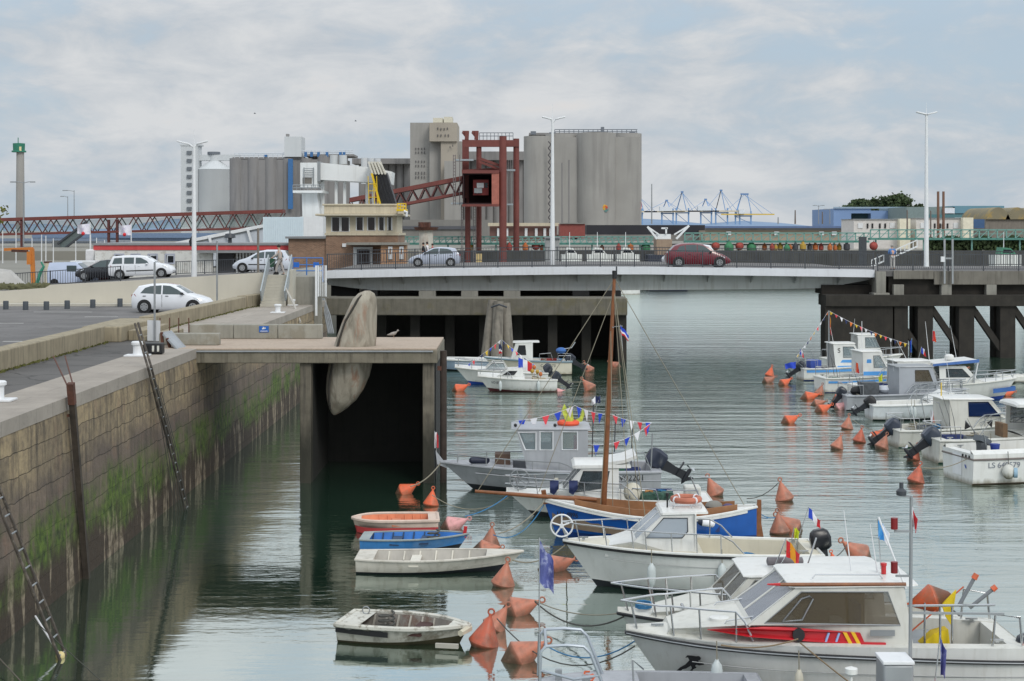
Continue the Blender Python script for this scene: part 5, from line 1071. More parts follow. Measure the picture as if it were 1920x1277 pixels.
for k, (a, b_, q0, q1, cc, lab) in enumerate(((96, 128, 500, 530, c(196, 200, 206), 'pale grey storage box in the boatyard'), (130, 178, 489, 510, c(206, 208, 210), 'low white trailer boat behind the dark cars'), (160, 176, 468, 486, c(224, 224, 226), 'upright white cabinet at the end of the red striped building'))):
    solo('storage_box', pbx(MB(), a, b_, q0, q1+12, 119+k*.6 if k < 2 else 124, 1.5), mat(f'yard_box_{k}', cc, .7), lab, 'storage box', bev=.08)
ms = thing('moored_masts', 'cluster of thin pale masts in the boatyard beyond the fence', 'masts', (XP(120, 190), 190, 4)); 
for k, (px, pt) in enumerate(((78, 440), (86, 442), (100, 447), (142, 452), (170, 440), (181, 446), (196, 450), (30, 430), (5, 432), (60, 446))): part('mast', MB().cyl(D(px, 500, 190), D(px, pt, 190), .07, .05, 5), WPAINT, ms, True)
shed('yard_sheds', 'low grey blue sheds with pale roofs far behind the boatyard', 'shed', 330, 30, [(-60, 180, 452, 490), (-60, 200, 447, 452, 1)], [mat('yard_shed_wall', c(150, 156, 164), .9, var=.2, scale=.3), mat('yard_shed_roof', c(120, 134, 154), .8)], ['wall', 'roof'])
shed('blue_grey_shed', 'long blue grey roofed shed under the red walkway', 'shed', 400, 30, [(60, 420, 441, 470), (60, 420, 437, 446, 1)], [mat('bluegrey_wall', c(128, 144, 166), .9), mat('bluegrey_roof', c(112, 132, 160), .8)], ['wall', 'roof'])
# trees
LEAF = mat('leaf_green', c(66, 82, 48), .8, var=.5, scale=.4); LEAFY = mat('leaf_yellow_green', c(110, 112, 48), .8, var=.4, scale=2); BARK = mat('bark', c(84, 72, 60), .9)
def tree(label, cx, cy, zb, w_, h, trunk, n, ls, lm, seed):
    random.seed(seed); r = thing('tree', label, 'tree', (cx, cy, zb))
    m = MB(); m.tube([(0, 0, 0), (w_*.02, 0, trunk), (w_*.03, 0, trunk+h*.5)], [w_*.035, w_*.028, .05], 7)
    for k in range(7): a = k*.9; m.tube([(0, 0, trunk*.8+k*h*.04), (w_*.3*math.cos(a), w_*.3*math.sin(a), trunk+h*(.3+.06*k))], [w_*.015, .03], 5)
    part('trunk', m, BARK, r); m = MB(); cl = [(random.gauss(0, .26)*w_, random.gauss(0, .24)*w_, trunk+h*random.uniform(.1, .92)) for _ in range(46)]
    for i in range(n):
        q = random.choice(cl); k = max(.35, 1-abs(q[2]-trunk-h*.4)/(h*.75)); x = q[0]*k+random.gauss(0, w_*.055); y = q[1]*k+random.gauss(0, w_*.055); z = q[2]+random.gauss(0, h*.06)
        a, b_ = random.uniform(0, 6.3), random.uniform(-1, 1); u = Vector((math.cos(a), math.sin(a), b_*.5)).normalized()*ls; v_ = Vector((-math.sin(a)*b_, math.cos(a)*b_, 1)).normalized()*ls*.7; p = Vector((x, y, z))
        m.add([p-u, p+v_, p+u, p-v_], [(0, 1, 2, 3)])
    part('crown', m, lm, r, smooth=False); return r
tree('dark rounded tree rising behind the blue warehouse, larger of the two', XP(1679, 450), 450, 4.9, 14.5, 6.6, 6.2, 6500, .42, LEAF, 1); tree('dark low tree rising behind the blue warehouse, smaller of the two', XP(1617, 450), 450, 4.9, 10, 5.4, 6.0, 4200, .42, LEAF, 2)
tree('pale yellowish tree peeking in at the left edge of the photo', XP(-26, 140), 140, 3.7, 3.2, 4.0, 3.4, 1500, .13, LEAFY, 4)
tree('distant dark shrub between the lamp posts and the blue warehouse', XP(1557, 300), 300, 4.9, 1.6, 2.0, .5, 500, .2, LEAF, 5)
random.seed(11); m = MB()
for i in range(5200):
    px = random.uniform(1738, 1960); Yq = random.uniform(209.5, 214); q = random.uniform(446, 471); p = D(px, q-3*math.sin(px*.11), Yq); s = random.uniform(.1, .3); a = random.uniform(0, 6)
    m.add([p-Vector((s*math.cos(a), s*math.sin(a), 0)), p+Vector((0, 0, s)), p+Vector((s*math.cos(a), s*math.sin(a), 0)), p-Vector((0, 0, s))], [(0, 1, 2, 3)])
solo('scrub', m, LEAF, 'band of dark green scrub on the far quay bank at right', 'scrub', kind='stuff', smooth=False)
random.seed(12); m = MB()
for i in range(800):
    px = random.uniform(-30, 92); Yq = random.uniform(98, 101); p = D(px, 540+random.uniform(-6, 4), Yq); s = random.uniform(.04, .12); a = random.uniform(0, 6)
    m.add([p-Vector((s, s, 0)), p+Vector((0, 0, s*1.6)), p+Vector((s, s, 0))], [(0, 1, 2)])
solo('grass_verge', m, mat('verge_grass', c(116, 116, 86), .9, var=.4, scale=2), 'strip of rough grass at the top of the pale wall at left', 'grass', kind='stuff', smooth=False)
for o_ in COL.objects: SECTION.setdefault(o_.name, 'e')
# ------------------------------------------------------------------ cars and people
TYRE = mat('tyre', c(26, 26, 27), .8); RIM = mat('alloy_rim', c(170, 172, 174), .35, .6); CARG = glassmat('car_glass', c(74, 86, 88), 1.0, .04); LAMP = mat('headlamp', c(206, 212, 216), .1); TAIL = mat('tail_lamp', c(150, 26, 28), .2); PLAST = mat('black_plastic', c(34, 35, 37), .6)
def paint(name, col, rough=.22):
    if name in MATS: return MATS[name]
    t = NT(name); t.b.inputs['Base Color'].default_value = col; t.b.inputs['Roughness'].default_value = rough; t.b.inputs['Coat Weight'].default_value = .6
    v = t.coord(); t.l(t.mix(t.mr(t.noise(v, 1.5, 4), .35, .7), dk(col, .93), col), t.b.inputs['Base Color']); MATS[name] = t.m; return t.m
HATCH = dict(L=3.96, W=1.74, wb=(.72, 3.23), wr=.31, st=[(0, .45, .62, .62, .78), (.03, .3, .82, .83, .9), (.11, .22, .95, 1.0, .96), (.36, .2, .96, 1.36, .99), (.85, .18, .96, 1.45, 1), (1.6, .18, .94, 1.47, 1), (2.15, .18, .92, 1.40, 1), (2.45, .18, .90, 1.24, 1), (2.95, .18, .88, .95, .99), (3.35, .2, .80, .86, .96), (3.75, .22, .66, .71, .88), (3.93, .28, .52, .54, .72), (3.96, .35, .48, .49, .66)],
    win=[[(.5, 1.0), (.72, 1.27), (1.0, 1.36), (1.56, 1.40), (1.58, .95)], [(1.66, .95), (1.64, 1.40), (2.0, 1.375), (2.38, 1.2), (2.8, .94)]])
MPV = dict(L=4.28, W=1.75, wb=(.8, 3.5), wr=.32, st=[(0, .4, .66, .66, .8), (.04, .28, .9, .91, .9), (.16, .22, .98, 1.04, .97), (.55, .2, .99, 1.44, 1), (1.0, .18, .98, 1.56, 1), (1.8, .18, .96, 1.6, 1), (2.4, .18, .94, 1.52, 1), (2.9, .18, .93, 1.25, 1), (3.3, .18, .9, 1.0, .98), (3.7, .2, .78, .86, .95), (4.05, .22, .62, .66, .86), (4.25, .28, .5, .52, .7), (4.28, .35, .46, .47, .62)],
    win=[[(.62, 1.03), (.85, 1.36), (1.2, 1.45), (1.22, 1.02)], [(1.28, 1.02), (1.26, 1.46), (2.0, 1.48), (2.0, 1.0)], [(2.06, 1.0), (2.06, 1.48), (2.4, 1.42), (2.75, 1.22), (3.0, .98)]])
WAGON = dict(L=4.45, W=1.74, wb=(.8, 3.7), wr=.31, st=[(0, .4, .8, .8, .86), (.03, .28, 1.0, 1.02, .94), (.1, .25, 1.0, 1.1, .97), (.3, .22, 1.0, 1.58, 1), (.9, .2, 1.0, 1.62, 1), (2.0, .2, .98, 1.6, 1), (2.6, .2, .97, 1.52, 1), (3.05, .2, .96, 1.24, 1), (3.35, .2, .96, 1.02, .98), (3.9, .22, .86, .92, .95), (4.25, .24, .7, .76, .88), (4.42, .3, .52, .54, .74), (4.45, .36, .48, .49, .68)],
    win=[[(.3, 1.06), (.45, 1.46), (.98, 1.48), (1.0, 1.06)], [(1.14, 1.05), (1.14, 1.48), (1.82, 1.47), (1.82, 1.03)], [(1.94, 1.03), (1.94, 1.46), (2.3, 1.43), (2.72, 1.2), (2.85, 1.02)]])
SCEN = dict(L=4.1, W=1.75, wb=(.75, 3.35), wr=.31, st=[(0, .4, .7, .7, .84), (.04, .28, .95, .97, .93), (.12, .22, 1.0, 1.1, .97), (.4, .2, 1.0, 1.52, 1), (.9, .18, .98, 1.58, 1), (1.7, .18, .96, 1.58, 1), (2.2, .18, .95, 1.48, 1), (2.75, .18, .94, 1.18, 1), (3.1, .18, .92, 1.0, .98), (3.6, .2, .8, .86, .94), (3.9, .22, .64, .68, .86), (4.08, .28, .5, .52, .7), (4.1, .35, .46, .47, .62)],
    win=[[(.4, 1.05), (.55, 1.42), (.95, 1.46), (.97, 1.04)], [(1.05, 1.03), (1.05, 1.46), (1.72, 1.45), (1.72, 1.0)], [(1.8, 1.0), (1.8, 1.45), (2.1, 1.4), (2.45, 1.22), (2.75, .98)]])
def car(name, label, cat, S, col, loc, rz, strip=None, handles=True):
    r = thing(name, label, cat, loc, rz); P_ = paint(*col); st = S['st']; W = S['W']/2; L = S['L']; ox = -L/2
    def hw(x, z):
        xs = [s[0] for s in st]
        zb = interp([(s[0], s[2]) for s in st], x); zt = interp([(s[0], s[3]) for s in st], x); k = interp([(s[0], s[4]) for s in st], x)
        wr = W*k-(.0 if zt-zb < .1 else .22*min(1, (zt-zb)/.5))
        return lerp(W*k*.97, wr, max(0, min(1, (z-zb)/max(.02, zt-zb))))
    rings = []
    for x, z0, zb, zt, k in st:
        w = W*k; g = max(.0, min(1, (zt-zb)/.5)); wr = w-.22*g-(0.04 if g < .2 else 0)
        h = [(w*.9, z0), (w*.985, z0+.12), (w, lerp(z0, zb, .55)), (w*.97, zb), (wr, zt-.05*g-.008), (wr*.85, zt), (0, zt+.015)]
        rings.append([(ox+x, -a, b) for a, b in h[:-1]]+[(ox+x, 0, h[-1][1])]+[(ox+x, a, b) for a, b in reversed(h[:-1])])
    m = MB(); m.loft(rings); part('body', m, P_, r)
    for s in (-1, 1):
        for wp in S['win']:
            f = (lambda x, z, o: (ox+x, s*(hw(x, z)+o), z)); m = MB(); m.prism(wp, lambda x, z: f(x, z, .006), lambda x, z: f(x, z, -.02)); part('side_window', m, CARG, r)
    # windscreen and rear glass follow the steepest front and rear stations
    def across(i0, i1, t0, t1, ins):
        a, b = st[i0], st[i1]; vs = []
        for t in (t0, t1):
            x = lerp(a[0], b[0], t); z = lerp(a[3], b[3], t)+.022; w = hw(x, z)-ins; vs += [(ox+x, -w, z-.03), (ox+x, -w*.5, z), (ox+x, w*.5, z), (ox+x, w, z-.03)]
        return MB().add(vs, [(0, 1, 5, 4), (1, 2, 6, 5), (2, 3, 7, 6)])
    front = [i for i, q in enumerate(st) if q[3]-q[2] > .25][-1]; part('windscreen', across(front-1, front+1, .12, .92, .1), CARG, r)
    part('rear_window', across(2, 3, .1, .85, .16), CARG, r)
    for x in S['wb']:
        for s in (-1, 1):
            wy = s*(W-.09); part('wheel_arch', MB().cyl((ox+x, s*(W-.25), S['wr']+.01), (ox+x, s*(W+.004), S['wr']+.01), S['wr']+.06, None, 22), PLAST, r)
            m = MB(); M = Matrix.Translation((ox+x, wy, S['wr'])) @ Matrix.Rotation(-s*R(90), 4, 'X'); wr = S['wr']
            m.lathe([(wr*.6, -.1), (wr*.93, -.1), (wr, -.06), (wr, .06), (wr*.93, .105), (wr*.66, .11)], 22, M); wheel = part('wheel', m, TYRE, r)
            m = MB(); m.lathe([(wr*.67, .105), (wr*.64, .118), (.01, .113)], 22, M); part('rim', m, RIM, wheel)
            m = MB(); 
            for k in range(6): a = k*PI/3; m.box(ox+x+wr*.42*math.cos(a+.5), s*(abs(wy)+.119), wr+wr*.42*math.sin(a+.5), wr*.2, .006, wr*.1, ry=-(a+.5))
            part('rim_slots', m, PLAST, wheel)
    for s in (-1, 1):
        k = len(st)-4; x = st[k][0]; a = (x-.1, st[k][2]-.12); part('headlight', MB().prism([(x-.12, st[k][2]+.0), (x+.14, st[k][2]-.1), (x+.2, st[k][2]-.2), (x-.02, st[k][2]-.14)], lambda u, z: (ox+u, s*(hw(u, z)+.012), z), lambda u, z: (ox+u, s*(hw(u, z)-.12), z+.01)), LAMP, r)
        part('tail_light', MB().prism([(.02, .74), (.02, .92), (.2, .96), (.3, .84)], lambda u, z: (ox+u, s*(hw(u, z)*1.005+.012), z), lambda u, z: (ox+u, s*(hw(u, z)-.1), z)), TAIL, r)
        wx = S['win'][-1][-1][0]-.12; mi = part('mirror', MB().ball((ox+wx, s*(W+.06), .99), .09, 10, 6, .7), PLAST if handles else P_, r)
        for wp in S['win'][-2:]: hx = wp[0][0]+.1; part('door_handle', MB().box(ox+hx+.12, s*(W*.985), .86, .16, .03, .03), PLAST if handles else P_, r)
        m = MB()
        for wp in S['win'][1:]: m.box(ox+wp[0][0]-.03, s*(W*.992), .62, .012, .02, .62)
        part('door_gap', m, PLAST, r)
        if strip: part('rubbing_strip', MB().box(ox+L*.5, s*(W+.004), .55, L*.42, .02, .07), PLAST, r)
    part('front_bumper_grille', MB().box(ox+L-.035, 0, .36, .06, S['W']*.6, .1), PLAST, r)
    part('number_plate', MB().box(ox+L-.0, 0, .47, .02, .5, .1), WPAINT, r)
    return r
p = G(318, 587, QZ); car('parked_car', 'white five door hatchback parked on the quay below the pale wall', 'car', HATCH, ('car_white', c(226, 229, 234)), (p.x, p.y+.9, QZ), R(-4))
def atp(px, py, Y): return (XP(px, Y), Y, ZP(py, Y))
car('moving_car', 'maroon rounded family car driving on the white bridge', 'car', MPV, ('car_maroon', c(110, 28, 42)), (XP(1308, 99), 99, dz(11)-.045), R(0)).scale = (1.1,)*3
car('moving_car', 'silver small hatchback driving on the left half of the bridge', 'car', HATCH, ('car_silver', c(176, 184, 200)), (XP(815, 104), 104, dz(-5)-.045), R(180))
car('parked_car', 'white car mostly hidden behind the maroon car on the bridge', 'car', SCEN, ('car_white', c(226, 229, 234)), (XP(1290, 105), 105, dz(11)-.045), R(180))
x = XP(268, 112); car('parked_car', 'white estate car with a black side strip parked on the upper ramp', 'estate car', WAGON, ('car_white', c(226, 229, 234)), (x, 112, rz_(x)), R(0), True, False).rotation_euler[1] = R(-2)
x = XP(199, 111.6); car('parked_car', 'black car parked right behind the white estate car', 'car', HATCH, ('car_black', c(24, 26, 34)), (XP(196, 115), 115, rz_(x)-.05), R(180))
x = XP(172, 117); car('parked_car', 'dark red car just showing behind the black car', 'car', HATCH, ('car_darkred', c(92, 24, 36)), (XP(186, 117.3), 117.3, rz_(x)-.1), R(180))
x = XP(490, 114); car('parked_car', 'silver white people carrier near the stairway with a stroller in front', 'car', SCEN, ('car_pale', c(206, 212, 222)), (x, 114.5, rz_(x)), R(180), True)
x = XP(122, 116); v_ = thing('parked_van', 'pale blue white van behind the fence beside the orange hoist', 'van', (x, 117, 3.5)); m = MB()
m.loft([[(a, -.9*k, .3), (a, -.95*k, 1.0), (a, -.8*k, t_), (a, .8*k, t_), (a, .95*k, 1.0), (a, .9*k, .3)] for a, t_, k in ((-1.35, 1.25, .95), (-1.2, 1.75, 1), (.7, 1.8, 1), (1.5, 1.15, .98), (2.2, 1.0, .9), (2.3, .6, .85))]); part('body', m, paint('van_pale', c(196, 208, 232)), v_)
part('windscreen', MB().add([(.85, -.7, 1.72), (.85, .7, 1.72), (1.5, .78, 1.2), (1.5, -.78, 1.2)], [(0, 1, 2, 3)]), CARG, v_); part('side_window', MB().bx(.1, .8, -.93, -.9, 1.1, 1.55), CARG, v_)
for a in (-.8, 1.5): part('wheel', MB().cyl((a, -.95, .3), (a, -.75, .3), .3), TYRE, v_)

# ---- people
SKIN = mat('skin', c(206, 160, 136), .6); HAIRD = mat('dark_hair', c(48, 38, 32), .8); HAIRG = mat('grey_hair', c(150, 146, 140), .8)
def skinobj(name, pts, edges, rad, m, parent, sub=1):
    me = bpy.data.meshes.new(name); me.from_pydata([tuple(p) for p in pts], edges, []); o = bpy.data.objects.new(name, me); COL.objects.link(o); o.parent = parent
    sk = o.modifiers.new('skin', 'SKIN'); sk.use_smooth_shade = True
    if not me.skin_vertices:
        bm = bmesh.new(); bm.from_mesh(me); bm.verts.layers.skin.verify(); bm.to_mesh(me); bm.free()
    for i, r_ in enumerate(rad):
        d = me.skin_vertices[0].data[i]; d.radius = (r_, r_) if not isinstance(r_, tuple) else r_; d.use_root = (i == 0)
    ss = o.modifiers.new('sub', 'SUBSURF'); ss.levels = sub; ss.render_levels = sub
    me.materials.append(m); return o
def person(label, loc, rz, top, legs, hair, hands, stride=.0, lean=0.0, h=1.74, shoes=None):
    """faces +x locally; hands: two (x, y, z) targets"""
    k = h/1.74; r = thing('person', label, 'person', loc, rz); S = lambda *p: Vector(p)*k
    lx = lean
    hip, chest, neck, head = S(0, 0, .95), S(lx*.5, 0, 1.28), S(lx*.8, 0, 1.48), S(lx*1.0+.02, 0, 1.62)
    pts = [hip, chest, neck, S(lx*.9+.01, 0, 1.56), head, head+S(.0, 0, .08)]; edges = [(0, 1), (1, 2), (2, 3), (3, 4), (4, 5)]; rad = [.13, .14, .055, .07, .095, .06]
    for s, hd in ((-1, hands[0]), (1, hands[1])):
        sh = S(lx*.75, s*.19, 1.42); hd = S(*hd); el = sh.lerp(hd, .52)+S(-.06, s*.05, -.03); i = len(pts)
        pts += [sh, el, hd, hd+(hd-el).normalized()*.08*k]; edges += [(1, i), (i, i+1), (i+1, i+2), (i+2, i+3)]; rad += [.06, .042, .03, .032]
        ft = S(s*stride*.5, s*.1, .08); kn = S(s*stride*.3+.04, s*.1, .5); i = len(pts)
        pts += [S(0, s*.1, .9), kn, ft, ft+S(.16, s*.02, -.03)]; edges += [(0, i), (i, i+1), (i+1, i+2), (i+2, i+3)]; rad += [.085, .058, .042, .035]
    rad = [x*k for x in rad]; skinobj('body', pts, edges, rad, SKIN, r, 2)
    # clothing follows the same joints
    jp = [hip+S(0, 0, -.02), chest, S(lx*.78, 0, 1.46)]; je = [(0, 1), (1, 2)]; jr = [(.17, .13), (.19, .135), (.09, .09)]
    lp = [hip+S(0, 0, .04)]; le = []; lr = [.15]
    for q, s in ((0, -1), (1, 1)):
        b = 6+q*8; i = len(jp); jp += [pts[b], pts[b+1], pts[b].lerp(pts[b+2], .94)]; je += [(1, i), (i, i+1), (i+1, i+2)]; jr += [.08, .062, .05]
        i = len(lp); lp += [pts[b+4], pts[b+5], pts[b+6]+S(0, 0, .03)]; le += [(0, i), (i, i+1), (i+1, i+2)]; lr += [.105, .078, .062]
    skinobj('jacket', jp, je, [tuple(v*k for v in x) if isinstance(x, tuple) else x*k for x in jr], top, r, 2); skinobj('trousers', lp, le, [x*k for x in lr], legs, r, 2)
    m = MB(); m.ball(head+S(-.015, 0, .055), .108*k, 12, 8, 1.0); part('hair', m, hair, r)
    for s in (-1, 1):
        b = 6+(0 if s < 0 else 1)*8; part('shoe', MB().ball(pts[b+6]+S(.07, 0, -.035), .1*k, 10, 6, .5), shoes or BLACK, r)
    return r
C_ = lambda n, col: mat(n, col, .85, var=.12, scale=4)
person('man in a blue jacket and pale trousers leaning on the approach railing, seen from behind', (XP(1654, 101), 98.2, 5.18), R(95), C_('jacket_blue', c(92, 130, 184)), C_('trousers_pale', c(200, 198, 194)), HAIRG, ((.28, -.2, 1.08), (.28, .2, 1.08)), .05, .14, 1.8)
person('person in a black top walking on the bridge behind the silver car', (XP(794, 113.9), 113.9, dz(-6)-.05), R(180), C_('top_black', c(40, 40, 46)), C_('trousers_dark', c(52, 54, 62)), HAIRD, ((.1, -.24, .85), (-.05, .24, .85)), .4)
person('person in a white shirt walking on the bridge behind the silver car', (XP(801, 114.3), 114.3, dz(-6)-.05), R(175), C_('shirt_white', c(222, 222, 224)), C_('jeans', c(70, 80, 104)), HAIRD, ((.1, -.24, .85), (-.1, .24, .85)), .35, 0, 1.8)
person('person in a red top walking on the bridge behind the silver car', (XP(811, 114.1), 114.1, dz(-6)-.05), R(178), C_('top_red', c(158, 52, 58)), C_('trousers_dark', c(52, 54, 62)), HAIRD, ((.08, -.22, .85), (-.1, .22, .85)), .35, 0, 1.66)
xx = XP(519, 93.0)
person('person in a light grey top pushing a stroller at the head of the stairway', (XP(525, 92.4), 92.4, rz_(XP(525, 92.4))), R(180), C_('top_greybeige', c(186, 178, 172)), C_('trousers_grey', c(168, 162, 158)), HAIRD, ((.42, -.16, 1.02), (.42, .16, 1.02)), .45, .06)
bx_ = XP(508, 92.4); pr = thing('stroller', 'dark green and black child stroller pushed along beside the silver white car', 'stroller', (bx_, 92.4, rz_(bx_)), R(180))
m = MB(); m.loft([[(-.15, s*.2, .5), (-.25, s*.2, .95)] + [(.0, s*.2, 1.02), (.25, s*.2, .6), (.3, s*.2, .45)] for s in (-1, 1)]); part('seat', m, mat('stroller_green', c(40, 74, 58), .9), pr)
for s in (-1, 1): part('frame', MB().tube([(-.45, s*.2, 1.02), (.15, s*.2, .5), (.42, s*.2, .1)], .018).tube([(-.3, s*.22, .12), (.1, s*.2, .6)], .018), GALV, pr)
for x_ in (-.3, .42):
    for s in (-1, 1): part('wheel', MB().cyl((x_, s*.23, .12), (x_, s*.26, .12), .12, None, 14), TYRE, pr)
for o_ in COL.objects: SECTION.setdefault(o_.name, 'f')
# ------------------------------------------------------------------ boats
class Boat:
    """local axes: bow towards +x, waterline z = 0"""
    def __init__(s, name, label, cat, L, B, zs, zb, pos, rz, rake=.7, tf=.86, tm=.42, p=2.1, hullm=None, bootm=None, sag=.0, draft=.22, cf=.86, group=None, open_=False):
        s.r = thing(name, label, cat, (pos[0], pos[1], 0), rz, group); s.L, s.B, s.zs, s.zb, s.rake, s.tf, s.tm, s.p, s.sag, s.draft, s.cf = L, B, zs, zb, rake, tf, tm, p, sag, draft, cf
        s.hm = hullm or WHITE; s.bm = bootm or BOOT
        m = MB(); rings = []; N = 18
        for i in range(N+1): rings.append(s.ring(1-(1-i/N)**1.25))
        n = len(rings[0]); m.loft(rings, False, False, False)
        for k in range(len(m.f)):
            j = k % (n-1); m.m[k] = 1 if j in (2, 3, 4, 5) else 0
        m.add(rings[0], [tuple(range(n))])
        s.hull = part('hull', m, [s.hm, s.bm], s.r)
    def hb(s, t):
        if t < s.tm: return s.B/2*lerp(s.tf, 1, math.sin(t/s.tm*PI/2))
        return max(.012, s.B/2*(1-((t-s.tm)/(1-s.tm))**s.p))
    def sh(s, t): return lerp(s.zs, s.zb, t**1.8)-s.sag*math.sin(PI*t)
    def gx(s, t): return -s.L/2+t*(s.L-s.rake)+s.rake*t**2
    def g(s, t, side, ins=0, dz=0): return Vector((s.gx(t), side*max(0, s.hb(t)-ins), s.sh(t)+dz))
    def ring(s, t):
        hb, zs = s.hb(t), s.sh(t); zk = -s.draft if t < .7 else lerp(-s.draft, -.05, ((t-.7)/.3)**2)
        cf = lerp(s.cf, .42, t**2.2); zc = lerp(.045, .16, t**3); half = []
        for w_, z in ((1, zs), (lerp(cf, 1, .62), lerp(zc, zs, .5)), (cf*1.0, zc), (cf*.8, zc-.1), (0, zk)):
            x = -s.L/2+t*(s.L-s.rake)+s.rake*t**2*max(0, (z-zk)/(zs-zk)); half.append((x, w_*hb, z))
        return [(x, -y, z) for x, y, z in half]+[(x, y, z) for x, y, z in reversed(half[:-1])]
    def t_at(s, x): return interp([(s.gx(i/40), i/40) for i in range(41)], x)
    def rub(s, m, r=.035, dz=-.03, t1=1.0):
        pts = [s.g(i/20*t1, -1, -.01, dz) for i in range(21)]+[s.g(i/20*t1, 1, -.01, dz) for i in range(20, -1, -1)]
        part('rubbing_strake', MB().tube(pts, r, 6, True), m, s.r)
    def deck(s, td, sd=.22, zf=.15, m=None, fm=None, crown=.06, t0=.03, coam=.0):
        """foredeck from td to the bow, side decks and cockpit aft"""
        m = m or s.hm; mb = MB(); rings = []
        for i in range(13):
            t = lerp(td, 1, i/12); hb = s.hb(t); z = s.sh(t); rings.append([(s.gx(t), hb*k, z-.015+crown*(1-k*k)) for k in (-1, -.8, -.45, 0, .45, .8, 1)])
        mb.loft(rings, False, False, False); zi = []
        for sd_ in (-1, 1):
            rr = []
            for i in range(11):
                t = lerp(0, td, i/10); hb = s.hb(t); z = s.sh(t)-.015; rr.append([(s.gx(t), sd_*hb, z), (s.gx(t), sd_*(hb-sd), z+.02+coam), (s.gx(t), sd_*(hb-sd-.03), zf)])
            mb.loft(rr, False, False, False)
        x0, x1 = s.gx(t0), s.gx(td)
        h0, h1 = s.hb(0)-sd, s.hb(td)-sd; zt = s.sh(0)-.015
        mb.add([(s.gx(0), -s.hb(0), zt), (s.gx(0), s.hb(0), zt), (x0+.12, h0, zt+.02), (x0+.12, -h0, zt+.02), (x0+.15, h0, zf), (x0+.15, -h0, zf)], [(0, 1, 2, 3), (3, 2, 4, 5)])
        z1 = s.sh(td)-.015
        mb.add([(x1, -h1, z1+crown*.3), (x1, h1, z1+crown*.3), (x1, h1, zf), (x1, -h1, zf)], [(0, 1, 2, 3)])
        part('deck', mb, m, s.r); fl = MB(); rr = []
        for i in range(9):
            t = lerp(t0, td, i/8); h_ = s.hb(t)-sd+.01; rr.append([(s.gx(t), -h_, zf+.004), (s.gx(t), h_, zf+.004)])
        fl.loft(rr, False, False, False); part('cockpit_floor', fl, fm or m, s.r)
    def open_shell(s, th=.05, zf=.08, m=None, thw=(), tw=None, wm=None, gm=None, gr=.03, bowdeck=0, sterndeck=0):
        m = m or s.hm; mb = MB(); rr = []
        for i in range(15):
            t = lerp(.02, .965, i/14); hb = max(.02, s.hb(t)-th); z = s.sh(t); zf_ = min(z-.05, zf+.22*t**4)
            rr.append([(s.gx(t), -hb, z), (s.gx(t)-.05*t, -hb*.82, zf_), (s.gx(t)-.05*t, hb*.82, zf_), (s.gx(t), hb, z)])
        mb.loft(rr, False, True, True); part('inner_shell', mb, m, s.r); s.rub(gm or m, gr, 0)
        for t in thw: h_ = s.hb(t)-.03; part('thwart', MB().bx(s.gx(t)-.11, s.gx(t)+.11, -h_, h_, s.sh(t)-.13, s.sh(t)-.09), wm or m, s.r)
        if bowdeck:
            rr = [[(s.gx(t), k*s.hb(t)*.97, s.sh(t)+.012) for k in (-1, 0, 1)] for t in (bowdeck, lerp(bowdeck, 1, .5), .995)]; part('bow_deck', MB().loft(rr, False, False, False), gm or m, s.r)
        if sterndeck:
            rr = [[(s.gx(t), k*s.hb(t)*.97, s.sh(t)+.012) for k in (-1, 0, 1)] for t in (.0, sterndeck)]; part('stern_seat', MB().loft(rr, False, False, False), gm or m, s.r)
        for i in range(1, 8):
            t = i/10
            for sd_ in (-1, 1): part('rib', MB().beam((s.gx(t), sd_*(s.hb(t)-th-.012), s.sh(t)-.01), (s.gx(t)-.02, sd_*((s.hb(t)-th)*(.82-.1*t**2)-.02), zf+.03), .03), wm or m, s.r)
    def rail(s, t0, h, ins=.06, n=4, m=STEEL, r=.016, mid=False, tx=1.0, over=.0, name='bow_rail', drop=True):
        ts = [lerp(t0, tx, i/14) for i in range(15)]; top = []
        for sd_ in (-1, 1):
            line = []
            for t in ts:
                hh = h if not drop else h*min(1, .05+((t-t0)/(1-t0))*9)
                p = s.g(t, sd_, ins*(1 if t < .9 else .3), hh); p.x += over*((t-t0)/(1-t0))**2; line.append(p)
            top.append(line)
        mb = MB(); mb.tube(top[0]+list(reversed(top[1])), r, 6)
        if mid: 
            for l in top: mb.tube([Vector((p.x, p.y, lerp(s.sh(t), p.z, .5))) for p, t in zip(l[1:], ts[1:])], r*.7, 5)
        R_ = part(name, mb, m, s.r)
        for i in range(n):
            k = round(lerp(2, 13, i/max(1, n-1)))
            for l, sd_ in zip(top, (-1, 1)): part('stanchion', MB().cyl(s.g(ts[k], sd_, ins*.6), l[k], r*.9, None, 5), m, R_)
        return R_
    def cabin(s, prof, wb, wt, sides, m=None, glass=None, fglass=None, fedge=None, roof=None, frame=None, rm=None, back=False, th=.03, roof_h=.05, over=(.1, .1), fw=.12, wz=None, framer=.011, sidelab='window', ry=.04, solidfront=None):
        """prof: closed side outline (x, z); sides: window outlines; fedge: index of the outline edge that is the windscreen"""
        m = m or s.hm; z0 = min(p[1] for p in prof); z1 = max(p[1] for p in prof); xf_ = max(p[0] for p in prof); W0 = lambda z: lerp(wb, wt, (z-z0)/(z1-z0)); glass = glass or GLASS
        W = lambda z, x=None: W0(z) if x is None else min(W0(z), max(.05, s.hb(s.t_at(x))-.07))
        n = len(prof)
        for sd_ in (-1, 1): cab = part('cabin_side', MB().panel(prof, sides, lambda x, z: (x, sd_*W(z, x), z), lambda x, z: (x, sd_*(W(z, x)-th), z)), m, s.r, smooth=False)
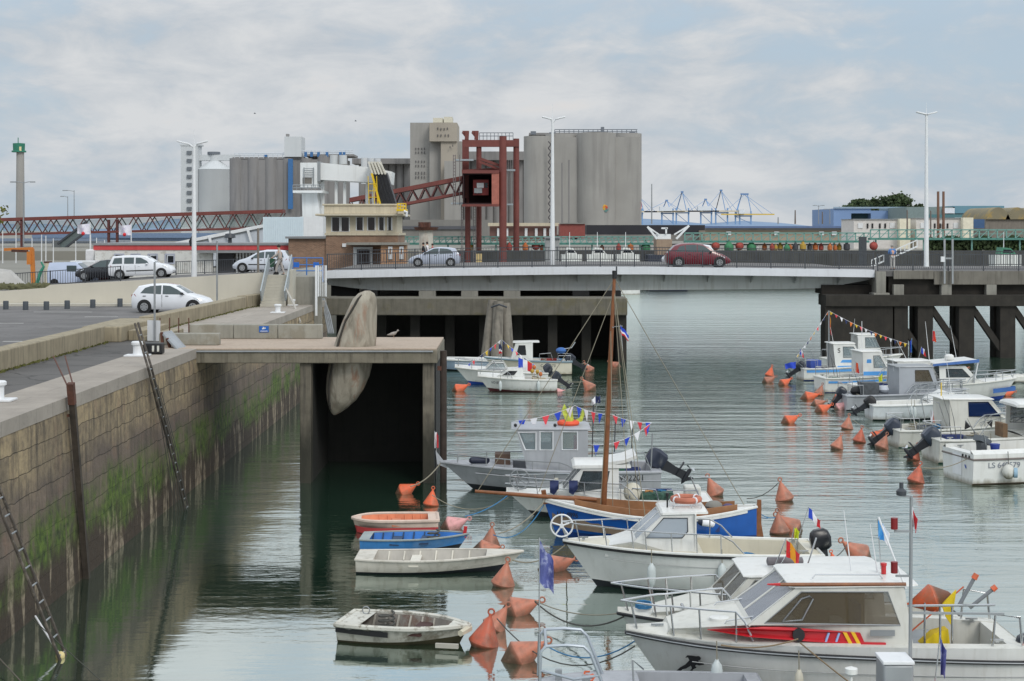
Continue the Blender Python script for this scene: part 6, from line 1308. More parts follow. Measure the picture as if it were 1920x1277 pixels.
        for sd_ in (-1, 1):
            for wp in sides:
                g_ = part(sidelab, MB().prism(wp, lambda x, z: (x, sd_*(W(z, x)-th*.3), z), lambda x, z: (x, sd_*(W(z, x)-th*.45), z)), glass, s.r, smooth=False)
                part('frame', MB().tube([(x, sd_*(W(z, x)+.004), z) for x, z in wp], framer, 4, True), frame or BLACK, g_)
        for e in (fedge if isinstance(fedge, (list, tuple)) else [fedge]) if fedge is not None else []:
            a, b = prof[e], prof[(e+1) % n]
            def pt(u, v, o=0):
                x, z = lerp(a[0], b[0], u), lerp(a[1], b[1], u); d = Vector((b[1]-a[1], 0, -(b[0]-a[0]))).normalized()
                if d.x < 0: d = -d
                w_ = (W(z, x)-.001)*v; return (x+d.x*o, w_, z+d.z*o)
            nu = fw; hol = [[(nu, -.9), (1-nu, -.9), (1-nu, -.04), (nu, -.04)], [(nu, .04), (1-nu, .04), (1-nu, .9), (nu, .9)]]
            part('front_wall', MB().panel([(0, -1), (1, -1), (1, 1), (0, 1)], hol, lambda u, v: pt(u, v), lambda u, v: pt(u, v, -th)), m, s.r, smooth=False)
            for h_ in hol: part('windscreen', MB().prism(h_, lambda u, v: pt(u, v, -.01), lambda u, v: pt(u, v, -.016)), fglass or glass, s.r, smooth=False)
        for e in solidfront or ():
            a, b = prof[e], prof[(e+1) % n]; part('front_panel', MB().add([(a[0], -W(a[1], a[0]), a[1]), (a[0], W(a[1], a[0]), a[1]), (b[0], W(b[1], b[0]), b[1]), (b[0], -W(b[1], b[0]), b[1])], [(0, 1, 2, 3)]), m, s.r)
        if roof:
            x0, x1 = roof; w_ = wt+ry; rings = []
            for i, u in enumerate((0, .04, .3, .7, .96, 1)):
                x = lerp(x0-over[0], x1+over[1], u); zt = interp([(p[0], p[1]) for p in sorted(prof) if p[1] > z0+.6*(z1-z0)], x); k = .93 if u in (0, 1) else 1; q = .5 if u in (0, 1) else 1
                rings.append([(x, -w_*k, zt+.002), (x, -w_*k*.98, zt+roof_h*.7*q), (x, -w_*.6, zt+roof_h*1.15*q), (x, w_*.6, zt+roof_h*1.15*q), (x, w_*k*.98, zt+roof_h*.7*q), (x, w_*k, zt+.002)])
            s.roof = part('roof', MB().loft(rings), rm or m, s.r)
        if back:
            a = min(p[0] for p in prof); part('back_wall', MB().bx(a, a+.03, -wb*.98, wb*.98, z0, z1), m, s.r)
        return cab
    def outboard(s, y=0, tilt=0, k=1.0, cm=None, x=None, z=None):
        x = -s.L/2-.12*k if x is None else x; z = s.zs+.02 if z is None else z
        M = Matrix.Translation((x, y, z)) @ Matrix.Rotation(tilt, 4, 'Y') @ Matrix.Scale(k*.86, 4)
        rings = []
        for zz, a0, a1, w_ in ((.0, -.2, .2, .12), (.06, -.27, .24, .16), (.3, -.3, .25, .17), (.46, -.26, .2, .15), (.54, -.16, .1, .09)):
            rings.append([(a0, -w_*.6, zz), (a0*.75, -w_, zz), (a1*.75, -w_, zz), (a1, -w_*.6, zz), (a1, w_*.6, zz), (a1*.75, w_, zz), (a0*.75, w_, zz), (a0, w_*.6, zz)])
        o = part('outboard_motor', MB().loft(rings, M=M), cm or mat('outboard_cowl', c(40, 46, 56), .3, var=.1), s.r)
        leg = MB(); leg.loft([[(a0, -w_, zz), (a1, -w_, zz), (a1, w_, zz), (a0, w_, zz)] for zz, a0, a1, w_ in ((.0, -.14, .16, .09), (-.3, -.12, .1, .06), (-.62, -.16, .08, .03))], M=M); leg.add([(-.34, -.1, -.44), (.08, -.1, -.44), (.08, .1, -.44), (-.34, .1, -.44), (-.34, -.1, -.42), (.08, -.1, -.42), (.08, .1, -.42), (-.34, .1, -.42)], [(0,1,2,3), (4,5,6,7), (0,1,5,4), (2,3,7,6), (0,3,7,4), (1,2,6,5)], M)
        leg.loft([[(xx, r_*math.cos(j*PI/4), -.68+r_*math.sin(j*PI/4)) for j in range(8)] for xx, r_ in ((-.3, .03), (-.2, .06), (.1, .06), (.2, .01))], M=M); leg.add([(-.05, 0, -.72), (.1, 0, -.72), (-.08, 0, -.9), (-.12, 0, -.86)], [(0, 1, 2, 3)], M)
        part('drive_leg', leg, mat('outboard_leg', c(32, 35, 42), .45), o)
        pm = MB()
        for q in range(3):
            a = q*2*PI/3; pm.add([(-.3, .02*math.cos(a), -.68+.02*math.sin(a)), (-.34, .14*math.cos(a-.4), -.68+.14*math.sin(a-.4)), (-.3, .16*math.cos(a), -.68+.16*math.sin(a)), (-.27, .12*math.cos(a+.5), -.68+.12*math.sin(a+.5))], [(0, 1, 2, 3)], M)
        part('propeller', pm, STEEL, o); return o
    def text(s, txt, x, z, size, m=None, side=-1, sx=1.0, name='registration_number'):
        t = s.t_at(x); zc = lerp(.05, s.sh(t), .5); y = -(s.hb(t)*lerp(lerp(lerp(s.cf, .42, t**2.2), 1, .62), 1, max(0, (z-zc)/(s.sh(t)-zc)))+.012)
        t2 = s.t_at(x+.3); ang = math.atan2(s.hb(t)-s.hb(t2), .3)
        M = Matrix.Translation((x, side*-y if side > 0 else y, z)) @ (Matrix.Rotation(ang if side < 0 else PI-ang, 4, 'Z')) @ Matrix.Rotation(R(90), 4, 'X')
        return textmesh(name, txt, size, m or BLACK, s.r, M, sx)
    def flag(s, base, h, cols, w_=.3, hh=.24, lean=0.0, droop=.5, name='flag', seed=0, vert=True, down=0, dirx=1):
        b = Vector(base); tp = b+Vector((lean, 0, h)); o = part('flagpole', MB().cyl(b, tp, .012, .009, 6), STEEL, s.r); m = MB(); vs = []; nu, nv = 9, 4
        for i in range(nu+1):
            for j in range(nv+1):
                u, v_ = i/nu, j/nv; vs.append(tp+Vector((dirx*u*w_*(1-.35*droop), (.03+.05*u)*math.sin(u*8+seed+v_*2.5), -v_*hh*(1-.25*u)-droop*u*w_*.9-down-.02*math.sin(u*9+seed))))
        m.v = [tuple(q) for q in vs]
        for i in range(nu):
            for j in range(nv): m.f.append((i*(nv+1)+j, (i+1)*(nv+1)+j, (i+1)*(nv+1)+j+1, i*(nv+1)+j+1)); m.m.append(min(len(cols)-1, int((i/nu if vert else j/nv)*len(cols))))
        part(name, m, list(cols), o); return o
    def bunting(s, pts, n, cols, size=.13, sag=.1):
        pts = [Vector(p) for p in pts]; b = bpy.data.objects.new('bunting', None); COL.objects.link(b); b.parent = s.r
        L = []
        for a, c_ in zip(pts, pts[1:]):
            for i in range(n): u = i/n; L.append(a.lerp(c_, u)-Vector((0, 0, sag*4*u*(1-u)*(c_-a).length)))
        L.append(pts[-1]); part('cord', MB().tube(L, .006, 4), WHC, b); d = (pts[-1]-pts[0]).normalized()
        for i in range(len(L)-1):
            a = L[i].lerp(L[i+1], .25); e = L[i].lerp(L[i+1], .85); mid = a.lerp(e, .5)+Vector((random.uniform(-.04, .04), random.uniform(-.06, .06), -size*random.uniform(.8, 1.25)))
            m = MB(); q = Vector((0, .004, 0)); m.add([a, e, mid, a+q, e+q, mid+q], [(0, 1, 2), (5, 4, 3), (0, 1, 4, 3), (1, 2, 5, 4), (2, 0, 3, 5)]); part('pennant', m, cols[i % len(cols)], b, smooth=False)
        return b
    def w(s, p):    # local point to world
        a = s.r.rotation_euler[2]; p = Vector(p); return Vector((s.r.location.x+p.x*math.cos(a)-p.y*math.sin(a), s.r.location.y+p.x*math.sin(a)+p.y*math.cos(a), p.z))
    def loc(s, q):  # world point to local
        a = -s.r.rotation_euler[2]; q = Vector(q)-s.r.location; return Vector((q.x*math.cos(a)-q.y*math.sin(a), q.x*math.sin(a)+q.y*math.cos(a), q.z))
def fender(loc, label, h=.5, r=.09, m=None, group=None):
    f = thing('fender', label, 'fender', (loc[0], loc[1], loc[2]-h), 0, group); part('body', MB().lathe([(.001, 0), (.03, 0), (.04, .03), (r*.85, .08), (r, .16), (r, h-.16), (r*.85, h-.08), (.04, h-.03), (.03, h), (.001, h)], 14), m or mat('fender_grey_white', c(196, 204, 204), .45, var=.1, streak=.3), f)
    part('lanyard', MB().cyl((0, 0, h), (0, .03, h+.28), .01, None, 5), ROPE, f); return f
def ring_torus(m, cen, R_, r_, M=None, n=24): 
    pts = [Vector(cen)+Vector((R_*math.cos(2*PI*i/n), R_*math.sin(2*PI*i/n), 0)) for i in range(n)]; return m.tube([M @ p for p in pts] if M else pts, r_, 8, True)
def rope(label, a, b, sag=.25, r=.011, m=ROPE, n=12):
    a, b = Vector(a), Vector(b); m_ = MB(); m_.tube([a.lerp(b, i/n)-Vector((0, 0, sag*4*(i/n)*(1-i/n))) for i in range(n+1)], r, 5); return solo('mooring_rope', m_, m, label, 'rope', 'mooring ropes')
BUO = {}
for k_, (a_, b_) in {'o': (c(220, 96, 54), c(176, 98, 68)), 'f': (c(184, 114, 90), c(140, 94, 76)), 'p': (c(222, 160, 160), c(176, 130, 124)), 'b': (c(166, 106, 84), c(120, 84, 68)), 'r': (c(186, 90, 64), c(140, 80, 62))}.items():
    t = NT('buoy_plastic_'+k_); n_ = t.noise(t.coord(), 3.5, 6, .65); q_ = t.mix(t.mr(n_, .42, .64), a_, b_); sp2 = t.n('ShaderNodeSeparateXYZ'); tc2 = t.n('ShaderNodeTexCoord'); t.l(tc2.outputs['Object'], sp2.inputs[0])
    q_ = t.mix(t.mr(t.math('ADD', sp2.outputs[2], t.math('MULTIPLY', n_, .25)), .06, .15, .85, 0), q_, c(70, 62, 46)); q_ = t.mix(t.mr(t.noise(t.coord((5, 5, 1.2)), 2.2, 5, .7), .5, .7, 0, .45), q_, c(150, 128, 110))
    t.l(q_, t.b.inputs['Base Color']); t.b.inputs['Roughness'].default_value = .5; BUO[k_] = t.m
SLIME = mat('buoy_slime', c(52, 48, 36), .8, var=.4, scale=8)
BPROF = [(.012, -.34), (.06, -.30), (.225, -.05), (.25, -.015), (.255, .01), (.245, .035), (.055, .40), (.03, .44), (.03, .49), (.001, .49)]
BUOYP = {}
def buoy(px, py, s, col, label, tilt=0, az=0, z=None):
    """bi-conical mooring buoy; px, py: where its middle meets the water; tilt from upright"""
    p = G(px, py, 0); r = thing('mooring_buoy', label, 'buoy', (p.x, p.y, .05*s if z is None else z), 0, 'orange cone shaped mooring buoys in the harbour'); r.scale = (s, s, s)
    r.rotation_euler = (0, tilt, az)
    if col not in BUOYP:
        m = MB(); m.lathe(BPROF, 32); me = m.mesh('float', BUO[col]); e = MB(); ring_torus(e, (0, 0, 0), .05, .016, Matrix.Translation((0, 0, .525)) @ Matrix.Rotation(R(90), 4, 'X'), 14); m2 = MB(); m2.lathe([(.252, -.015), (.259, -.006), (.259, .012), (.252, .02)], 22)
        BUOYP[col] = (me, e.mesh('eye', BUO[col]), m2.mesh('seam', BUO[col]))
    for nme, me in zip(('float', 'eye', 'seam'), BUOYP[col]): o = bpy.data.objects.new(nme, me); COL.objects.link(o); o.parent = r
    return r
for o_ in COL.objects: SECTION.setdefault(o_.name, 'g')
def xf(px, py, Y, cx):   # outline point -> local (x, z) of a boat with its bow to the left
    return (cx-XP(px, Y), ZP(py, Y))
TRI = [mat('pennant_blue', c(36, 74, 200), .7), mat('pennant_white', c(230, 230, 234), .7), mat('pennant_red', c(226, 70, 80), .7)]
SIG = [mat('signal_yellow', c(226, 190, 50), .7), TRI[2], TRI[1], NAVYC, mat('signal_orange', c(226, 122, 50), .7)]
FRENCH = [BLUE, WHC, REDC]; NORM = [REDC, mat('heraldic_gold', c(226, 160, 40), .7), REDC]
# ---- A: white cabin boat with red side stripe
A = Boat('cabin_boat', 'white cabin boat with a red and yellow side stripe and black diver on its bow', 'motor boat', 6.15, 2.25, 1.16, 1.22, (4.9, 25.6), PI, rake=.9, tm=.4, p=3.3, sag=-.05)
A.deck(.46, .26, .45, WHITE2, CREAM, .1)
m = MB(); pts = [A.g(i/20, 1, -.012, -.05-.17*(1-(i/20)**1.5)) for i in range(21)]+[A.g(i/20, -1, -.012, -.05-.17*(1-(i/20)**1.5)) for i in range(20, -1, -1)]; m.tube(pts, .035, 6, True); part('rubbing_strake', m, BLACK, A.r)
part('strake_inlay', MB().tube([p+Vector((0, .034 if p.y > 0 else -.034, .0)) for p in pts], .012, 4, True), GALV, A.r)
m = MB()
for dz_ in (-.45, -.75):
    for sd_ in (-1, 1): m.tube([A.g(i/14, sd_, A.hb(i/14)*(.035 if dz_ > -.5 else .075)*(1+2.2*(i/14)**4)-.004, dz_+.12*(i/14)**2) for i in range(13)], .007, 4)
part('hull_line', m, mat('hull_crease', c(176, 178, 178), .5), A.r)
prof = [(-1.3, 1.1), (1.25, 1.1), (1.9, 1.1), (2.55, 1.1), (2.4, 1.33), (1.9, 1.415), (1.25, 1.5), (.5, 2.06), (-1.18, 2.09)]
A.cabin(prof, .94, .8, [[(1.0, 1.53), (.42, 2.0), (-.92, 2.0), (-1.1, 1.5)]], WHITE2, BGLASS, glassmat('grey_screen', c(150, 156, 166), .6), 6, (-1.25, .5), GALV, WHITE, False, solidfront=(3, 4, 5), over=(.15, .1), fw=.08)
def cside(B_, wb, wt, z0, z1, poly, name, mt, o=.008): 
    W0 = lambda z: lerp(wb, wt, (z-z0)/(z1-z0)); we = max(.05, B_.hb(B_.t_at(1.9))-.07)
    W = lambda x, z: W0(z) if x < 1.25 else lerp(W0(z), min(W0(z), we), (x-1.25)/.65)+.006
    return part(name, MB().prism(poly, lambda x, z: (x, W(x, z)+o, z), lambda x, z: (x, W(x, z)-.01, z)), mt, B_.r, smooth=False)
cs_ = (A, .94, .8, 1.1, 2.09)
cside(*cs_, [(1.86, 1.39), (1.25, 1.46), (1.04, 1.478), (.69, 1.475), (-.47, 1.392), (-.53, 1.252), (-.86, 1.244), (-.86, 1.17), (-.44, 1.211), (1.25, 1.335)], 'red_stripe', mat('stripe_red', c(196, 40, 50), .3), .035)
for d in (0, .125): cside(*cs_, [(-.2-d, 1.405), (-.26-d, 1.40), (-.35-d, 1.225), (-.29-d, 1.23)], 'yellow_stripe', mat('stripe_yellow', c(232, 184, 40), .3), .039)
cside(*cs_, [(.48+.095*math.cos(k*PI/8), 1.365+.1*math.sin(k*PI/8)) for k in range(16)], 'porthole', BLACK, .044)
for d in (0, .16): cside(*cs_, [(.08-d, 1.26), (.05-d, 1.26), (-.0-d, 1.39), (.03-d, 1.39)], 'small_emblem', mat('emblem_blue', c(150, 176, 220), .5), .039)
dvp = [(600,790),(612,772),(640,770),(668,772),(688,768),(700,780),(694,796),(684,800),(688,818),(716,815),(722,824),(690,834),(672,830),(664,838),(672,852),(650,868),(640,900),(634,915),(610,912),(628,884),(644,860),(636,842),(606,866),(582,876),(568,896),(543,892),(570,862),(600,840),(626,806),(616,786)]
def hy(x, z): t = A.t_at(x); zc = lerp(.05, A.sh(t), .5); return A.hb(t)*lerp(lerp(lerp(A.cf, .42, t**2.2), 1, .62), 1, max(0, min(1, (z-zc)/(A.sh(t)-zc))))
dv = [xf(q[0]/3.556+1120, q[1]/3.556+1020, 24.75, 4.9) for q in dvp]; part('diver_emblem', MB().prism(dv, lambda x, z: (x, hy(x, z)+.016, z), lambda x, z: (x, hy(x, z)+.006, z)), BLACK, A.r, smooth=False)
A.rail(.72, .46, .1, 4, STEEL, .018, False, .995, .12)
m = MB()
for sd_ in (-1, 1): m.tube([(1.6, sd_*.62, 1.42), (1.55, sd_*.62, 1.5), (1.1, sd_*.6, 1.57), (1.05, sd_*.6, 1.5)], .014, 5)
part('grab_handle', m, STEEL, A.r)
part('deck_hatch', MB().lathe([(.16, 0), (.16, .05), (.12, .06), (.001, .06)], 16, Matrix.Translation((1.62, .28, 1.43))), WHITE, A.r)
part('window_vent', MB().tube([(x, .94-.14*(z-1.1)/.99+.012, z) for x, z in ((.72, 1.56), (.42, 1.58), (.24, 1.9), (.3, 1.94), (.42, 1.9))], .014, 5, True), STEEL, A.r)
for x in (-.98, -1.12, -1.26) if False else (): pass
part('vent_grille', MB().bx(-1.0, -.62, .935, .952, 1.35, 1.44), GALV, A.r)
m = MB(); m.bx(-1.95, -1.32, -.7, .7, .45, 1.05); part('engine_box', m, GALV, A.r, bev=.03)
part('wheel_console', MB().bx(-.2, .3, -.55, -.1, .5, 1.5), mat('inside_beige', c(112, 100, 82), .8), A.r); part('cabin_liner', MB().bx(-.9, .2, -.74, -.72, 1.1, 1.7), MATS['inside_beige'], A.r)
part('seat_back', MB().bx(-.6, -.5, -.1, .4, .6, 1.7), mat('seat_blue', c(40, 56, 92), .7), A.r)
for sd_ in (-1, 1): part('stern_rail', MB().tube([A.g(0, sd_, .1, .0)+Vector((.55, 0, 0)), A.g(0, sd_, .1, .5)+Vector((.5, 0, 0)), A.g(0, sd_, .12, .45)+Vector((.12, 0, 0)), A.g(0, sd_, .12, .02)+Vector((.08, 0, 0))], .022, 6), STEEL, A.r)
m = MB()
for x, y in ((-1.75, .75), (-1.55, .6), (-1.95, .7)): m.tube([(x, y, 1.1), (x, y, 1.78)], .018)
m.tube([(-1.2, .8, 1.78), (-2.6, .75, 1.78)], .02); part('net_frame', m, STEEL, A.r)
A.outboard(.5, .0, .7, z=.95)
rd_ = [((-2.05, .7, 1.75), (-2.3, .7, 2.2)), ((-2.25, .6, 1.7), (-2.62, .6, 2.0))]
for k, (a, b_) in enumerate(rd_):
    r_ = thing('pot_marker', ['orange tipped marker pole leaning upright on the red striped boat', 'orange tipped marker pole leaning lower towards the stern of the red striped boat'][k], 'marker pole', tuple(A.w(a)), PI); d = Vector(b_)-Vector(a); part('pole', MB().cyl((0, 0, 0), d, .03), mat('grey_pole_paint', c(120, 124, 128), .6), r_); part('tip', MB().cyl(d*.95, d*1.12, .05, .045, 10), BUO['o'], r_)
yb = thing('yellow_flag_marker', 'yellow marker flags on thin rods lying on the engine box of the red striped boat', 'marker flags', tuple(A.w((-1.8, .45, 1.1))), PI)
part('rod', MB().cyl((.6, 0, .05), (-.4, 0, .9), .012), BUO['o'], yb); part('flag', MB().prism([(-.05, .62), (-.28, .85), (-.2, .3), (-.12, .42)], lambda x, z: (x, -.02, z), lambda x, z: (x, .02, z)), mat('marker_yellow', c(226, 196, 30), .7), yb); part('bag', MB().prism([(.3, .02), (.1, .2), (-.12, .26), (-.15, .0)], lambda x, z: (x, -.1, z), lambda x, z: (x, .14, z)), MATS['marker_yellow'], yb)
bh = thing('boathook', 'long varnished wooden pole lashed along the cabin roof of the red striped boat', 'pole', tuple(A.w((0, .84, 2.1)))); part('shaft', MB().cyl((-.75, 0, .02), (1.2, .02, .02), .028, None, 8), WOOD, bh); part('red_tip', MB().cyl((-.95, 0, .022), (-.75, 0, .02), .012, .026, 6), REDP, bh)
b_ = buoy(1700, 1130, .88, 'o', 'bright orange buoy lashed on its side above the cockpit of the red striped boat', R(-104), 0, 1.86); b_.location = (6.65, 25.3, 1.78)
of_ = thing('ball_fender', 'round bright orange ball fender hung at the stern of the red striped boat', 'fender', (8.12, 24.75, .78)); part('ball', MB().ball((0, 0, .2), .21, 16, 10), BUO['o'], of_); part('eye', MB().cyl((0, 0, .4), (0, 0, .48), .04), NAVY, of_)
part('nav_light', MB().cyl((-1.0, .2, 2.15), (-1.0, .2, 2.28), .04).cyl((-1.0, .2, 2.28), (-1.0, .2, 2.32), .05), REDP, A.r)
for x, y, h in ((-.55, -.1, 1.0), (-.95, .0, .8)): part('whip_aerial', MB().cyl((x, y, 2.1), (x+.12, y, 2.1+h), .012, .005, 5), WPAINT, A.r)
part('support_pole', MB().cyl((-1.2, .82, 2.05), (-.85, .5, 3.1), .016), WPAINT, A.r)
A.flag((-1.05, -.2, 2.1), .85, [LBLUE, WHC], .26, .3, .05, .9, dirx=-1)
fender(A.w((1.75, 1.0, 1.0)), 'white fender hanging low under the bow rail of the red striped boat', .5); fender(A.w((.52, 1.19, .9)), 'cream fender on a brown rope amidships of the red striped boat', .5, .07, CREAM)
# ---- B: boat with bronze windows behind it
Bt = Boat('cabin_boat', 'white cabin boat with bronze tinted windows squeezed between two other white boats', 'motor boat', 6.0, 2.1, .85, .92, (4.85, 28.05), PI, rake=.85, tm=.4, p=3.1)
Bt.deck(.5, .24, .35, WHITE2, CREAM, .1); Bt.rub(BLACK, .03)
Bt.cabin([(-1.2, .82), (2.55, .82), (2.4, .98), (1.28, 1.17), (.8, 1.68), (-1.2, 1.7)], .86, .74, [[(1.08, 1.2), (.7, 1.63), (-.35, 1.63), (-.35, 1.2)], [(-.42, 1.2), (-.42, 1.63), (-1.05, 1.63), (-1.1, 1.2)]], WHITE2, BGLASS, BGLASS, 3, (-1.3, .8), GALV, WHITE, solidfront=(1, 2), over=(.3, .1), fw=.06)
Bt.rail(.68, .5, .1, 5, STEEL, .018, False, .995, .15)
cu_ = thing('roof_cushion', 'grey rolled cushion strapped on the roof of the bronze windowed boat', 'cushion', tuple(Bt.w((.1, .2, 1.77)))); part('roll', MB().tube([(-.32, 0, .07), (-.3, 0, .07), (.3, 0, .07), (.32, 0, .07)], [.03, .075, .075, .03], 10), mat('grey_vinyl', c(112, 108, 112), .6), cu_)
m = MB(); [m.tube([(.3, .5, 1.72), (.05, .45, 2.1)], .012), m.tube([(-.2, .5, 1.72), (-.4, .45, 2.3)], .014)]; part('rod_holder', m, STEEL, Bt.r)
Bt.flag((.35, .5, 1.75), .55, NORM, .34, .3, -.22, .9, dirx=-1, seed=1)
part('rope_coil', MB().tube([(2.55+.14*math.cos(k*.9), .1+.16*math.sin(k*.9), 1.02+.004*k) for k in range(22)], .014, 5), BROPE, Bt.r); part('deck_cleat', MB().cyl((1.9, .25, 1.1), (1.9, .5, 1.1), .03), STEEL, Bt.r)
# ---- C: white boat with small wheelhouse
Cb = Boat('cabin_boat', 'grey white cabin boat with a life ring on its small wheelhouse roof', 'motor boat', 5.4, 2.0, .82, .98, (3.8, 34.2), PI, rake=.75, tm=.42, p=2.6, hullm=mat('grey_white_hull', c(216, 218, 216), .35, var=.05, streak=.2, scol=c(160, 160, 152)))
Cb.deck(.5, .18, .3, CREAM, CREAM, .05); Cb.rub(BLACK, .028, -.05); Cb.rub(WHITE, .03, .0)
m = MB()
for sd_ in (-1, 1): m.tube([Cb.g(i/14, sd_, Cb.hb(i/14)*.05*(1+2*(i/14)**4)-.004, -.3+.04*(i/14)) for i in range(13)], .006, 4)
part('hull_line', m, MATS['hull_crease'], Cb.r)
cp = lambda px, py: xf(px, py, 33.5, 3.8)
Cb.cabin([(-.06, .72), (1.85, .72), (1.75, .96), (1.25, 1.08), (.63, 1.63), (-.06, 1.65)], .74, .62, [[cp(1211, 1009), cp(1245, 972.5), cp(1290, 972.5), cp(1290, 997), cp(1279, 1009)]], WHITE, PGLASS, PGLASS, 3, (-.3, .62), BLACK, WHITE, True, solidfront=(1, 2), over=(.02, .06), fw=.08, roof_h=.07)
m = MB()
for sd_ in (-1, 1): m.tube([(-.2, sd_*.4, 1.72), (-.2, sd_*.4, 1.8), (.4, sd_*.4, 1.78), (.4, sd_*.4, 1.7)], .012, 5)
part('roof_rail', m, STEEL, Cb.r); part('masthead_light', MB().cyl((.5, .2, 1.7), (.5, .2, 1.95), .018).cyl((.5, .2, 1.95), (.5, .2, 2.02), .035), BLACK, Cb.r)
Cb.rail(.34, .4, .08, 7, STEEL, .015, False, .99, .1)
wh = part('line_wheel', ring_torus(MB(), (0, 0, 0), .235, .018, Matrix.Translation((2.74, .12, 1.31)) @ Matrix.Rotation(R(90), 4, 'X')), WPAINT, Cb.r)
m = MB()
for k in range(5): a = k*2*PI/5+.3; m.cyl((2.74, .12, 1.31), (2.74+.23*math.cos(a), .12, 1.31+.23*math.sin(a)), .017)
m.cyl((2.74, .08, 1.31), (2.74, .17, 1.31), .045, None, 10); part('spokes', m, WPAINT, wh); part('wheel_post', MB().cyl((2.6, .04, .95), (2.74, .06, 1.33), .025), STEEL, Cb.r)
Cb.outboard(0, R(12), .95, mat('cowl_black', c(26, 28, 34), .3), z=.78)
lr = thing('life_ring', 'faded orange life ring lying on the small wheelhouse roof', 'life ring', tuple(Cb.w((.08, 0, 1.80)))); part('ring', ring_torus(MB(), (0, 0, .06), .28, .065), mat('faded_orange_ring', c(178, 108, 86), .7, var=.25), lr)
for k in range(4): a = k*PI/2+.6; part('band', MB().tube([(.28*math.cos(a)+(.069)*math.cos(q)*math.cos(a), .28*math.sin(a)+.069*math.cos(q)*math.sin(a), .06+.069*math.sin(q)) for q in [j*PI/5 for j in range(10)]], .02, 4, True), WHC, lr)
for k, px in enumerate((1221, 1353)): q = G(px, 1040, .86); fender((q.x, q.y-.08, .70), ['white fender nearer the bow of the grey white cabin boat', 'white fender nearer the stern of the grey white cabin boat'][k], .5)
Cb.flag((-2.15, .6, .95), .85, FRENCH, .38, .22, -.28, .95, dirx=-1, seed=2); Cb.flag((-2.0, .75, .9), .5, [YELC], .12, .25, -.1, .6, dirx=-1)
# ---- D: blue sailing boat
Db = Boat('sailing_boat', 'blue hulled wooden sailing boat with a brown mast and long bowsprit', 'sailing boat', 5.3, 1.85, .74, .95, (3.42, 39.8), PI, rake=.35, tf=.12, tm=.5, p=2.0, hullm=BLUEP, bootm=mat('deep_blue_bottom', c(20, 58, 120), .4), sag=.21, draft=.4, cf=.8)
Db.open_shell(.06, .1, mat('inside_grey_wood', c(120, 104, 88), .8), (.3, .5, .68), None, WOOD, WHITE, .035)
m = MB(); pts = [Db.g(i/20, 1, .02, -.02) for i in range(1, 21)]; rr = [[p+Vector((0, .05, .0)), p+Vector((0, .05, -.07)), p+Vector((0, -.06, -.07)), p+Vector((0, -.06, .0))] for p in pts]; m.loft(rr); rr = [[Vector((q.x, -q.y, q.z)) for q in r_] for r_ in rr]; m.loft(rr); part('white_sheer_band', m, WHITE, Db.r)
rr = [[(Db.gx(t), k*(Db.hb(t)*.6), Db.sh(t)+(.16 if abs(k) < .9 or True else 0)) for k in (-1, 1)]+[(Db.gx(t), k*(Db.hb(t)*.6), Db.sh(t)) for k in (1, -1)] for t in (.42, .5, .6, .72, .82)]; 
m = MB()
for sd_ in (-1, 1): m.loft([[(Db.gx(t), sd_*(Db.hb(t)*.72), Db.sh(t)-.1), (Db.gx(t), sd_*(Db.hb(t)*.72), Db.sh(t)+.15), (Db.gx(t), sd_*(Db.hb(t)*.72-.03), Db.sh(t)+.15), (Db.gx(t), sd_*(Db.hb(t)*.72-.03), Db.sh(t)-.1)] for t in (.1, .3, .45, .6, .75, .86)])
part('coaming', m, mat('coaming_wood', c(150, 106, 72), .5, var=.2, scale=5), Db.r)
for t0_, t1_ in ((.86, .99), (.01, .1)): part('end_deck', MB().loft([[(Db.gx(t), k*Db.hb(t)*.96, Db.sh(t)-.004) for k in (-1, 0, 1)] for t in (t0_, (t0_+t1_)/2, t1_)], False, False, False), WHITE, Db.r)
part('stem_post', MB().beam((2.58, 0, .8), (2.64, 0, 1.14), .12, .1), WOOD, Db.r); part('rudder', MB().loft([[(a, -.025, z), (b2, -.025, z), (b2, .025, z), (a, .025, z)] for z, a, b2 in ((-.4, -2.9, -2.55), (.3, -2.78, -2.64), (.9, -2.78, -2.68))]), WOOD, Db.r)
mx = 3.42-2.25; part('mast', MB().tube([(mx, 0, .1), (mx-.13, 0, 3), (mx-.3, 0, 6.5)], [.075, .068, .04], 10), WOOD, Db.r)
part('mast_cap', MB().cyl((mx-.3, 0, 6.4), (mx-.3, 0, 6.6), .06), BLACK, Db.r); part('spreader', MB().cyl((mx-.25, -.3, 5.2), (mx-.25, .3, 5.2), .012).cyl((mx-.25, 0, 5.2), (mx-.5, 0, 5.22), .01), GALV, Db.r)
part('bowsprit', MB().tube([(3.42-2.1, .12, .92), (2.7, .1, 1.0), (3.42+.92, .05, 1.12)], [.055, .055, .04], 10), WOOD, Db.r)
for k, (a, b_) in enumerate((((mx-.3, 0, 6.4), (3.42+.85, .05, 1.13)), ((mx-.27, 0, 6.0), (2.75, 0, 1.1)), ((mx-.28, 0, 6.2), Db.g(.55, 1, 0)), ((mx-.28, 0, 6.2), Db.g(.62, 1, 0)), ((mx-.28, 0, 6.2), Db.g(.55, -1, 0)), ((mx-.3, 0, 6.4), Db.g(.05, -1, 0)), ((mx-.2, 0, 5.1), (mx+.05, .1, .8)), ((mx-.2, .1, 5.1), (mx-.25, .15, .6)))): part('stay', MB().cyl(a, b_, .009, None, 4), ROPE, Db.r)
Db.flag((mx-.5, 0, 4.6), .65, FRENCH, .3, .2, .05, .95, dirx=-1, vert=False)
